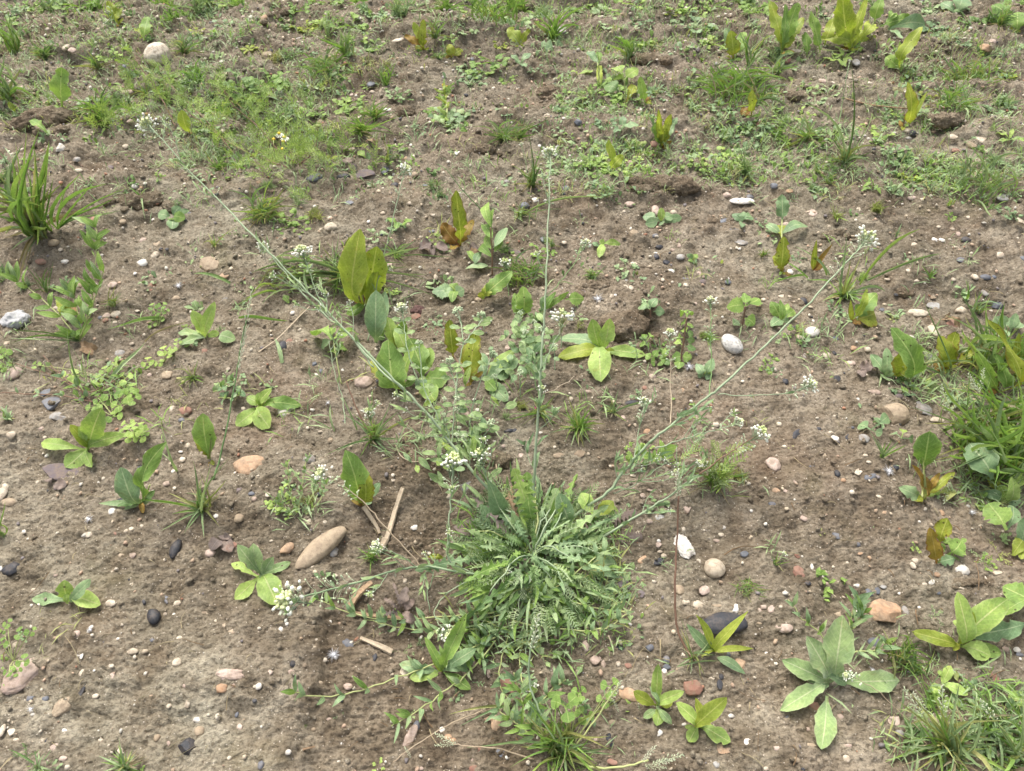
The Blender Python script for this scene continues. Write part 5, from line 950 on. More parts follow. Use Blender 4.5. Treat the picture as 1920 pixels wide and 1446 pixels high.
# ---------------------------------------------------------------- grasses
def tuft(tile, cx, cy, n, L, el, wid, mats, label=None, desc="green grass tuft", az=None, extra="", esd=16, name="grass_tuft", spread=.06):
    """n blades of image length L (tile units), mean elevation el; extra: explicit blades"""
    px, py = T(tile, cx, cy); c = P(px, py, 0); root = empty(name, c); s = mpp(c)*SCL(tile); R = random.Random(int(px*7+py)); n = int(n*1.55); wid *= .74; spread *= 1.7; mats = list(mats)*4+['gb','gy','lg']+(['st'] if n > 30 else [])
    for i in range(n):
        a = R.uniform(0, 2*math.pi) if az is None else math.radians(R.uniform(*az))
        e = math.radians(min(88, max(4, R.gauss(el, esd)))); l = L*s*R.uniform(.28, 1.08)
        d = Vector((math.cos(a)*math.cos(e), math.sin(a)*math.cos(e), math.sin(e)))
        b = c+Vector((R.uniform(-1,1), R.uniform(-1,1), 0))*L*s*spread
        t = b+d*l; t.z = max(t.z, H(t.x, t.y)+.003)
        put_leaf(root, b, t, wid/1000*R.uniform(.7,1.3), 'bl', R.choice(mats), R.randrange(6), "blade", Vector((0,0,1))-d*.3+Vector((R.uniform(-.4,.4), R.uniform(-.4,.4), 0)))
    if n > 28:      # dead blades at the foot
        for i in range(8):
            a = R.uniform(0, 6.28); l = L*s*R.uniform(.3,.9); t = c+Vector((math.cos(a), math.sin(a), 0))*l; t.z = H(t.x, t.y)+.003
            put_leaf(root, c+Vector((0,0,.002)), t, wid/1000, 'bl', R.choice(['st','gy','st']), R.choice((0,3)), "blade", Vector((0,0,1)))
    for Ls in extra.split(';'):
        q = Ls.split()
        if not q: continue
        bx, by = (float(q[4]), float(q[5])) if len(q) > 4 else (cx, cy)
        b = P(*T(tile, bx, by), .002); t = tip_point(b, *T(tile, float(q[0]), float(q[1])), float(q[2]))
        put_leaf(root, b, t, wid/1000*1.2, 'bl', q[3], R.choice((1,2,4,5)), "blade")
    reg(root, desc, "grass tuft", px, py, "grass tufts on the bare soil", label); return root
g3 = ['gr','gr','gb']; g4 = ['gr','gb','gy']; gb = ['gb','gb','gr']
tuft('F', 78, 440, 40, 160, 60, 4.2, ['gr','lg','gb','lg','gy'], "big thick grass tuft at the left edge", extra="50 250 .9 lg;62 258 .9 gr;75 240 .95 gr;92 262 .9 gr;38 300 .8 gr;22 312 .7 gb;84 290 .9 gr;5 360 .4 gb;0 372 .2 gb;20 470 .05 gb;42 500 .05 gb;10 440 .1 gb;215 372 .5 gr 110 430;240 352 .6 gr 110 430;180 338 .8 gr 110 430;152 325 .9 gr 110 430;225 395 .3 gb 110 430;130 340 .9 gr 110 430;200 345 .7 gr 110 430;28 330 .8 gr;100 330 .9 gr;56 320 .95 gr", esd=14)
tuft('F', 268, 375, 3, 40, 60, 4, g3, "single arching grass blade by the brown clod", extra="272 412 .05 gb;240 350 .6 gr;255 362 .7 gr")
tuft('00', 790, 940, 46, 290, 42, 2.4, ['dk','gr','gr'], "dark green grass tuft behind the flower head stalk", esd=20)
tuft('00', 60, 745, 26, 330, 52, 4.0, gb, "bluish grass tuft at the upper left edge")
tuft('00', 120, 400, 16, 330, 72, 4.6, g3, "tall grass tuft at the far left edge", extra="20 80 .95 gr;-10 220 .7 gr;130 330 .9 gr")
tuft('00', 340, 445, 46, 150, 40, 2.2, ['gb','dk','gr'], "dense bluish grass cushion at the back")
tuft('00', 1650, 1290, 44, 170, 40, 2.4, ['dk','gr','mg'], "small dark green grass cushion below the mayweed")
tuft('00', 740, 520, 22, 190, 35, 2.6, g4, "sparse grass tuft between stones at the back")
tuft('00', 1390, 400, 36, 170, 45, 2.4, gb, "bluish grass cushion behind the round tan stone")
tuft('00', 870, 160, 26, 150, 60, 3, g3, "grass tuft with a bent yellow leaf at the back")
tuft('00', 1090, 720, 12, 150, 30, 3, g4, "curled yellowish grass below the round tan stone")
tuft('10', 790, 1010, 60, 190, 38, 2.2, ['gr','gr','mg'], "bright green grass cushion right of the mayweed", extra="1080 870 .5 gr;1060 1015 .1 gb;1030 1000 .1 gb")
tuft('10', 900, 900, 40, 170, 45, 2.4, ['gr','gr','gb'], "bright grass cushion near the white flat stone")
tuft('10', 985, 1220, 12, 150, 35, 2.6, ['gb','gy'], "pale dry-tipped grass tuft", extra="935 970 .95 gy")
tuft('10', 520, 540, 60, 200, 32, 2.6, gb, "wide bluish grass mat at the back", spread=.35)
tuft('10', 980, 640, 12, 190, 55, 3.4, g3, "thin v-shaped grass tuft", extra="880 480 .7 gr;1060 440 .8 gr")
tuft('10', 680, 440, 26, 260, 68, 2.6, gb, "tall fine grass among weeds at the back")
tuft('10', 1340, 290, 24, 190, 50, 2.6, ['gr','gy','gb'], "fine grass spray right of the reddish dock leaves")
tuft('10', 1370, 440, 20, 100, 35, 2.4, gb, "low grass at the foot of the rust dock")
tuft('10', 1800, 150, 60, 240, 55, 2.6, ['gr','gr','mg'], "large green grass mass at the back centre", spread=.4)
tuft('10', 1850, 1060, 30, 220, 40, 2.8, gb, "grass tuft with long leaning blades, centre", extra="1710 870 .6 gb;1740 900 .5 gb;1670 1030 .3 gb")
tuft('20', 300, 310, 14, 300, 65, 4.2, ['gr','gr'], "strong green grass tuft at the back", extra="110 -40 .8 gr;150 100 .8 gr;350 20 .95 gr;540 130 .7 gr;560 40 .7 gr;520 200 .4 gr")
tuft('20', 870, 440, 24, 210, 60, 3, g3, "grass tuft on the broad dark clod")
tuft('20', 1680, 700, 110, 280, 30, 2.6, ['gb','gr','gr'], "wide low grass patch right of centre back", spread=.45, extra="1920 560 .5 gr;1910 380 .7 gb;1690 470 .95 gb;1320 790 .1 gb;1490 680 .3 gb")
tuft('20', 1780, 490, 6, 300, 60, 4, g3, "arching pale grass blades above the patch", extra="1690 210 .8 gb;1720 230 .9 gb;1900 350 .7 gb")
tuft('20', 1740, 1310, 44, 170, 38, 2.4, gb, "bluish grass cushion at the end of the chickweed row", extra="1690 1050 .9 gb;1740 1060 .9 gb")
tuft('20', 1225, 690, 20, 70, 50, 2, gb, "tiny bluish grass tuft on bare soil")
tuft('20', 50, 1050, 34, 200, 50, 2.6, ['gr','gb','mg'], "grass tuft left of the tall central flower", extra="110 930 .9 dk;300 880 .9 dk")
tuft('20', 150, 1400, 20, 220, 60, 2.6, ['gb','dk','gy'], "fine grass at the foot of the central flower stalk", extra="100 880 .95 dk;140 1130 .8 gb;250 1050 .9 dk")
tuft('30', 1480, 620, 60, 230, 40, 2.8, ['gr','gr','gb','gy'], "grass patch at the right back", spread=.3)
tuft('30', 1400, 790, 60, 190, 35, 2.6, ['gr','gb'], "second grass patch at the right back, beside wide leaves", spread=.35)
tuft('30', 1740, 200, 44, 140, 50, 2.4, ['dk','gr'], "dark fine grass in the far right corner")
tuft('30', 560, 1230, 26, 240, 45, 2.2, ['gb','dk','gy'], "wispy grass tuft around the thin tall stalk", extra="620 460 .97 dk;780 850 .5 gb;700 1280 .1 gb;240 760 .9 gb")
tuft('30', 280, 1060, 22, 200, 40, 2.8, ['gr','lg','gb'], "leafy bright grass tuft", extra="0 900 .3 gr;180 930 .5 lg;250 860 .8 lg")
tuft('30', 450, 1380, 24, 130, 55, 2.4, gb, "small grass tuft in front of the wispy one")
tuft('30', 1600, 1400, 50, 260, 45, 2.6, gb, "pale grass mass at the right", spread=.4, extra="1460 1040 .9 gb")
tuft('30', 60, 560, 20, 200, 40, 3.2, gb, "pale long-bladed grass beside the bright dock clump", extra="150 470 .4 gb;-40 480 .5 gb")
tuft('11', 60, 190, 60, 270, 34, 2.2, ['gr','lg','gb','gy'], "fine bright grass tuft crossed by the long flower stalk", spread=.2)
tuft('11', 700, 640, 70, 330, 20, 2.4, ['gb','gb','gr','gy'], "sprawling bluish grass under the tall dock leaves", az=(0,360), extra="0 690 .05 gb;-20 640 .05 gy;60 720 .05 gb;-40 600 .1 gb;200 600 .1 gb;150 640 .1 gb;480 460 .3 gb;1190 360 .2 gb;1480 480 .05 gb 1100 480;1220 410 .2 gb;1290 655 .03 gb;1280 610 .04 gb;1400 800 .02 gb;1150 550 .1 gb;1060 570 .1 gb;620 780 .03 gb;540 760 .03 gb;330 560 .1 gb;240 790 .03 gb", esd=12, spread=.25)
tuft('11', 300, 640, 30, 300, 12, 2.4, ['gb','gb','gy'], "flattened pale grass left of the tall dock leaves", az=(130,250), esd=6, spread=.3)
tuft('11', 1050, 480, 18, 180, 25, 2.6, gb, "pale grass tuft right of the tall dock leaves", extra="1200 350 .4 gb;1220 410 .2 gb")
tuft('12', 890, 405, 34, 200, 48, 3.0, ['gr','gb','gr'], "grass tuft with reddish culm left of the hairy stems", extra="700 180 .7 gr;640 200 .6 gb;860 240 .9 gy;880 230 .9 gy;1010 130 .8 gb;1080 180 .7 gb;1180 230 .4 gy;640 60 .8 gb 760 330;150 235 .2 gb 560 325;510 525 .03 gb;600 500 .03 gb;750 250 .2 gb;560 140 .5 gb 590 340;1040 540 .02 gb;1110 400 .1 gb")
tuft('02', 1530, 930, 34, 230, 62, 3.4, ['gr','gb','gy'], "grass tuft at the foot of the tall dark culm", extra="1200 250 .8 gb 1330 640;1140 460 .7 gb 1330 640;1450 560 .9 gb;1590 560 .95 gb;1500 640 .9 gy;1720 540 .8 gb;1700 700 .6 gy;1260 800 .5 gy;990 860 .3 gr;1130 870 .3 gr;1290 960 .1 gr;1200 1090 .03 gb;1380 1110 .02 gb;1530 1140 .02 gb;1650 1060 .03 gy;1400 1080 .03 gb")
tuft('22', 500, 330, 74, 190, 36, 2.6, ['gr','gb','gr','lg'], "round spiky grass cushion right of the central stalk", extra="380 130 .8 gr;700 285 .2 gy;560 130 .8 gr;260 390 .1 gy;630 130 .7 gr;400 40 .9 gy;270 350 .2 gb;600 440 .03 gb;440 460 .03 gb", esd=22)
tuft('22', 210, 210, 26, 200, 30, 2.2, ['gy','gb','gr'], "wispy yellowish grass behind the central stalk", extra="-50 210 .2 gb;0 250 .1 gr;-60 260 .1 gr;330 60 .6 gy;350 210 .2 gy")
tuft('22', 760, 200, 16, 140, 25, 3.0, ['gb','gy'], "small dried grass crown near the black pebble", extra="630 120 .4 gb;800 20 .7 gb;1090 120 .3 gb;740 240 .02 st")
tuft('22', 1510, 740, 50, 300, 58, 2.0, ['gr','fm','gr','gy'], "feathery fine tuft right of the spreading plant", extra="1570 400 .9 gr;1600 760 .05 gy;1800 830 .03 gy 1640 830")
tuft('F', 1858, 850, 130, 150, 50, 3.2, ['gr','gr','gb','lg'], "thick lush grass clump at the right edge", spread=.28, extra="1750 720 .5 gb;1700 760 .4 gb;1790 700 .9 gb;1745 640 .8 gb;1666 635 .5 gb 1765 705;1672 685 .3 gb 1768 706;1795 545 .95 gb 1822 650;1900 680 .8 gr;1725 905 .1 gb;1735 870 .2 gb")
tuft('F', 1850, 690, 55, 120, 58, 3.2, ['gr','gb','lg'], "taller broad-bladed grass above the thick clump", spread=.2, extra="1855 600 .95 gr;1910 610 .9 gr;1880 580 .95 gr;1700 690 .2 gb;1730 560 .8 gb 1780 690;1770 590 .9 gb")
tuft('F', 1770, 1405, 56, 120, 34, 3.6, ['gy','gr','gb'], "spreading yellow-green grass crown in the lower right", spread=.10, extra="1700 1290 .6 gy;1690 1420 .1 gb;1680 1400 .1 gb;1800 1275 .9 gb;1720 1260 .7 gr;1840 1370 .3 gb;1850 1330 .5 gb;1690 1435 .02 st;1680 1310 .5 gy;1785 1330 .8 gb")
tuft('F', 1890, 1400, 60, 110, 35, 3.4, ['gr','gb','gb'], "green grass mass in the lower right corner", spread=.3, extra="1850 1330 .5 gr;1915 1270 .9 gb;1830 1300 .5 gb")
tuft('F', 1690, 1240, 60, 62, 50, 1.6, ['dk','gr','fm'], "fine dark green moss-like tuft near the hairy rosette", spread=.25)
tuft('F', 1045, 1405, 50, 120, 42, 3.4, ['gr','gb','gy','gr'], "grass crown at the bottom edge of the soil", spread=.12, extra="870 1402 .2 gb;862 1362 .3 gb 960 1325;840 1340 .3 gy 960 1325;975 1300 .6 gr;955 1440 .03 gr;1155 1415 .1 gb;1010 1290 .7 gb;1000 1330 .7 gb;985 1360 .6 gr;975 1400 .2 gy")
tuft('F', 700, 1048, 26, 42, 40, 2, ['dk','gr'], "small dark grass tuft under a tiny flower head")
tuft('03', 950, 1420, 26, 190, 38, 2.6, ['gb','dk','gr'], "grass tuft at the bottom left edge", extra="890 1190 .6 gb;740 1330 .2 gb")
tuft('03', 300, 1420, 16, 150, 20, 2.4, ['gb','gb'], "dull grass wisp at the bottom left", extra="60 1280 .1 dk;0 1430 .05 st 90 1340")
tuft('31', 560, 790, 24, 260, 40, 4.4, ['gr','lg','gb'], "grass crown right of centre with long arching blades", extra="0 690 .2 gr 270 620;0 470 .3 gr 300 640;200 400 .6 gb 460 620;310 430 .5 gr 440 620;1140 270 .6 lg 690 690;1300 455 .3 gb 740 660;400 820 .05 gr;590 320 .9 gb;700 470 .7 gy;280 650 .2 gr 480 690;620 500 .9 gy;880 740 .1 gb")
tuft('31', 500, 190, 10, 130, 45, 2.6, ['gy','lg'], "small yellowish tuft beside a brown clod", extra="590 180 .2 gy;460 70 .8 gy")
tuft('31', 960, 330, 4, 80, 60, 3.4, ['bg'], "lone short bluish blade among stones", extra="1005 225 .9 bg")
tuft('31', 1210, 640, 5, 90, 50, 3.6, ['mg','bg'], "pair of short leaves in open stony soil", extra="1150 540 .7 mg;1275 590 .6 mg")
tuft('31', 1560, 900, 14, 210, 65, 3.4, ['gr','bg','gb'], "upright tuft with white-rimmed leaf on the right", extra="1420 730 .95 gb 1520 1160;1500 640 .95 gr 1480 800;1590 730 .8 gb 1530 930;1480 640 .95 gr 1480 800")
tuft('31', 1350, 100, 8, 90, 60, 3, ['gr','gy'], "small bright blade tuft at right", extra="1340 -30 .95 gr")
tuft('21', 600, 640, 30, 110, 38, 2.4, ['gr','gb','lg'], "small green grass cushion on a clod", extra="720 540 .6 gb;510 560 .5 gr")
tuft('21', 60, 640, 60, 220, 35, 2.6, ['gr','mg','gb'], "dense leafy green tuft left of the tall central stalk", spread=.3, extra="250 560 .4 gb;-70 540 .5 gb")
tuft('21', 300, 400, 10, 100, 60, 2, ['gb','gr'], "tiny wispy tuft left of the seedling")
tuft('21', 60, 180, 18, 170, 30, 2.2, ['gb','gr','gy'], "low grass tuft below grey pebbles", extra="700 30 .1 gb;380 120 .2 gb")
tuft('21', 935, 615, 6, 60, 65, 2.6, ['gy','gr'], "tiny yellow blade pair on bare soil")
tuft('21', 1870, 480, 24, 90, 60, 2, ['gr','gy'], "small mossy tuft before the dock seedling")
tuft('01', 350, 740, 10, 220, 62, 1.8, ['dk','gb'], "dark thin-stemmed wisp left side", extra="390 540 .8 dk;240 560 .7 dk;160 500 .8 gb")
tuft('01', 850, 850, 14, 160, 50, 1.6, ['gb','gy'], "hair-fine pale wisp beside the leafy grass weed")
tuft('01', 1610, 400, 8, 130, 45, 2, ['gy','gr'], "small straw-coloured wisp above the mottled stone", extra="1790 250 .3 gy;1600 290 .8 gr;1690 310 .4 gy")
tuft('01', 590, 1110, 12, 160, 20, 2.4, ['gb','dk'], "low flat grass base of the left weed", az=(120,240), extra="30 1020 .2 dk;80 1130 .1 dk;60 1090 .1 gb;430 1040 .8 gb 640 1420;500 980 .9 gb 640 1420")
tuft('01', 1450, 1400, 24, 150, 35, 1.4, ['gb','gr'], "thread-fine grass wisp near a white fluff")
tuft('02', 20, 1120, 8, 250, 78, 2.4, ['gr','gb'], "upright grass stalk at the left edge", extra="5 790 .95 gr;40 860 .95 gr")
tuft('02', 70, 250, 8, 120, 40, 4, ['bg','mg'], "bluish leaf tuft at the left edge", extra="0 150 .7 bg;30 240 .3 bg;90 180 .5 bg")
tuft('23', 1350, 590, 10, 200, 25, 2, ['gb','gy','st'], "thin tuft at the foot of the reddish stalk", extra="1270 290 .8 gb;1240 660 .1 gb;1060 600 .2 gb 1180 640;1230 240 .9 st;1150 730 .03 gb 1220 690;1560 620 .1 gb 1240 660;1340 720 .02 gb")
tuft('23', 1760, 80, 40, 120, 30, 1.2, ['gr','gy','dk'], "faint mossy wisp in open soil", spread=.3)
tuft('32', 50, 1330, 10, 120, 50, 1.6, ['dk','gr','gy'], "thin wisp beside a tiny white flower")

# two fluffy/long single blades lying on the soil
plant("fallen_blade", "single green grass blade lying across the small bright clump", "grass blade", '01', 1240, 955, "800 1025 34 .05 bl gr", "grass blades lying on the soil")
plant("fallen_blade", "dark green grass blade lying near the mottled stone", "grass blade", '01', 1730, 690, "1450 605 28 .05 bl dk", "grass blades lying on the soil")
plant("fallen_blade", "long grass blade lying under the first rosette", "grass blade", '01', 820, 1420, "1090 1120 30 .2 bl gb;1440 960 14 .1 bl st 1090 1120", "grass blades lying on the soil")
plant("fallen_blade", "short bluish blade lying by the black pebble", "grass blade", '11', 200, 1290, "140 1090 34 .1 bl gb", "grass blades lying on the soil")
plant("fallen_blade", "green blade lying from the centre to the left", "grass blade", '11', -120, 955, "240 960 22 .05 bl gr", "grass blades lying on the soil")
# ---------------------------------------------------------------- white-flowered plants with long stalks
def F(path):
    """'x y h_mm, ...' in photo pixels -> points"""
    out = []
    for q in path.split(','):
        a = [float(z) for z in q.split()]; out.append(P(a[0], a[1], a[2]/1000))
    return out
def stalk(root, path, r0, r1, mat='g', nleaf=0, lw=.005, ll=.022, lm='gg', head=None, hk='w', skip=.15, name="stem"):
    o, pp = stem(root, F(path), r0*.84/1000, r1*.80/1000, mat, name, .0011)
    if head and hk == 'w' and head[0] > 10:      # spent flowers and pods on thin pedicels below the head
        parts = []; n_ = len(pp); st = int(n_*.62)
        for i in range(int(8+head[0]*.7)):
            j = RNG.randrange(st, n_-1); b = pp[j]; d = (pp[min(j+2,n_-1)]-pp[max(j-2,0)]).normalized()
            q = Vector((RNG.gauss(0,1), RNG.gauss(0,1), RNG.gauss(.1,.6))); q = (q-d*q.dot(d)).normalized(); l = head[0]*mpp(b)*RNG.uniform(.35,.75)
            e = b+(q+d*.6)*l; parts.append(tube([b, (b+e)/2+d*l*.08, e], [.00030,.00026,.00026], 3)); parts.append(blob(e, .0011, 1.5, q))
        v_, f_ = merge(parts); link("seed_pods", mesh("seed_pods", [p-root.location for p in v_], f_, MGBUD), root)
    if nleaf >= 3 and name == "stem":
        for i in range(nleaf-1):
            j = int(len(pp)*RNG.uniform(.25,.9)); b = pp[j]; d = (pp[min(j+2,len(pp)-1)]-pp[max(j-2,0)]).normalized()
            q = Vector((RNG.gauss(0,1), RNG.gauss(0,1), abs(RNG.gauss(.2,.5)))); q = (q-d*q.dot(d)).normalized(); l = RNG.uniform(.018,.055)
            e = b+(d*.8+q*.6)*l; so, sp = stem(root, [b, (b+e)/2+q*l*.08, e], .00055, .0004, mat, "side_shoot", .0005)
            for m_ in range(5):
                z = sp[RNG.randrange(2, len(sp))]; w_ = Vector((RNG.gauss(0,1), RNG.gauss(0,1), RNG.gauss(.3,.6))).normalized(); put_leaf(root, z, z+(d+w_)*.5*ll*RNG.uniform(.4,.9), lw*.55, 'la', lm, name="stem_leaf")
            if RNG.random() < .45: put_head(root, e, (d+q).normalized(), RNG.uniform(.0045,.0075), 's')
    for i in range(nleaf):
        t = skip+(1-skip-.12)*(i+.5)/nleaf; j = int(t*(len(pp)-1)); b = pp[j]; d = (pp[min(j+2,len(pp)-1)]-pp[max(j-2,0)]).normalized()
        s = Vector((RNG.gauss(0,1), RNG.gauss(0,1), RNG.gauss(.2,.6))); s = (s-d*s.dot(d)).normalized()
        l = ll*RNG.uniform(.6,1.2)*(1.15-.5*t); put_leaf(root, b, b+(d*.75+s*.65)*l, lw*RNG.uniform(.7,1.2), 'la', lm, n=s*-1+d+Vector((0,0,.5)), name="stem_leaf")
    if head:
        px, rr_ = head; e = pp[-1]; d = (pp[-1]-pp[-4]).normalized(); R = px*mpp(e)
        put_head(root, e - d*R*.1, (d+Vector((0,0,.25))).normalized(), R, hk)
    return pp
WF = "white-flowered plants"
c0 = P(1000, 1045, 0); main = empty("flowering_weed", c0)
stalk(main, "985 1010 6,940 950 25,890 888 52,845 832 72,800 775 95,760 733 112", 2.6, 2.1, 'g', 5, .006, .03)
stalk(main, "760 733 112,700 672 140,640 612 165,565 535 192,490 458 212,420 385 228,350 315 240,305 262 248,276 232 252", 2.0, .9, 'g', 9, .0045, .026, 'gg', (22,'w'))
stalk(main, "760 733 112,710 690 120,650 622 140,605 588 150,545 525 172,500 470 185,490 462 187", 1.6, .8, 'g', 5, .004, .022, 'gg', (13,'s'))
stalk(main, "700 690 118,665 640 126,630 600 138,600 565 150,578 505 172,567 470 186", 1.1, .6, 'g', 3, .003, .018, 'gg', (21,'w'))
stalk(main, "615 590 140,560 545 148,520 510 155", .8, .4, 'g', 1)
stalk(main, "1000 1000 8,1001 940 30,1003 870 62,1008 790 96,1014 700 135,1019 620 168", 2.4, 1.7, 'g', 5, .007, .032, 'bg')
stalk(main, "1019 620 168,1023 540 200,1027 440 236,1030 350 264,1032 285 282", 1.6, .9, 'g', 3, .003, .018, 'gg', (17,'w'))
stalk(main, "1016 690 139,1032 655 146,1050 620 156,1055 590 164", .8, .5, 'g', 2, .003, .02, 'gg', (25,'l'), 'l')
stalk(main, "1019 560 190,1050 530 194,1085 480 200,1100 455 206", .8, .5, 'd', 2, .003, .02, 'gg', (13,'s'))
stalk(main, "1012 750 112,1000 700 122,985 650 136,975 620 142", .7, .4, 'd', 2)
stalk(main, "1008 745 115,1060 720 118,1078 705 120", .6, .4, 's', 0)
stalk(main, "1015 1010 8,1080 965 22,1140 922 42,1170 885 58,1200 848 74,1235 815 90,1290 772 110,1340 735 126", 2.6, 2.0, 'g', 8, .0055, .03, 'bg')
stalk(main, "1340 735 126,1400 680 148,1460 625 168,1520 565 188,1575 505 206,1612 465 218,1625 445 224", 1.9, .9, 'g', 2, .003, .018, 'gg', (27,'w'))
stalk(main, "1345 740 124,1390 741 126,1440 740 130,1490 733 136,1520 720 142", .8, .5, 'g', 2, .003, .02, 'bg', (20,'s'))
stalk(main, "1330 742 122,1333 690 128,1333 630 146,1333 565 166", .9, .6, 'd', 1, .003, .02, 'gg', (15,'w'))
stalk(main, "1257 797 98,1257 740 108,1257 680 124,1258 622 140", .8, .5, 's', 2, .003, .02, 'bg', (14,'w'))
stalk(main, "1188 868 62,1195 820 74,1203 780 86,1208 752 92", .8, .5, 'g', 3, .003, .02, 'bg', (13,'s'))
stalk(main, "1228 842 82,1270 828 86,1320 812 92,1365 800 98,1388 790 102", 1.1, .6, 'g', 4, .0035, .022, 'gg', (13,'w'))
stalk(main, "1150 925 38,1185 912 42,1220 888 50,1250 866 56", .9, .5, 'g', 4, .003, .018, 'gg', (9,'s'))
stalk(main, "1160 905 44,1200 900 44,1214 870 52,1220 850 58", .7, .4, 'd', 2)
stalk(main, "1060 1060 8,1110 1022 16,1165 985 28,1215 955 40,1262 925 52,1310 890 66", 2.0, 1.5, 'g', 5, .005, .026, 'bg')
stalk(main, "1310 890 66,1345 865 74,1390 835 84,1428 812 94", 1.2, .8, 'r', 2, .003, .02, 'gg', (23,'w'))
stalk(main, "1275 925 52,1280 900 58,1312 868 68", .7, .4, 'g', 3, .003, .018, 'gg', (10,'s'))
stalk(main, "975 1065 6,915 1078 14,850 1070 24,790 1062 34,740 1070 42,680 1090 52,620 1105 60,560 1122 66,540 1126 70", 2.2, 1.2, 'g', 6, .005, .026, 'gg', (40,'w'))
stalk(main, "790 1062 34,755 1025 42,715 980 54,680 940 66,640 908 78,600 888 88", 1.2, .7, 's', 2, .003, .018, 'gg', (18,'w'))
stalk(main, "770 1052 36,740 1040 40,712 1028 44,702 1020 48", .6, .4, 'd', 1, .003, .018, 'gg', (12,'s'))
stalk(main, "880 1072 18,842 1050 32,842 990 52,846 930 74,848 880 92,850 862 98", 1.5, .9, 'g', 4, .004, .022, 'gg', (26,'w'))
stalk(main, "930 940 28,915 905 44,905 870 60,900 852 68", 1.3, .8, 'g', 4, .005, .024, 'gg', (21,'w'))
stalk(main, "900 1080 10,840 1110 14,815 1150 16,830 1180 22,838 1188 26", 1.0, .6, 'g', 3, .003, .018, 'gg', (19,'w'))
stalk(main, "960 1050 10,952 1065 20,948 1072 28", 1.0, .7, 'g', 2, .004, .02, 'gg', (14,'w'))
stalk(main, "1005 1110 8,1004 1140 12,1003 1170 14,985 1230 10,1000 1290 6", 1.0, .6, 'g', 3, .003, .02, 'bg', (15,'s'))
stalk(main, "1290 860 60,1312 862 66", .5, .4, 'g', 0)
stalk(main, "800 1110 10,812 1080 20,798 1075 22,806 1150 12", .9, .7, 'g', 4, .004, .02, 'gg')
# the rosette itself
LOB = []
def rleaf(a, l, e, w, m, sh='lo', off=18):
    l *= 1.0 if abs(math.sin(math.radians(a))) < .6 else 1.12
    s = mpp(c0); an = math.radians(a); b = c0+Vector((math.cos(an), math.sin(an), 0))*off*s*RNG.uniform(.2,1)+Vector((0,0,RNG.uniform(.003,.02)))
    d = Vector((math.cos(an)*math.cos(e), math.sin(an)*math.cos(e), math.sin(e))); t = b+d*l*s; t.z = max(t.z, H(t.x,t.y)+.004)
    put_leaf(main, b, t, w*s, sh, m, n=Vector((RNG.uniform(-.8,.8), RNG.uniform(-.8,.8)-.1, 1)))
for i in range(66):
    a_ = i*137.5+RNG.uniform(-45,45)
    rleaf(a_, (RNG.uniform(35, 85) if i % 4 else RNG.uniform(80, 125))*(1+.22*math.sin(math.radians(a_*2+40))), math.radians(RNG.uniform(-2, 34)), RNG.uniform(14, 30), RNG.choice(['dk','mg','dk','bg','bg','gg']), 'lo', RNG.choice((18,60,105)))
for i in range(230):
    rleaf(i*97+RNG.uniform(-40,40), RNG.uniform(22, 70), math.radians(RNG.uniform(0, 55)), RNG.uniform(4, 9), RNG.choice(['gg','bg','gg','mg','dk']), 'la', 140)
for i in range(120):
    rleaf(i*71+RNG.uniform(-40,40), RNG.uniform(35, 70), math.radians(RNG.uniform(0, 45)), RNG.uniform(24,40), RNG.choice(['bg','gg','dk']), 'fr', 130)
for i in range(14):
    rleaf(RNG.uniform(0,360), RNG.uniform(60, 120), 0.0, RNG.uniform(16, 28), RNG.choice(['db','gy','dp']), 'lo', 60)
for i in range(16):
    a_ = RNG.uniform(0, 6.28); s_ = mpp(c0)*RNG.uniform(70, 150); e_ = c0+Vector((math.cos(a_)*s_, math.sin(a_)*s_, RNG.uniform(.012,.045)))
    stem(main, [c0+Vector((0,0,.006)), (c0+e_)/2+Vector((RNG.uniform(-.01,.01), RNG.uniform(-.01,.01), .016)), e_], .0013, .0008, RNG.choice('gyg'), wob=.0012)
def mleaf(x, y, w, up, sh, m, bx, by, bh=4):
    b = P(bx, by, bh/1000); t = tip_point(b, x, y, up); put_leaf(main, b, t, w*mpp(b)*1.1, sh, m, zmul=.7)
for q in [(963,878,40,.8,'lo','lg',995,985,18),(988,885,40,.9,'lo','mg',1002,985,18),(992,940,22,.8,'ov','yg',996,985,14),(1045,915,34,.5,'lo','gg',1015,990),(1048,925,30,.7,'ov','bg',1072,985),(915,900,32,.6,'la','bg',950,985),
          (1090,924,28,.85,'ov','lg',1112,966,26),(1150,940,24,.6,'ov','yg',1116,970,24),(1158,955,28,.3,'ov','lg',1128,965,22),(880,990,34,.15,'ov','gg',945,1002),(850,988,30,.1,'la','dp',905,995),(865,1035,44,.1,'lo','lg',930,1030),(890,1130,56,.03,'lo','mg',930,1085),
          (905,1150,44,.03,'ov','mg',915,1100),(985,1130,60,.03,'lo','bg',990,1070),(1010,1120,50,.02,'lo','mg',1010,1070),(1155,1055,34,.1,'ov','bg',1100,1068),(1150,1030,40,.1,'ov','mg',1090,1055),(1060,1130,46,.03,'lo','mg',1020,1080),(860,1105,40,.03,'lo','mg',920,1080),(930,1000,40,.2,'lo','dk',985,1030),(960,960,26,.6,'la','gg',985,1020),(900,945,30,.4,'la','bg',940,1000)]: mleaf(*q)
for q in [(1145,985,34,.12,'lo','dp',1085,1005),(1195,960,34,.12,'lo','dp',1130,985),(1205,1005,30,.03,'lo','dp',1160,1012),(1130,1020,30,.02,'lo','dp',1080,1020)]: mleaf(*q)
reg(main, "", "weed", 1000, 1045, WF, "sprawling grey-green weed with long stalks topped by white flowers, in the middle")
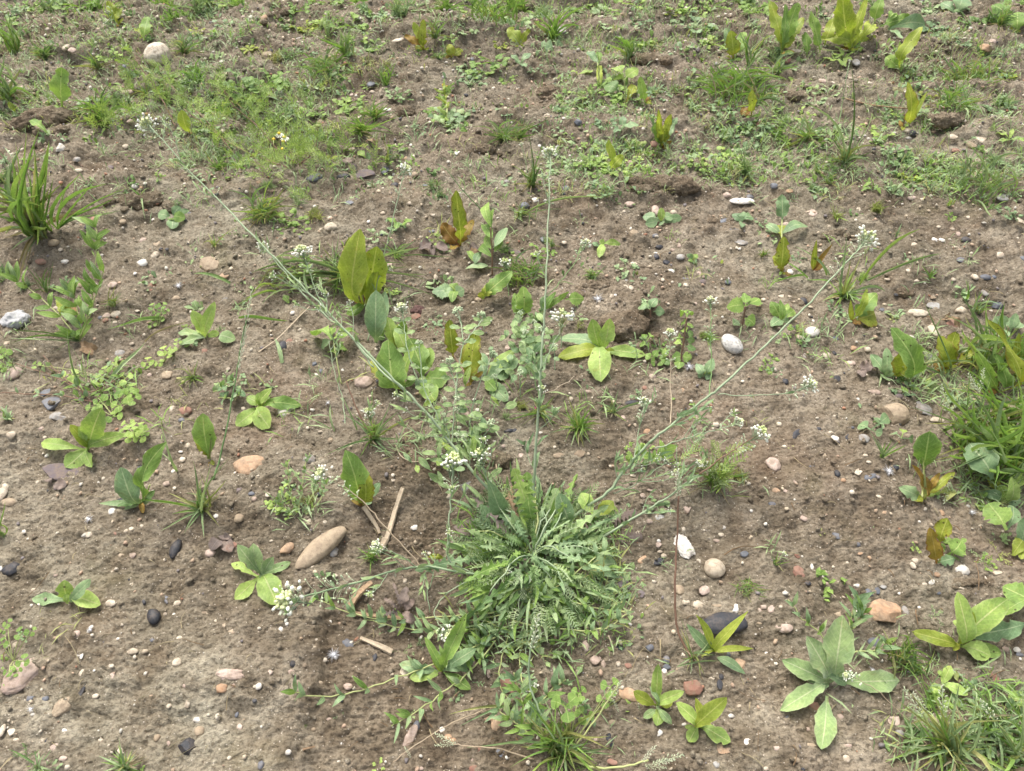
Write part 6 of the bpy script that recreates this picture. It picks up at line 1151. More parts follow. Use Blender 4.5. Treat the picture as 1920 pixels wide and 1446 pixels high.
# hairy chickweed-like plant beside it
h0 = P(845, 800, 0); hairy = empty("hairy_weed", h0)
for path, hd, kd in [("850 900 4,848 830 26,852 760 52,858 700 74,868 645 94,862 600 110,858 588 114",(20,),'g'),("868 645 94,885 625 98,902 602 106,905 594 108",(20,),'g'),("835 815 10,820 780 34,798 735 52,790 690 70,786 645 86",(15,),'g'),
                 ("880 800 8,885 765 24,900 720 42,915 685 58,922 668 64",(19,),'g'),("858 735 60,850 710 68,845 690 76,846 678 80",(17,),'g'),("890 840 6,905 820 14,918 805 22,922 792 28",(15,),'g'),("845 830 20,835 800 28,812 790 34",(13,),'g'),("785 720 40,765 660 60,758 610 76,753 575 88",(16,),'w')]:
    pp = stalk(hairy, path, 1.2, .8, 'g', 0, head=(hd[0], 0), hk=kd)
    for i in range(4):
        j = int((i+.6)/4.6*(len(pp)-1)); b = pp[j]
        for sg in (-1, 1):
            l = RNG.uniform(.011,.018); put_leaf(hairy, b, b+Vector((sg*l, RNG.uniform(-.3,.3)*l, RNG.uniform(.05,.5)*l)), l*.48, 'ov', 'gg')
for i in range(58):
    x, y = RNG.gauss(850, 36), RNG.gauss(845, 36); 
    if i > 44: x, y = RNG.gauss(860, 30), RNG.gauss(770, 22)
    b = P(x, y, RNG.uniform(6, 34)); a = RNG.uniform(0, 6.28); l = RNG.uniform(.012,.022)
    b = P(x, y, RNG.uniform(.004,.032)); put_leaf(hairy, b, b+Vector((math.cos(a)*l, math.sin(a)*l, RNG.uniform(.2,1.2)*l)), l*.42, 'ov', RNG.choice(['gg','gg','bg','lg']))
for i in range(12):
    x, y = RNG.gauss(850,32), RNG.gauss(805,42); h_ = RNG.uniform(.03,.06); stem(hairy, [P(x, y+30, 0), P(x+RNG.uniform(-6,6), y+10, h_*.5), P(x, y-8, h_)], .0008, .0006, 'g')
    put_head(hairy, P(x, y-10, h_+.002), Vector((RNG.uniform(-.3,.3), 0, 1)), RNG.uniform(.004,.008), 'g')
for i in range(10):
    x, y = RNG.gauss(850,25), RNG.gauss(840,30); stem(hairy, [P(x, y, 0), P(x+RNG.uniform(-8,8), y-12, .02), P(x+RNG.uniform(-14,14), y-26, .034)], .0007, .0005, 'g')
reg(hairy, "", "weed", 850, 830, WF, "soft hairy pale weed with fuzzy buds, left of the central stalk")
# woolly plant to the right of the dock
w0 = P(985, 680, 0); wool = empty("hairy_weed", w0)
for i in range(95):
    x, y = RNG.gauss(992, 22), RNG.gauss(655, 30); b = P(x, y, RNG.uniform(.004,.036)); a = RNG.uniform(0, 6.28); l = RNG.uniform(.010,.018)
    put_leaf(wool, b, b+Vector((math.cos(a)*l, math.sin(a)*l, RNG.uniform(.1,1)*l)), l*.66, 'ov', RNG.choice(['gg','gg','bg']))
for x, y, r in [(975,590,12),(1000,606,12),(1015,620,13),(985,625,12),(1052,612,12),(1040,650,10),(975,700,12)]:
    stem(wool, [P(x, y+45, 0), P(x, y+22, .016), P(x, y+4, .032)], .0008, .0006, 'g'); put_head(wool, P(x, y, .036), Vector((0,.1,1)), r*mpp(w0), 'g')
reg(wool, "", "weed", 985, 670, WF, "woolly grey-green weed crowded with small leaves behind the central stalk")
# a second tall thin flower stalk and other lone stalks
def lone(name, label, base, path, r0, r1, mat, **k):
    root = empty(name, P(base[0], base[1], 0)); stalk(root, path, r0, r1, mat, **k); reg(root, "", "weed", base[0], base[1], WF, label); return root
lone("flowering_weed", "slender pale flower stalk leaning right past the tall dock leaves", (690,640), "690 640 0,700 580 30,708 530 56,722 470 86,740 400 118,756 330 148,760 318 152", 1.3, .8, 'g', nleaf=3, lw=.004, ll=.02, head=(17,0))
lone("flowering_weed", "small flower head on a short leafless stalk by the upright green leaves", (955,560), "955 560 0,952 530 14,948 505 26,946 492 32", .7, .5, 'd', nleaf=2, head=(13,0))
lone("flowering_weed", "tiny white flower head over the feathery fine tuft", (1330,900), "1335 905 0,1328 885 16,1318 868 28", .6, .4, 'y', nleaf=3, head=(10,0))
lone("flowering_weed", "white flower head above the short grass tuft with reddish culm", (690,830), "700 828 0,698 805 14,692 782 28,689 772 34", .7, .5, 'y', nleaf=3, head=(14,0))
lone("flowering_weed", "tiny white flower at the top of a thin stalk at the back", (250,95), "300 165 0,270 115 30,225 70 62,205 40 84", .7, .4, 'd', nleaf=5, head=(7,0))
lone("flowering_weed", "loose white flowers on a leaning stalk at the right edge", (1850,1410), "1760 1400 0,1700 1345 14,1650 1300 28,1610 1275 38,1590 1265 42", .7, .4, 's', nleaf=0, head=(12,0))
lone("flowering_weed", "tiny flower behind a thin wisp in the lower right soil", (1455,1060), "1452 1060 0,1460 1048 8,1470 1040 12", .4, .3, 'g', head=(6,0))
lone("flowering_weed", "very thin stalk with a bud beside the tall central stalk", (985,590), "990 345 0,985 300 16,978 270 24", .5, .4, 'd', head=(5,0))
lone("flowering_weed", "pale seedling with a white tip in the lower left pebbles", (620,700), "648 800 0,640 740 14,625 690 30,618 640 44", .9, .5, 'g', nleaf=3)
# culms with green spikes
def culm(label, path, r0, r1, mat, spikes, name="grass_culm", mat2=None):
    pts = path.split(','); b = [float(z) for z in pts[0].split()]; root = empty(name, P(b[0], b[1], 0)); o, pp = stem(root, F(path), r0/1000, r1/1000, mat)
    for s in spikes:
        a = F(s); put_panicle(root, a[0], a[1], wd=.28 if mat == 'd' else .75)
    reg(root, "", "grass culm", b[0], b[1], "tall grass culms", label); return root
culm("tall dark green grass culm with a narrow green spike", "400 900 2,412 860 22,425 800 50,440 720 86,452 650 116,462 600 138", 1.4, .7, 'd', ["455 650 118,472 545 158","448 690 100,462 600 130"])
culm("tall stalk, reddish below and green above, with a small spike", "1300 1240 0,1275 1195 12,1266 1150 30,1266 1080 58,1270 1000 90,1272 930 118", 1.5, .9, 'r', ["1271 930 118,1272 880 140"])
culm("long dark grass culm leaning over bare soil at the centre back", "905 395 0,870 360 30,838 320 62,820 308 70", .9, .6, 'd', [])
culm("thin upright dark culm in the wispy tuft on the right", "1572 240 0,1578 200 24,1586 150 56,1593 118 74", .8, .5, 'd', ["1586 150 56,1594 112 78"])
culm("flowering grass culm lying at the bottom edge", "1060 1420 2,1120 1440 6,1180 1435 10,1215 1425 14", 1.5, .9, 'y', ["1205 1428 12,1230 1398 24","1225 1432 10,1282 1415 14","1210 1436 12,1250 1440 14","1230 1430 12,1265 1425 20"])
culm("yellow grass culm arching over the clover leaves", "1060 1415 2,1090 1385 18,1120 1345 34,1150 1300 50,1162 1282 56", 1.1, .8, 'y', ["1145 1310 46,1165 1276 60","1150 1312 40,1160 1335 30"])
culm("grass culm with a pale seed head among knotgrass", "1045 1400 2,1015 1340 20,995 1290 36,992 1240 56,1000 1190 74", 1.5, .9, 'g', ["998 1215 66,1010 1150 92","1000 1205 66,1018 1185 76"])
culm("pale panicle rising from the thick grass at the right", "1800 830 0,1790 790 22,1775 750 44,1768 735 50", 1.0, .6, 'y', ["1775 770 44,1766 720 62","1778 775 44,1798 755 56","1772 765 46,1785 745 56"])
culm("pale panicle above the broad-bladed grass", "1842 790 0,1840 760 14,1835 720 34", .9, .6, 'y', ["1838 735 34,1815 700 46","1838 730 34,1845 690 52","1836 735 34,1820 720 42"])
culm("drooping small panicle at the foot of the thick grass", "1775 900 0,1778 915 8,1772 935 8", .7, .5, 'y', ["1778 905 12,1770 945 6","1780 905 10,1788 925 8"])
culm("green seed spike leaning left in the lower right crown", "1770 1400 2,1745 1365 18,1728 1335 34", 1.6, 1.2, 'y', ["1730 1342 34,1695 1290 56","1735 1330 36,1712 1298 50"])
culm("upright seed spike in the lower right crown", "1768 1400 2,1768 1360 22,1768 1340 32", 1.6, 1.2, 'y', ["1768 1345 32,1766 1285 62"])
culm("seed spike leaning left at the lower right edge", "1920 1420 2,1890 1380 20,1860 1345 36", 1.4, 1.0, 'y', ["1868 1352 32,1838 1312 52"])
culm("thin bent culm hanging over the crumbly hollow", "905 1332 4,850 1355 10,790 1390 12,735 1430 8", .7, .5, 's', ["850 1395 8,815 1398 10","770 1420 8,758 1400 14"])
culm("dry straw culm with tiny seeds near the bottom edge", "1000 1425 3,940 1405 10,880 1400 12,850 1395 12", .8, .6, 's', ["855 1395 12,815 1375 18"])
culm("reddish culm rising from the short grass tuft", "700 828 2,680 790 22,662 750 44,650 715 62", 1.3, .9, 'r', [])
culm("green culm with brown base beside the paired docks", "640 720 2,632 680 20,625 640 36", 1.1, .8, 'y', [])

# ---------------------------------------------------------------- knotgrass: low stems with narrow leaves
def creeper(name, label, paths, n=10, mat='bg', r=1.0, ll=.020, lw=.0052, smat='y', g="creeping weeds"):
    f = F(paths[0])[0]; root = empty(name, Vector((f.x, f.y, H(f.x, f.y)))); a = paths[0].split(',')[0].split()
    for p in paths:
        o, pp = stem(root, F(p), r/1000, r*.6/1000, smat, wob=.0012)
        for i in range(n):
            j = int((i+.7)/(n+.4)*(len(pp)-1)); b = pp[j]; d = (pp[min(j+2,len(pp)-1)]-pp[max(j-2,0)]).normalized(); sd = d.cross(Vector((0,0,1))).normalized()
            for sg in ((-1, 1) if i % 3 else (RNG.choice((-1,1)),)):
                for _ in range(RNG.choice((1,1,2))):
                    v = d*RNG.uniform(.2,.8)+sd*sg*RNG.uniform(.4,1)+Vector((0,0,RNG.uniform(.1,1.1))); v.normalize()
                    put_leaf(root, b, b+v*ll*RNG.uniform(.55,1.15), lw*RNG.uniform(.7,1.25), 'la', RNG.choice([mat,mat,'mg','gg']), n=Vector((RNG.uniform(-.5,.5), -.4, 1)))
    reg(root, "", "weed", float(a[0]), float(a[1]), g, label); return root
creeper("knotgrass", "long knotgrass stem reaching left over the crumbly hollow", ["930 1195 10,840 1235 12,760 1265 12,690 1290 12,620 1305 14,565 1302 16,552 1290 20"], 9, ll=.024)
creeper("knotgrass", "knotgrass stems lying beside the splintered wood", ["925 1150 10,850 1155 12,760 1162 12,680 1155 12,620 1135 14,590 1120 16","900 1180 8,830 1185 10,740 1175 10,680 1160 8"], 11, ll=.022)
creeper("knotgrass", "knotgrass stem below the toothed rosette", ["930 1200 8,880 1260 12,830 1300 12,780 1335 12,735 1360 10"], 9, ll=.024)
creeper("knotgrass", "knotgrass stems spreading right of the big rosette", ["960 1165 10,1040 1178 14,1110 1182 14,1150 1170 18,1185 1140 26","990 1110 12,1050 1125 14,1120 1140 16,1180 1150 20","1000 1130 14,1060 1090 18,1110 1050 24,1150 1025 28"], 10, ll=.022, smat='y')
creeper("knotgrass", "knotgrass below the big rosette, short tangled stems", ["960 1170 10,945 1220 12,935 1280 10,960 1320 8","930 1185 8,890 1210 10,870 1250 8","985 1180 8,975 1240 14,985 1300 16,1010 1340 20","950 1150 8,880 1165 10,800 1190 10"], 9, ll=.022)
creeper("knotgrass", "knotgrass around the grass crown, bluish and leafy", ["1030 1400 4,990 1350 14,975 1300 24,965 1260 34","1020 1390 4,1010 1330 18,1040 1290 26,1060 1275 30","1000 1380 6,960 1350 16,930 1330 20"], 8, ll=.024)
creeper("knotgrass", "small-leaved stems behind the hairy rosette", ["1560 1215 6,1530 1180 16,1500 1155 22,1478 1125 28","1590 1180 10,1600 1140 24,1606 1110 34","1595 1185 10,1612 1160 22,1620 1140 28"], 5, ll=.022)
creeper("knotgrass", "small-leaved stems right of the hairy rosette", ["1600 1222 6,1630 1220 8,1655 1215 12,1662 1200 18"], 5, ll=.022)
creeper("knotgrass", "upright leafy grass-like weed on the left, greyish", ["148 640 2,165 600 30,178 560 52,190 525 70,195 500 84","150 630 4,170 570 36,180 480 80,182 440 104,178 420 112","146 635 4,105 585 24,60 545 34,20 520 44,0 512 48","152 638 4,150 600 20,140 560 34,136 540 40"], 8, ll=.032, lw=.009, mat='mg')
plant("knotgrass", "yellow and red leaves at the foot of the left greyish weed", "weed", '01', 590, 1060, "430 790 90 .6 dk yg 575 985;510 850 75 .5 rd rd 600 930;690 980 50 .5 la mg 610 1090")
creeper("creeping_weed", "thin dark runner with tiny leaves at the left edge", ["175 755 4,120 742 8,60 738 8,0 736 6","168 752 4,145 725 18,110 700 26,80 665 34"], 4, ll=.014, smat='r')
creeper("creeping_weed", "thin reddish runner through the round-leaved weed", ["250 700 4,210 715 8,160 735 8,100 705 6,20 680 4"], 4, ll=.014, smat='r', mat='lg')
creeper("creeping_weed", "low leafy weed at the foot of the slanting stalk, green", ["1160 870 4,1190 860 12,1215 850 18","1200 870 4,1240 855 10,1250 840 14"], 5, mat='mg', ll=.018, lw=.009)
creeper("creeping_weed", "low greyish weed with tangled stems near the left fluff", ["400 735 4,420 725 10,440 712 16","410 745 4,440 745 8,455 735 10"], 6, mat='bg', ll=.014, lw=.007)
creeper("creeping_weed", "brownish small weed left of the long tan stone", ["560 960 2,565 920 22,572 880 40,580 850 52","570 960 2,590 920 20,596 895 34","555 960 2,545 920 20,540 885 34,535 870 40","575 965 2,605 930 18,610 900 30","548 965 2,530 950 10,520 935 16"], 9, mat='gg', ll=.009, lw=.0035, smat='y')
head_t = put_head(bpy.data.objects["creeping_weed.004"] if "creeping_weed.004" in bpy.data.objects else None, P(593, 885, .04), Vector((0,0,1)), 17*mpp(P(593,885,0)), 'w') if False else None

# ---------------------------------------------------------------- mayweed
def mayweed(label, cx, cy, stems_, fronds, fl, spread=(60,40), mats=('fm','fm','fm','mg')):
    fronds = int(fronds*.8)
    root = empty("mayweed", P(cx, cy, 0))
    for s in stems_:
        o, pp = stem(root, F(s), .0013, .0008, 'r', wob=.001)
        for i in range(len(pp)//2):
            b = pp[min(len(pp)-1, i*2+1)]; a = RNG.uniform(0, 6.28); l = RNG.uniform(.022,.042)
            put_leaf(root, b, b+Vector((math.cos(a)*l, math.sin(a)*l, RNG.uniform(.1,.9)*l)), l*.8, 'fr', RNG.choice(mats), RNG.randrange(3), n=Vector((RNG.uniform(-.5,.5), RNG.uniform(-.5,.5), 1)))
    for i in range(fronds):
        b = P(RNG.gauss(cx, spread[0]), RNG.gauss(cy-25, spread[1]), RNG.uniform(.005,.05)); a = RNG.uniform(0, 6.28); l = RNG.uniform(.02,.045)
        put_leaf(root, b, b+Vector((math.cos(a)*l, math.sin(a)*l, RNG.uniform(.1,1.3)*l)), l*.8, 'fr', RNG.choice(mats), RNG.randrange(3), n=Vector((RNG.uniform(-.5,.5), RNG.uniform(-.5,.5), 1)))
    for x, y, h, pet in fl:
        c = P(x, y, h/1000); s = mpp(c); disc = mesh("flower_disc", *blob(Vector((0,0,0)), 1.0, .7), MYEL); d = link("flower_disc", disc, root, Matrix.Translation(c) @ Matrix.Scale(3.8*s, 4))
        if pet:
            V, Fc = [], []
            for i in range(11):
                a = i*.571; t = Vector((math.cos(a), math.sin(a), -.55)).normalized(); q = Vector((-t.y, t.x, 0)).normalized()*.34; o_ = len(V)
                V += [t*.8+q*.7, t*.8-q*.7, t*2.3-q, t*2.5, t*2.3+q]; Fc += [(o_, o_+1, o_+2, o_+3, o_+4)]
            p = bpy.data.objects.new("petals", mesh("petals", V, Fc, MPET)); COL.objects.link(p); p.parent = d
        stem(root, [P(x, y+22, h/1000*.5), P(x, y+10, h/1000*.8), c], .0007, .0006, 'y')
    reg(root, "", "weed", cx, cy, "feathery mayweeds", label)
mayweed("feathery mayweed with small white and yellow daisy flowers", 555, 315, ["545 310 4,520 280 26,480 235 52,440 200 70,420 170 84","560 310 4,590 280 24,595 250 42,594 240 48","540 315 4,500 300 20,450 280 36,400 245 52,345 205 66","550 305 6,540 270 30,525 255 44"], 120, [(523,250,52,1),(533,257,50,1),(513,261,48,0),(530,279,40,0),(531,265,46,0)], (58,30))
mayweed("low ferny mayweed foliage behind the daisy flowers", 470, 215, ["470 215 4,440 190 20,415 165 34"], 50, [], (45,20))
mayweed("ferny green foliage between round tan stone and grass", 300, 185, ["330 240 4,300 180 30,260 120 56,240 95 70","440 290 4,400 240 24,360 200 40,320 160 56"], 40, [], (40,25))
mayweed("thin feathery weed right of the spreading plant", 1345, 905, ["1335 905 2,1345 880 18,1350 860 30"], 16, [], (24,18), ('fm','gb'))
mayweed("ferny tuft at the foot of the grass in the upper left", 230, 260, [], 26, [], (28,14))
# groundsel with yellow flower
gs = P(838, 228, 0); root = empty("groundsel", gs); o, pp = stem(root, F("838 228 0,838 205 14,835 182 28,832 165 38"), .002, .0014, 'y')
for i in range(26):
    b = pp[RNG.randrange(len(pp))]; a = RNG.uniform(0, 6.28); l = RNG.uniform(.014,.026); put_leaf(root, b, b+Vector((math.cos(a)*l, math.sin(a)*l, RNG.uniform(0,1)*l)), l*.4, 'lo', RNG.choice(['yg','mg','fm']))
for i in range(26):
    b = P(RNG.gauss(838, 20), RNG.gauss(222, 9), .004); a = RNG.uniform(0, 6.28); l = RNG.uniform(.014,.024); put_leaf(root, b, b+Vector((math.cos(a)*l, math.sin(a)*l, RNG.uniform(.1,.4)*l)), l*.6, 'nt', RNG.choice(['mg','gg','bg']))
link("flower_disc", mesh("flower_disc", *blob(Vector((0,0,0)), 1.0, 1.1), MYEL), root, Matrix.Translation(P(832,160,.040)) @ Matrix.Scale(.0042, 4))
link("flower_disc", mesh("flower_disc", *blob(Vector((0,0,0)), 1.0, 1.1), MYEL), root, Matrix.Translation(P(838,163,.036)) @ Matrix.Scale(.0030, 4))
reg(root, "", "weed", 838, 228, WF, "upright groundsel with a single bright yellow flower")

# ---------------------------------------------------------------- dead stuff, litter
def rod(name, label, path, r0, r1, mat, cat, flatn=.6, sides=9, g="plant litter on the soil"):
    pts = F(path); c = pts[0]; pp = catmull(pts, 6); v, f = tube([p-c for p in pp], [r0/1000+(r1-r0)/1000*i/(len(pp)-1) for i in range(len(pp))], sides)
    rr = random.Random(len(label)); v = [Vector((p.x, p.y, p.z)) for p in v]
    for i in range(0, len(v), sides):
        cen = sum(v[i:i+sides], Vector())/sides
        for k in range(sides): v[i+k] = cen+(v[i+k]-cen)*((.72 if k % 2 else 1.08)*(1+.10*rr.uniform(-1,1)))
    me = mesh(name, v, f, mat, smooth=False); o = link(name, me); o.location = c; reg(o, "", cat, *[float(z) for z in path.split(',')[0].split()[:2]], g, label); return o
MSTRAW = plain("weathered_straw", (.33,.25,.16), (.55,.45,.32), 240, .85, .8, .0012)
MWOOD = plain("splintered_wood", (.20,.12,.065), (.40,.28,.17), 260, .85, .9, .0015)
rod("straw_stalk", "thick dry straw stalk lying near the long tan stone", "717 1028 4,728 1000 6,740 960 9,755 915 14", 3.6, 3.2, MSTRAW, "straw")
rod("straw_stalk", "broken split straw piece crossing under a flower stalk", "682 950 4,692 965 5,705 985 5,712 1000 4", 3.2, 2.0, MSTRAW, "straw")
rod("straw_stalk", "stubby end of straw below the thick stalk", "712 1034 4,717 1022 6,722 1010 5", 3.0, 4.4, MSTRAW, "straw")
rod("wood_splinter", "brown splintered wood stub above the knotgrass", "655 1138 6,668 1118 8,682 1104 9,697 1092 8", 5.2, 3.6, MWOOD, "wood")
rod("wood_splinter", "thin brown wood strip lying under the knotgrass", "660 1150 4,720 1156 5,770 1160 4", 3.0, 2.2, MWOOD, "wood")
rod("wood_splinter", "tan wood chip lying by the slate blue stone", "676 1196 4,705 1208 5,735 1222 3", 2.2, 4.0, MSTRAW, "wood")
rod("twig", "long dark thin runner stem on the back right soil", "1585 185 3,1630 196 5,1680 202 4,1740 205 4", 1.6, 1.2, MWOOD, "twig")
rod("twig", "thin curved dry stem lying beyond the first rosette", "485 660 3,520 635 5,550 605 6,580 575 6", .9, .7, MSTRAW, "twig")
rod("twig", "thin curved root on the soil left of the hairy weed", "741 832 2,752 855 4,775 866 4,795 862 3", .9, .6, MSTRAW, "twig")
rod("twig", "pale curved dry stem at the edge of the big rosette", "920 845 3,930 870 8,931 902 4", 1.0, .8, MSTRAW, "twig")
rod("twig", "straight straw sliver among pebbles at the right", "1778 995 3,1800 1002 3", 1.0, .5, MSTRAW, "twig")
rod("twig", "thin straw stem lying in the crumbly hollow edge", "568 1405 3,590 1400 5", 1.4, 1.0, MWOOD, "twig")
rod("twig", "dead grass stem below the knotgrass tip", "1141 1192 4,1148 1210 5,1151 1228 3", .9, .6, MSTRAW, "twig")
rod("twig", "pale dry stem beside the lower right crown", "1905 1315 2,1930 1312 3", 1.0, .8, MSTRAW, "twig")
def dead(label, tile, x, y, leaves, name="dead_leaf"): plant(name, label, "dead leaf", tile, x, y, leaves, "dead leaves on the soil")
dead("curled pale purple dead leaves under the knotgrass", '13', 1100, 250, "1130 60 90 .15 dk dp;1190 150 60 .1 dk dp;900 280 60 .03 lo dp;960 150 60 .1 lo dp;1230 350 80 .03 dk dp;1030 30 50 .2 lo dp")
dead("dark shrivelled dead leaf near the orange dock", '31', 680, 1340, "820 1310 90 .2 ov dp;760 1260 80 .3 dk dp;720 1380 70 .02 ov dp")
dead("brown curled dead leaf with a red pebble-like fold", '01', 620, 1170, "735 1160 90 .2 dk db;700 1210 70 .05 ov db;640 1120 60 .3 ov db")
dead("flat brown leaf shard in the right stony patch", '31', 1300, 960, "1440 1010 60 .2 ov db;1360 930 60 .2 dk db")
dead("purple dead leaf beside the upright olive dock", '11', 1330, 400, "1220 420 90 .05 ov dp;1440 430 70 .05 ov dp;1330 470 50 .02 ov dp")
dead("lumpy dark purple dead leaf behind the pale rosette", '02', 1660, 1180, "1580 1230 110 .1 ov dp;1740 1150 120 .2 dk dp;1690 1120 90 .3 ov dp;1740 1240 100 .05 ov dp")
dead("small olive dead leaf at the foot of the flower stalk", '12', 1290, 1280, "1410 1290 46 .05 ov ol")
dead("brown dead leaf left of the hairy rosette pebbles", '33', 1400, 690, "1350 700 60 .1 ov gg;1420 770 40 .02 ov gy")
dead("pinkish and white crumpled leaf scrap beside the upright olive dock", '11', 1600, 450, "1660 400 90 .3 ov dp;1670 460 80 .1 dk db")
dead("grey dead leaf tangled at the back centre", '10', 700, 1250, "690 1180 90 .3 ov dp;860 1060 50 .2 ov db 930 1130;760 1270 80 .1 dk dp")
dead("dry curled leaf under the mottled slab", '02', 400, 750, "500 740 90 .05 ov dp;350 700 60 .05 ov dp")
dead("brown twisted leaf on stones, right side", '32', 1240, 940, "1370 800 60 .2 la gy 1290 800;1330 870 60 .1 la gy 1390 770")
def fluff(label, px, py, r, streaks=34):
    streaks *= 4; c = P(px, py, .003); s = mpp(c)*r; rr = random.Random(int(px)); V, Fc = [], []
    for i in range(streaks):
        d = Vector((rr.gauss(0,1), rr.gauss(0,1), abs(rr.gauss(0,.5)))).normalized()*s*min(1.5, abs(rr.gauss(.5,.4))); q = Vector((-d.y, d.x, 0)).normalized()*s*.018; o_ = len(V)
        V += [q, -q, d*.6-q*.8+Vector((0,0,s*.1)), d, d*.6+q*.8+Vector((0,0,s*.1))]; Fc.append((o_, o_+1, o_+2, o_+3, o_+4))
    a, b = blob(Vector((0,0,s*.15)), s*.30, .6); o_ = len(V); V += a; Fc += [tuple(i+o_ for i in f) for f in b]
    o = link("seed_fluff", mesh("seed_fluff", V, Fc, MFLUFF)); o.location = c; reg(o, "", "fluff", px, py, "white seed fluffs", label)
fluff("white fluffy seed tuft on the crumbly hollow soil", 626, 1228, 13, 40); fluff("tiny white fluff alone in the left soil", 167, 974, 9)
fluff("white fluff with trailing threads near the right dock", 1666, 884, 12, 46); fluff("white fluff under the hanging dock leaves", 1822, 961, 9)
fluff("bluish white fluff in the pit of the clod", 1121, 562, 12, 44); fluff("white thread web beside the leafy speedwell", 1292, 688, 12, 40)
fluff("small white fluff above a pebble, lower left", 169, 1181, 7); fluff("white fluff beside the red pebbles at left", 335, 537, 10, 30); fluff("little white fluff left of the short grass tuft", 615, 756, 7, 20)
fluff("white fluff on the hairy rosette leaf", 1636, 1258, 8); fluff("faint white thread web at lower left", 58, 1330, 9, 18)
pw = put_stone("paper_wad", 30, 602, 46, 30, MPAPER, 'c', 0, 4, .6, .5, 2); reg(pw, "", "paper", 30, 602, None, "crumpled greyish white paper wad at the left edge")
pk = put_stone("plastic_scrap", 1003, 764, 5, 13, MPINK, 'f', 0, 2, .5, .5, 1); reg(pk, "", "scrap", 1003, 764, None, "tiny magenta plastic scrap behind the central stalk")
pc = put_stone("bark_scrap", 952, 808, 27, 8, S['K'], 'r', 3, 3, .4, .7, 1); reg(pc, "", "charcoal", 952, 808, None, "dark cigar-shaped charcoal piece right of the hairy weed")

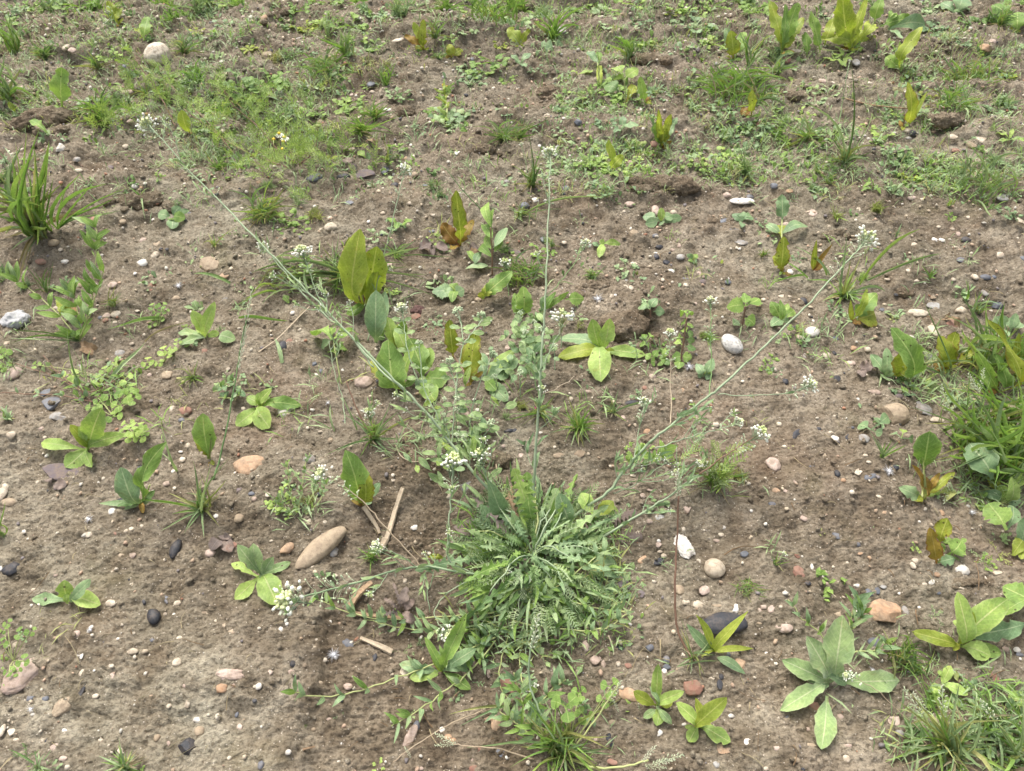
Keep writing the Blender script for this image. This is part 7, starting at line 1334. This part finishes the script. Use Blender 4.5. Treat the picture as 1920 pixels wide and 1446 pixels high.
# ---------------------------------------------------------------- small weeds and tufts, one mesh each
SM = """tuft gr 0 0|
00 sprig mg 250 60 90|00 sprig lg 270 80 60|00 tuft gb 400 60 160|00 sprig mg 600 60 130|00 tuft gr 700 90 140|00 round mg 540 110 80|00 sprig gg 480 30 100|00 tuft mg 1250 60 150|00 tuft gb 1560 60 190|00 sprig lg 1700 30 110|00 tuft gr 1800 60 120|00 round bg 1680 190 70|00 sprig yg 1480 240 60|00 rosette yg 1880 380 70|00 tuft gr 1330 130 110|00 sprig gg 90 100 100|00 sprig mg 60 190 90
00 sprig lg 820 440 80|00 round bg 680 810 100|00 sprig mg 620 830 70|00 tuft gb 900 780 140|00 sprig mg 1250 620 80|00 tuft gr 1500 600 150|00 sprig dk 1790 640 130|00 sprig mg 1850 720 120|00 round mg 1200 750 60|00 sprig gg 980 850 80|00 seedling yg 120 850 60|00 sprig lg 1500 840 90|00 tuft gb 1000 570 110|00 tuft gr 1690 880 120|00 sprig gg 1600 960 90|00 creep gb 1100 1050 60|00 sprig mg 1000 1180 50|00 sprig mg 1180 1350 50|00 tuft gb 60 1350 120|00 sprig bg 60 1210 50|00 seedling mg 700 600 50|00 sprig lg 1080 560 60
10 sprig mg 550 40 110|10 tuft gr 760 50 120|10 sprig mg 320 90 90|10 sprig yg 380 220 90|10 rosette lg 480 180 60|10 sprig mg 720 210 120|10 sprig lg 760 320 90|10 tuft gb 560 240 160|10 sprig mg 880 360 90|10 sprig bg 900 120 90|10 tuft gb 1060 120 140|10 sprig gg 1200 80 90|10 tuft mg 1420 90 160|10 sprig lg 1600 100 100|10 sprig mg 1700 70 110|10 round mg 1460 300 60|10 sprig gg 1580 250 70|10 sprig yg 1830 350 60|10 sprig mg 60 660 150|10 sprig mg 100 640 120|10 tuft gb 160 880 160|10 sprig mg 430 830 110|10 sprig lg 680 800 110|10 sprig mg 720 830 90|10 sprig bg 300 850 80
10 tuft gb 240 450 130|10 tuft gy 150 460 90|10 sprig mg 1690 540 130|10 round bg 1590 540 90|10 sprig mg 1780 480 120|10 sprig bg 1640 620 80|10 sprig mg 1880 620 60|10 sprig gg 1050 720 80|10 sprig dk 1100 750 60|10 sprig mg 1350 860 90|10 round bg 1550 860 70|10 sprig gg 1450 940 70|10 sprig mg 1070 1110 50|10 sprig gg 1470 1150 40|10 sprig bg 1890 850 70|10 tuft gb 100 1400 90|10 sprig mg 370 1430 40|10 seedling yg 560 1210 50|10 tuft gb 1340 1400 100|10 round bg 1230 990 50|10 tuft gy 980 500 60
20 sprig gg 30 200 110|20 tuft mg 60 80 160|20 tuft gb 200 130 120|20 sprig mg 500 60 110|20 sprig gg 700 110 120|20 sprig mg 830 90 110|20 sprig lg 930 50 90|20 round bg 950 170 90|20 sprig gg 760 200 90|20 sprig mg 1220 80 100|20 round bg 1290 90 80|20 sprig yg 1210 110 60|20 sprig lg 1380 130 90|20 sprig bg 1400 220 110|20 sprig mg 1500 60 110|20 sprig gg 1280 200 90|20 tuft gb 1750 60 150|20 sprig mg 1810 100 110|20 sprig lg 1500 340 100|20 round mg 1560 360 80|20 sprig mg 1440 320 80|20 seedling bg 70 490 80|20 seedling lg 490 560 90|20 round bg 150 530 50|20 sprig dk 280 540 60|20 round bg 400 580 50
20 sprig mg 1140 330 50|20 sprig lg 960 340 100|20 sprig mg 420 740 90|20 sprig lg 520 720 80|20 sprig mg 560 820 110|20 toothed mg 740 690 110|20 sprig mg 820 770 110|20 sprig gg 470 800 80|20 creep gg 700 850 70|20 round bg 1100 730 70|20 seedling bg 820 980 90|20 sprig bg 700 950 90|20 sprig mg 1050 920 60|20 round bg 980 880 50|20 round bg 940 1000 50
20 sprig lg 580 1100 70|20 sprig mg 560 1220 90|20 round lg 620 1230 90|20 sprig mg 680 1260 110|20 round mg 640 1290 80|20 sprig lg 770 1270 110|20 round mg 900 1280 90|20 round lg 940 1260 70|20 sprig bg 670 1110 90|20 sprig bg 820 1110 70|20 sprig lg 930 1110 80|20 sprig lg 900 1090 60|20 sprig mg 1080 1130 50|20 sprig mg 490 1270 60|20 sprig bg 340 1270 90|20 sprig gg 260 1310 70|20 sprig lg 1340 1150 60|20 sprig lg 1270 1240 80|20 round lg 1400 1220 80|20 sprig mg 1440 1260 70|20 round lg 1590 1190 90|20 sprig lg 1620 1220 90|20 sprig mg 1160 1260 60|20 sprig mg 1540 1320 70|20 sprig bg 1060 1280 40
20 round bg 590 1410 60|20 round lg 670 1410 50|20 toothed bg 1570 830 90|20 toothed bg 1640 960 90|20 toothed mg 1730 940 100|20 toothed bg 1830 1000 110|20 toothed gg 1560 1010 80|20 tuft gb 1600 1060 80|20 toothed bg 1880 930 80
30 sprig mg 700 20 90|30 tuft gb 800 60 80|30 sprig gg 1180 70 90|30 sprig bg 1250 250 110|30 sprig bg 1200 210 90|30 round bg 1310 280 70|30 sprig dk 1500 170 90|30 toothed mg 1870 60 110|30 tuft dk 1680 160 130|30 round bg 1740 400 60|30 sprig bg 1460 330 70|30 rosette lg 490 450 90|30 rosette lg 560 450 80|30 tuft gb 60 440 120|30 sprig lg 220 600 70|30 sprig mg 280 650 60|30 toothed gg 350 760 80|30 sprig gg 440 730 70|30 round bg 620 1000 70|30 round lg 740 980 80|30 sprig lg 850 1000 90|30 sprig mg 860 1080 80|30 sprig lg 960 850 60|30 sprig bg 920 910 60|30 sprig bg 1110 580 90|30 round lg 1200 600 50|30 tuft gb 1050 560 70|30 sprig bg 870 790 60|30 toothed gg 1200 880 80
30 round bg 1680 620 110|30 sprig bg 1720 830 100|30 tuft gb 1780 800 120|30 sprig yg 1800 570 70|30 sprig ol 1230 780 80|30 rosette lg 1810 1050 80|30 sprig lg 270 900 80|30 tuft gb 100 930 120|30 tuft gr 60 1010 90|30 round bg 880 1280 90|30 sprig dk 990 1200 110|30 sprig mg 1040 1350 110|30 round bg 1140 1390 70|30 sprig bg 1200 1260 90|30 sprig mg 1300 1310 90|30 tuft gb 1420 1300 110|30 sprig yg 1050 1330 60|30 tuft gb 1700 1240 120|30 sprig bg 1850 1250 90|30 toothed bg 1000 1160 90|30 tuft gb 330 1420 60|30 sprig gg 360 1430 60|30 creep gb 600 1280 80|30 round bg 380 1010 50|30 sprig gg 900 1140 50
01 sprig gg 60 40 90|01 tuft gb 40 620 120|01 tuft gb 200 700 90|01 sprig bg 500 700 90|01 round bg 1790 840 40|01 sprig bg 1420 1120 70|01 sprig mg 1390 1010 40|01 sprig gg 1690 1430 60|01 seedling gy 1370 1400 40|01 tuft gb 1330 100 60|01 sprig lg 860 1310 60|01 round bg 1780 1420 80|01 tuft gb 1660 1030 50|01 sprig gg 720 1400 60
11 sprig mg 270 200 100|11 sprig mg 230 260 90|11 sprig mg 350 260 80|11 tuft gb 310 60 110|11 tuft gy 450 170 100|11 sprig bg 1050 260 70|11 seedling mg 1070 250 90|11 sprig lg 1370 350 80|11 sprig gg 1400 420 60|11 round bg 1350 950 60|11 round bg 1330 1010 70|11 sprig lg 1010 730 60|11 sprig mg 1050 740 50|11 tuft gb 1850 440 90|11 sprig mg 1890 470 60|11 round bg 1390 990 50|11 tuft gb 1380 30 80|11 toothed mg 640 1150 60|11 sprig gb 900 330 80
21 sprig bg 650 10 80|21 tuft gb 740 10 80|21 round bg 930 1120 50|21 sprig mg 1100 1150 60|21 sprig gb 860 560 70|21 seedling yg 1565 540 40|21 sprig bg 1890 240 50|21 sprig mg 1890 1320 60|21 tuft gb 250 370 60|21 tuft gr 1490 1100 90|21 tuft gy 1440 1080 60|21 sprig mg 220 460 80|21 sprig dk 200 930 70|21 sprig gg 480 920 80|21 tuft gy 500 1000 60
31 sprig bg 1020 500 50|31 sprig mg 200 1060 80|31 sprig gg 60 1090 50|31 round bg 500 880 80|31 sprig bg 960 900 60|31 sprig gy 930 940 40|31 sprig mg 30 1250 50|31 round bg 60 1350 60|31 sprig gg 560 950 60|31 sprig dk 660 200 60|31 round bg 1780 160 60|31 sprig bg 1850 180 50|31 sprig bg 220 500 50|31 sprig gr 360 10 50|31 tuft gy 800 130 90|31 sprig bg 580 930 50|31 tuft gr 700 640 60|31 sprig bg 1600 20 40
12 toothed gg 250 700 60|12 sprig lg 180 880 90|12 sprig lg 230 940 70|12 round lg 160 900 60|12 tuft gy 330 880 60|12 tuft gy 420 850 60|12 tuft gy 470 800 60|12 sprig bg 300 790 60|12 toothed dk 880 1250 50|12 sprig lg 1820 800 60|12 sprig mg 1750 1300 70|12 sprig gg 1520 1300 70|12 sprig bg 1550 400 90|12 tuft gb 1880 230 60
22 sprig bg 950 70 60|22 sprig mg 900 480 60|22 sprig lg 980 490 60|22 sprig bg 1090 560 50|22 sprig gg 1090 900 90|22 sprig bg 890 930 60|22 tuft gy 1700 700 100|22 tuft gy 60 160 90|22 sprig bg 1400 350 50|22 tuft gr 1590 640 90
32 sprig bg 1000 30 80|32 tuft gb 1230 20 80|32 sprig gg 820 1040 40|32 sprig gy 390 1100 30|32 sprig lg 1100 1220 40|32 toothed mg 1390 1220 90|32 sprig bg 1230 780 60|32 sprig lg 1690 1330 60|32 creep gg 1600 1290 60|32 creep gy 1720 1260 80|32 sprig mg 1620 1340 60|32 sprig gy 190 480 30|32 tuft gb 1330 790 60|32 round bg 1540 170 80|32 sprig mg 1560 200 60
03 sprig bg 200 430 50|03 sprig gb 380 1420 60|03 sprig mg 1040 1420 50|03 creep dk 200 1330 70|03 sprig mg 20 640 60
13 sprig bg 1700 560 60|13 tuft gb 1250 500 60|13 creep gg 1100 560 60|13 sprig bg 960 370 60|13 sprig lg 920 1410 60|13 sprig gg 1160 1030 40|13 tuft mg 370 1110 24|13 sprig bg 1480 880 60|13 creep bg 1590 780 80|13 tuft gb 1700 440 80|13 creep gb 600 960 60|13 sprig mg 1860 90 90|13 creep dk 1600 380 90|13 sprig gg 1750 250 90
23 sprig bg 380 740 60|23 tuft gr 540 1400 90|23 seedling lg 890 950 60|23 sprig dk 260 420 80|23 sprig bg 700 350 60|23 sprig gy 860 380 50|23 sprig mg 730 90 80|23 sprig mg 830 110 60|23 creep bg 60 560 80|23 toothed mg 80 80 90|23 sprig mg 180 80 90|23 sprig bg 120 800 80|23 creep mg 430 160 90
33 creep gg 990 160 30|33 sprig gg 850 520 60|33 sprig mg 1370 880 110|33 sprig lg 1500 920 90|33 seedling lg 1300 800 120|33 seedling mg 1870 920 120|33 creep gb 1250 280 60|33 tuft gr 1200 900 120|33 tuft gb 1700 1150 150|33 sprig bg 1500 1130 90|33 tuft gb 1050 620 70|33 sprig gr 1000 560 60|33 round lg 1250 980 90|33 creep gg 740 560 60|33 tuft dk 1090 690 80"""
for part in SM.replace("\n", "|").split("|"):
    q = part.split()
    if len(q) != 6: continue
    put_whole(q[1], q[2], *T(q[0], float(q[3]), float(q[4])), float(q[5])/4*RNG.uniform(.9,1.1), RNG.uniform(.8,1.2))
# fine seedlings, blades and leaflets nobody could count, thick at the back
def ground_cover(name, n, label, seed, mats, wide):
    rs = np.random.RandomState(seed); V, F, MI = [], [], []
    zones = [(0,0,470,95,5),(0,95,110,260,4),(560,60,720,170,4),(340,120,640,330,4.5),(0,170,110,200,3),(1000,0,1420,110,5),(860,0,1000,60,4),(480,0,860,60,3),(1050,120,1260,225,4),(1280,140,1460,235,5),(1330,230,1600,350,3.5),(1640,90,1920,250,3.5),(1650,290,1920,370,5),(1040,270,1450,340,4),(200,110,420,240,3.5),
             (1780,820,1920,960,3),(1680,640,1920,760,2),(560,470,800,600,1),(860,1000,1180,1210,2.5),(100,690,260,750,2),(1400,0,1920,130,2),(0,0,1920,380,.9),(0,380,1920,800,.12),(0,800,1920,1446,.02),(1680,1250,1920,1446,1.2),(780,770,930,880,1.5),(535,940,620,975,2),(1310,870,1370,920,2)]
    wz = np.array([z[4]*(z[2]-z[0])*(z[3]-z[1]) for z in zones], float); wz /= wz.sum(); nc = n//14
    for z in rs.choice(len(zones), nc, p=wz):
        x0, y0, x1, y1, _ = zones[z]; px, py = rs.uniform(x0, x1), rs.uniform(y0, y1)
        c = P(px, py, 0); spread = rs.uniform(.004, .022); lt = rs.randint(len(mats)); big = rs.uniform(.6, 1.3)
        for i in range(14):
            x, y = c.x+rs.normal(0, spread), c.y+rs.normal(0, spread); b = Vector((x, y, H(x, y)+.001)); a = rs.uniform(0, 6.28); e = rs.uniform(.1, 1.3)
            l = rs.uniform(.005, .016)*big*(1 if wide else 2.0); w = l*(rs.uniform(.20,.32) if wide else .035)
            d = Vector((math.cos(a)*math.cos(e), math.sin(a)*math.cos(e), math.sin(e))); q = Vector((-math.sin(a), math.cos(a), 0))*w
            o_ = len(V); m1 = b+d*l*.55+Vector((0,0,l*.06)); e_ = b+d*l-Vector((0,0,l*.12))
            V += [b+q*.25, b-q*.25, m1-q, m1+q, e_]; F += [(o_, o_+1, o_+2, o_+3), (o_+3, o_+2, o_+4)]; MI += [lt, lt]
    me = mesh(name, V, F, None, [(.3,0),(.7,0),(.9,.5),(.1,.5),(.5,1)]*(len(V)//5))
    for m_ in mats: me.materials.append(M[m_])
    me.polygons.foreach_set("material_index", MI); o = link(name, me); o['kind'] = 'stuff'; o['label'] = label
ground_cover("fine_weeds", 8500, "tiny green seedlings and leaflets sprinkled over the soil", 31, ['mg','bg','bg','gg','bg','mg','dk','gg'], True)
ground_cover("fine_grass", 24000, "fine short grass blades scattered over the soil", 32, ['gr','gb','gy','gb','gb','gg'], False)
def litter(n):
    rs = np.random.RandomState(77); V, F, MI = [], [], []
    for i in range(n):
        px, py = rs.uniform(-60, 1980), rs.uniform(0, 1440)**1.0; c = P(px, py, 0); a = rs.uniform(0, 6.28); l = rs.uniform(.003, .011)*(1+rs.rand()**4*3); w = rs.uniform(.0003, .0009)
        pr = None; bend = rs.uniform(-.5, .5)
        for k in range(4):
            t = k/3; x = c.x+math.cos(a+bend*t)*l*(t-.5); y = c.y+math.sin(a+bend*t)*l*(t-.5); q = Vector((-math.sin(a), math.cos(a), 0))*w*(1-.5*t); p = Vector((x, y, H(x, y)+.0035+.002*math.sin(3.1*t)))
            V += [p+q, p+Vector((0,0,w*1.5)), p-q]
            if k: o_ = len(V)-6; F += [(o_, o_+1, o_+4, o_+3), (o_+1, o_+2, o_+5, o_+4)]; MI += [i % 3]*2
    me = mesh("dry_plant_litter", V, F, None, [(.3,.5)]*len(V))
    for m_ in ('st','db','st'): me.materials.append(M[m_])
    me.polygons.foreach_set("material_index", MI); o = link("dry_plant_litter", me); o['kind'] = 'stuff'; o['label'] = "tiny dry roots and straw bits on the soil"
litter(700)
# beyond the upper edge and at the sides, so that the place goes on
RB = random.Random(21)
for i in range(70):
    y = RB.uniform(2.15, 3.6); x = RB.uniform(-1, 1)*(.6+.62*y)
    if i > 52: y = RB.uniform(.3, 2.0); x = RB.choice((-1,1))*((.50+.565*y)*1.0+RB.uniform(.12,.3))
    d = Vector((x, y, H(x, y))); cc = d-CP; f = cc.dot(FW); px = 960+cc.x/f/KF*1920; py = 723-cc.dot(UP)/f/KF*1920
    put_whole(RB.choice(['tuft','tuft','sprig','sprig','round','rosette']), RB.choice(['gr','mg','gb','bg','lg']), px, py, RB.uniform(.02,.05)/mpp(d))
# ---------------------------------------------------------------- labels that single each thing out
LM = [("the large black oval stone",1357,1170),("the central big weed",1000,1030),("the speckled white egg-shaped stone",1371,647),("the flat white oval stone",1391,377),("the long tan stone",601,1026),("the thick straw stalk",738,970),
 ("the upright round tan stone",302,119),("the crumpled paper wad",30,602),("the big left-edge grass tuft",78,420),("the orange faceted rock",1658,1150),("the daisy-flowered mayweed",555,290),("the two tall olive dock leaves",685,500),
 ("the bright five-leaved rosette",1128,655),("the white egg-shaped stone",535,770),("the lone black oval pebble",329,1030),("the flat slate slab",120,886),("the orange-tan rounded stone",470,875),("the white crescent-shaped stone",1283,1026),
 ("the bright dock clump",1580,70),("the thick right-edge grass clump",1858,840),("the brick red chip",1299,1289),("the yellow-tan oval stone",119,1325),("the black pitted stone",352,1402),("the brown wood stub",680,1110),("the clover leaves",1065,1335),
 ("the overhanging dark clod",1255,355),("the single upright dock leaf",117,165),("the yellow groundsel flower",832,160),("the large hairy rosette",1560,1270),("the yellowish stone block",1675,778),("the diseased dock leaf",670,890),("the tall dark culm",440,700),
 ("the round grass cushion",1085,800),("the leafy speedwell",1275,660),("the nettle-like seedling",1400,580),("the blue-black glossy pebble",289,1157),("the large white flower head",535,1125),("the shell-like tan stone",44,1266),("the five-leaved slab-side rosette",160,820),
 ("the toothed-leaf rosette",825,1240),("the knotgrass tip",565,1300),("the lower right grass crown",1770,1400),("the rusty dock pair",1760,1010),("the paired round leaves",1650,830),("the pale cream round stone",1339,1067),("the mottled lichen stone",394,497),
 ("the reddish culm tuft",700,820),("the dark mauve leaf scrap",415,1020),("the wide low grass patch",1380,180),("the charcoal piece",952,808),("the tall top-right dock leaf",1440,45),("the four-leaved rosette",130,1110),("the woolly weed",985,650),("the grass crown at the bottom edge",1040,1410),
 ("the slanting right flower head",1630,440),("the far left flower head",270,222),("the lone olive dock",860,400),("the two-leaved pale rosette",385,620),("the rear right grass patch",1790,190),("the small right-hand dock",1465,470)]
DIRS = ["to the right of","behind and right of","behind","behind and left of","to the left of","in front and left of","in front of","in front and right of"]
used = {t[4].lower() for t in THINGS if t[4]}
for o, desc, px, py, label in THINGS:
    if label is None:
        near = sorted(LM, key=lambda l: (l[1]-px)**2+((l[2]-py)*1.3)**2); found = None
        for dist_word in (0, 1):
            for nm, lx, ly in near[:8]:
                a = math.degrees(math.atan2(-(py-ly)*1.0, px-lx)) % 360; d = math.hypot(px-lx, py-ly); k = int(((a+22.5) % 360)//45)
                w = "close by, " if d < 60 else ""
                cand = f"{desc} {('just ' if d < 70 else 'well ' if d > 190 else '')}{DIRS[k]} {nm}"
                if dist_word and cand.lower() in used:
                    n2 = [n for n in near if n[0] != nm][0]; cand = f"{desc} between {nm} and {n2[0]}"
                if cand.lower() not in used: found = cand; break
            if found: break
        label = found or cand; used.add(label.lower())
    w = label.split()
    o['label'] = " ".join(w[:16])
ms = sum(1 for o in bpy.data.objects)
print("OBJECTS BUILT", ms, "things", len(THINGS), "rest pebbles", len(REST), "listed stones", len(ALLST))
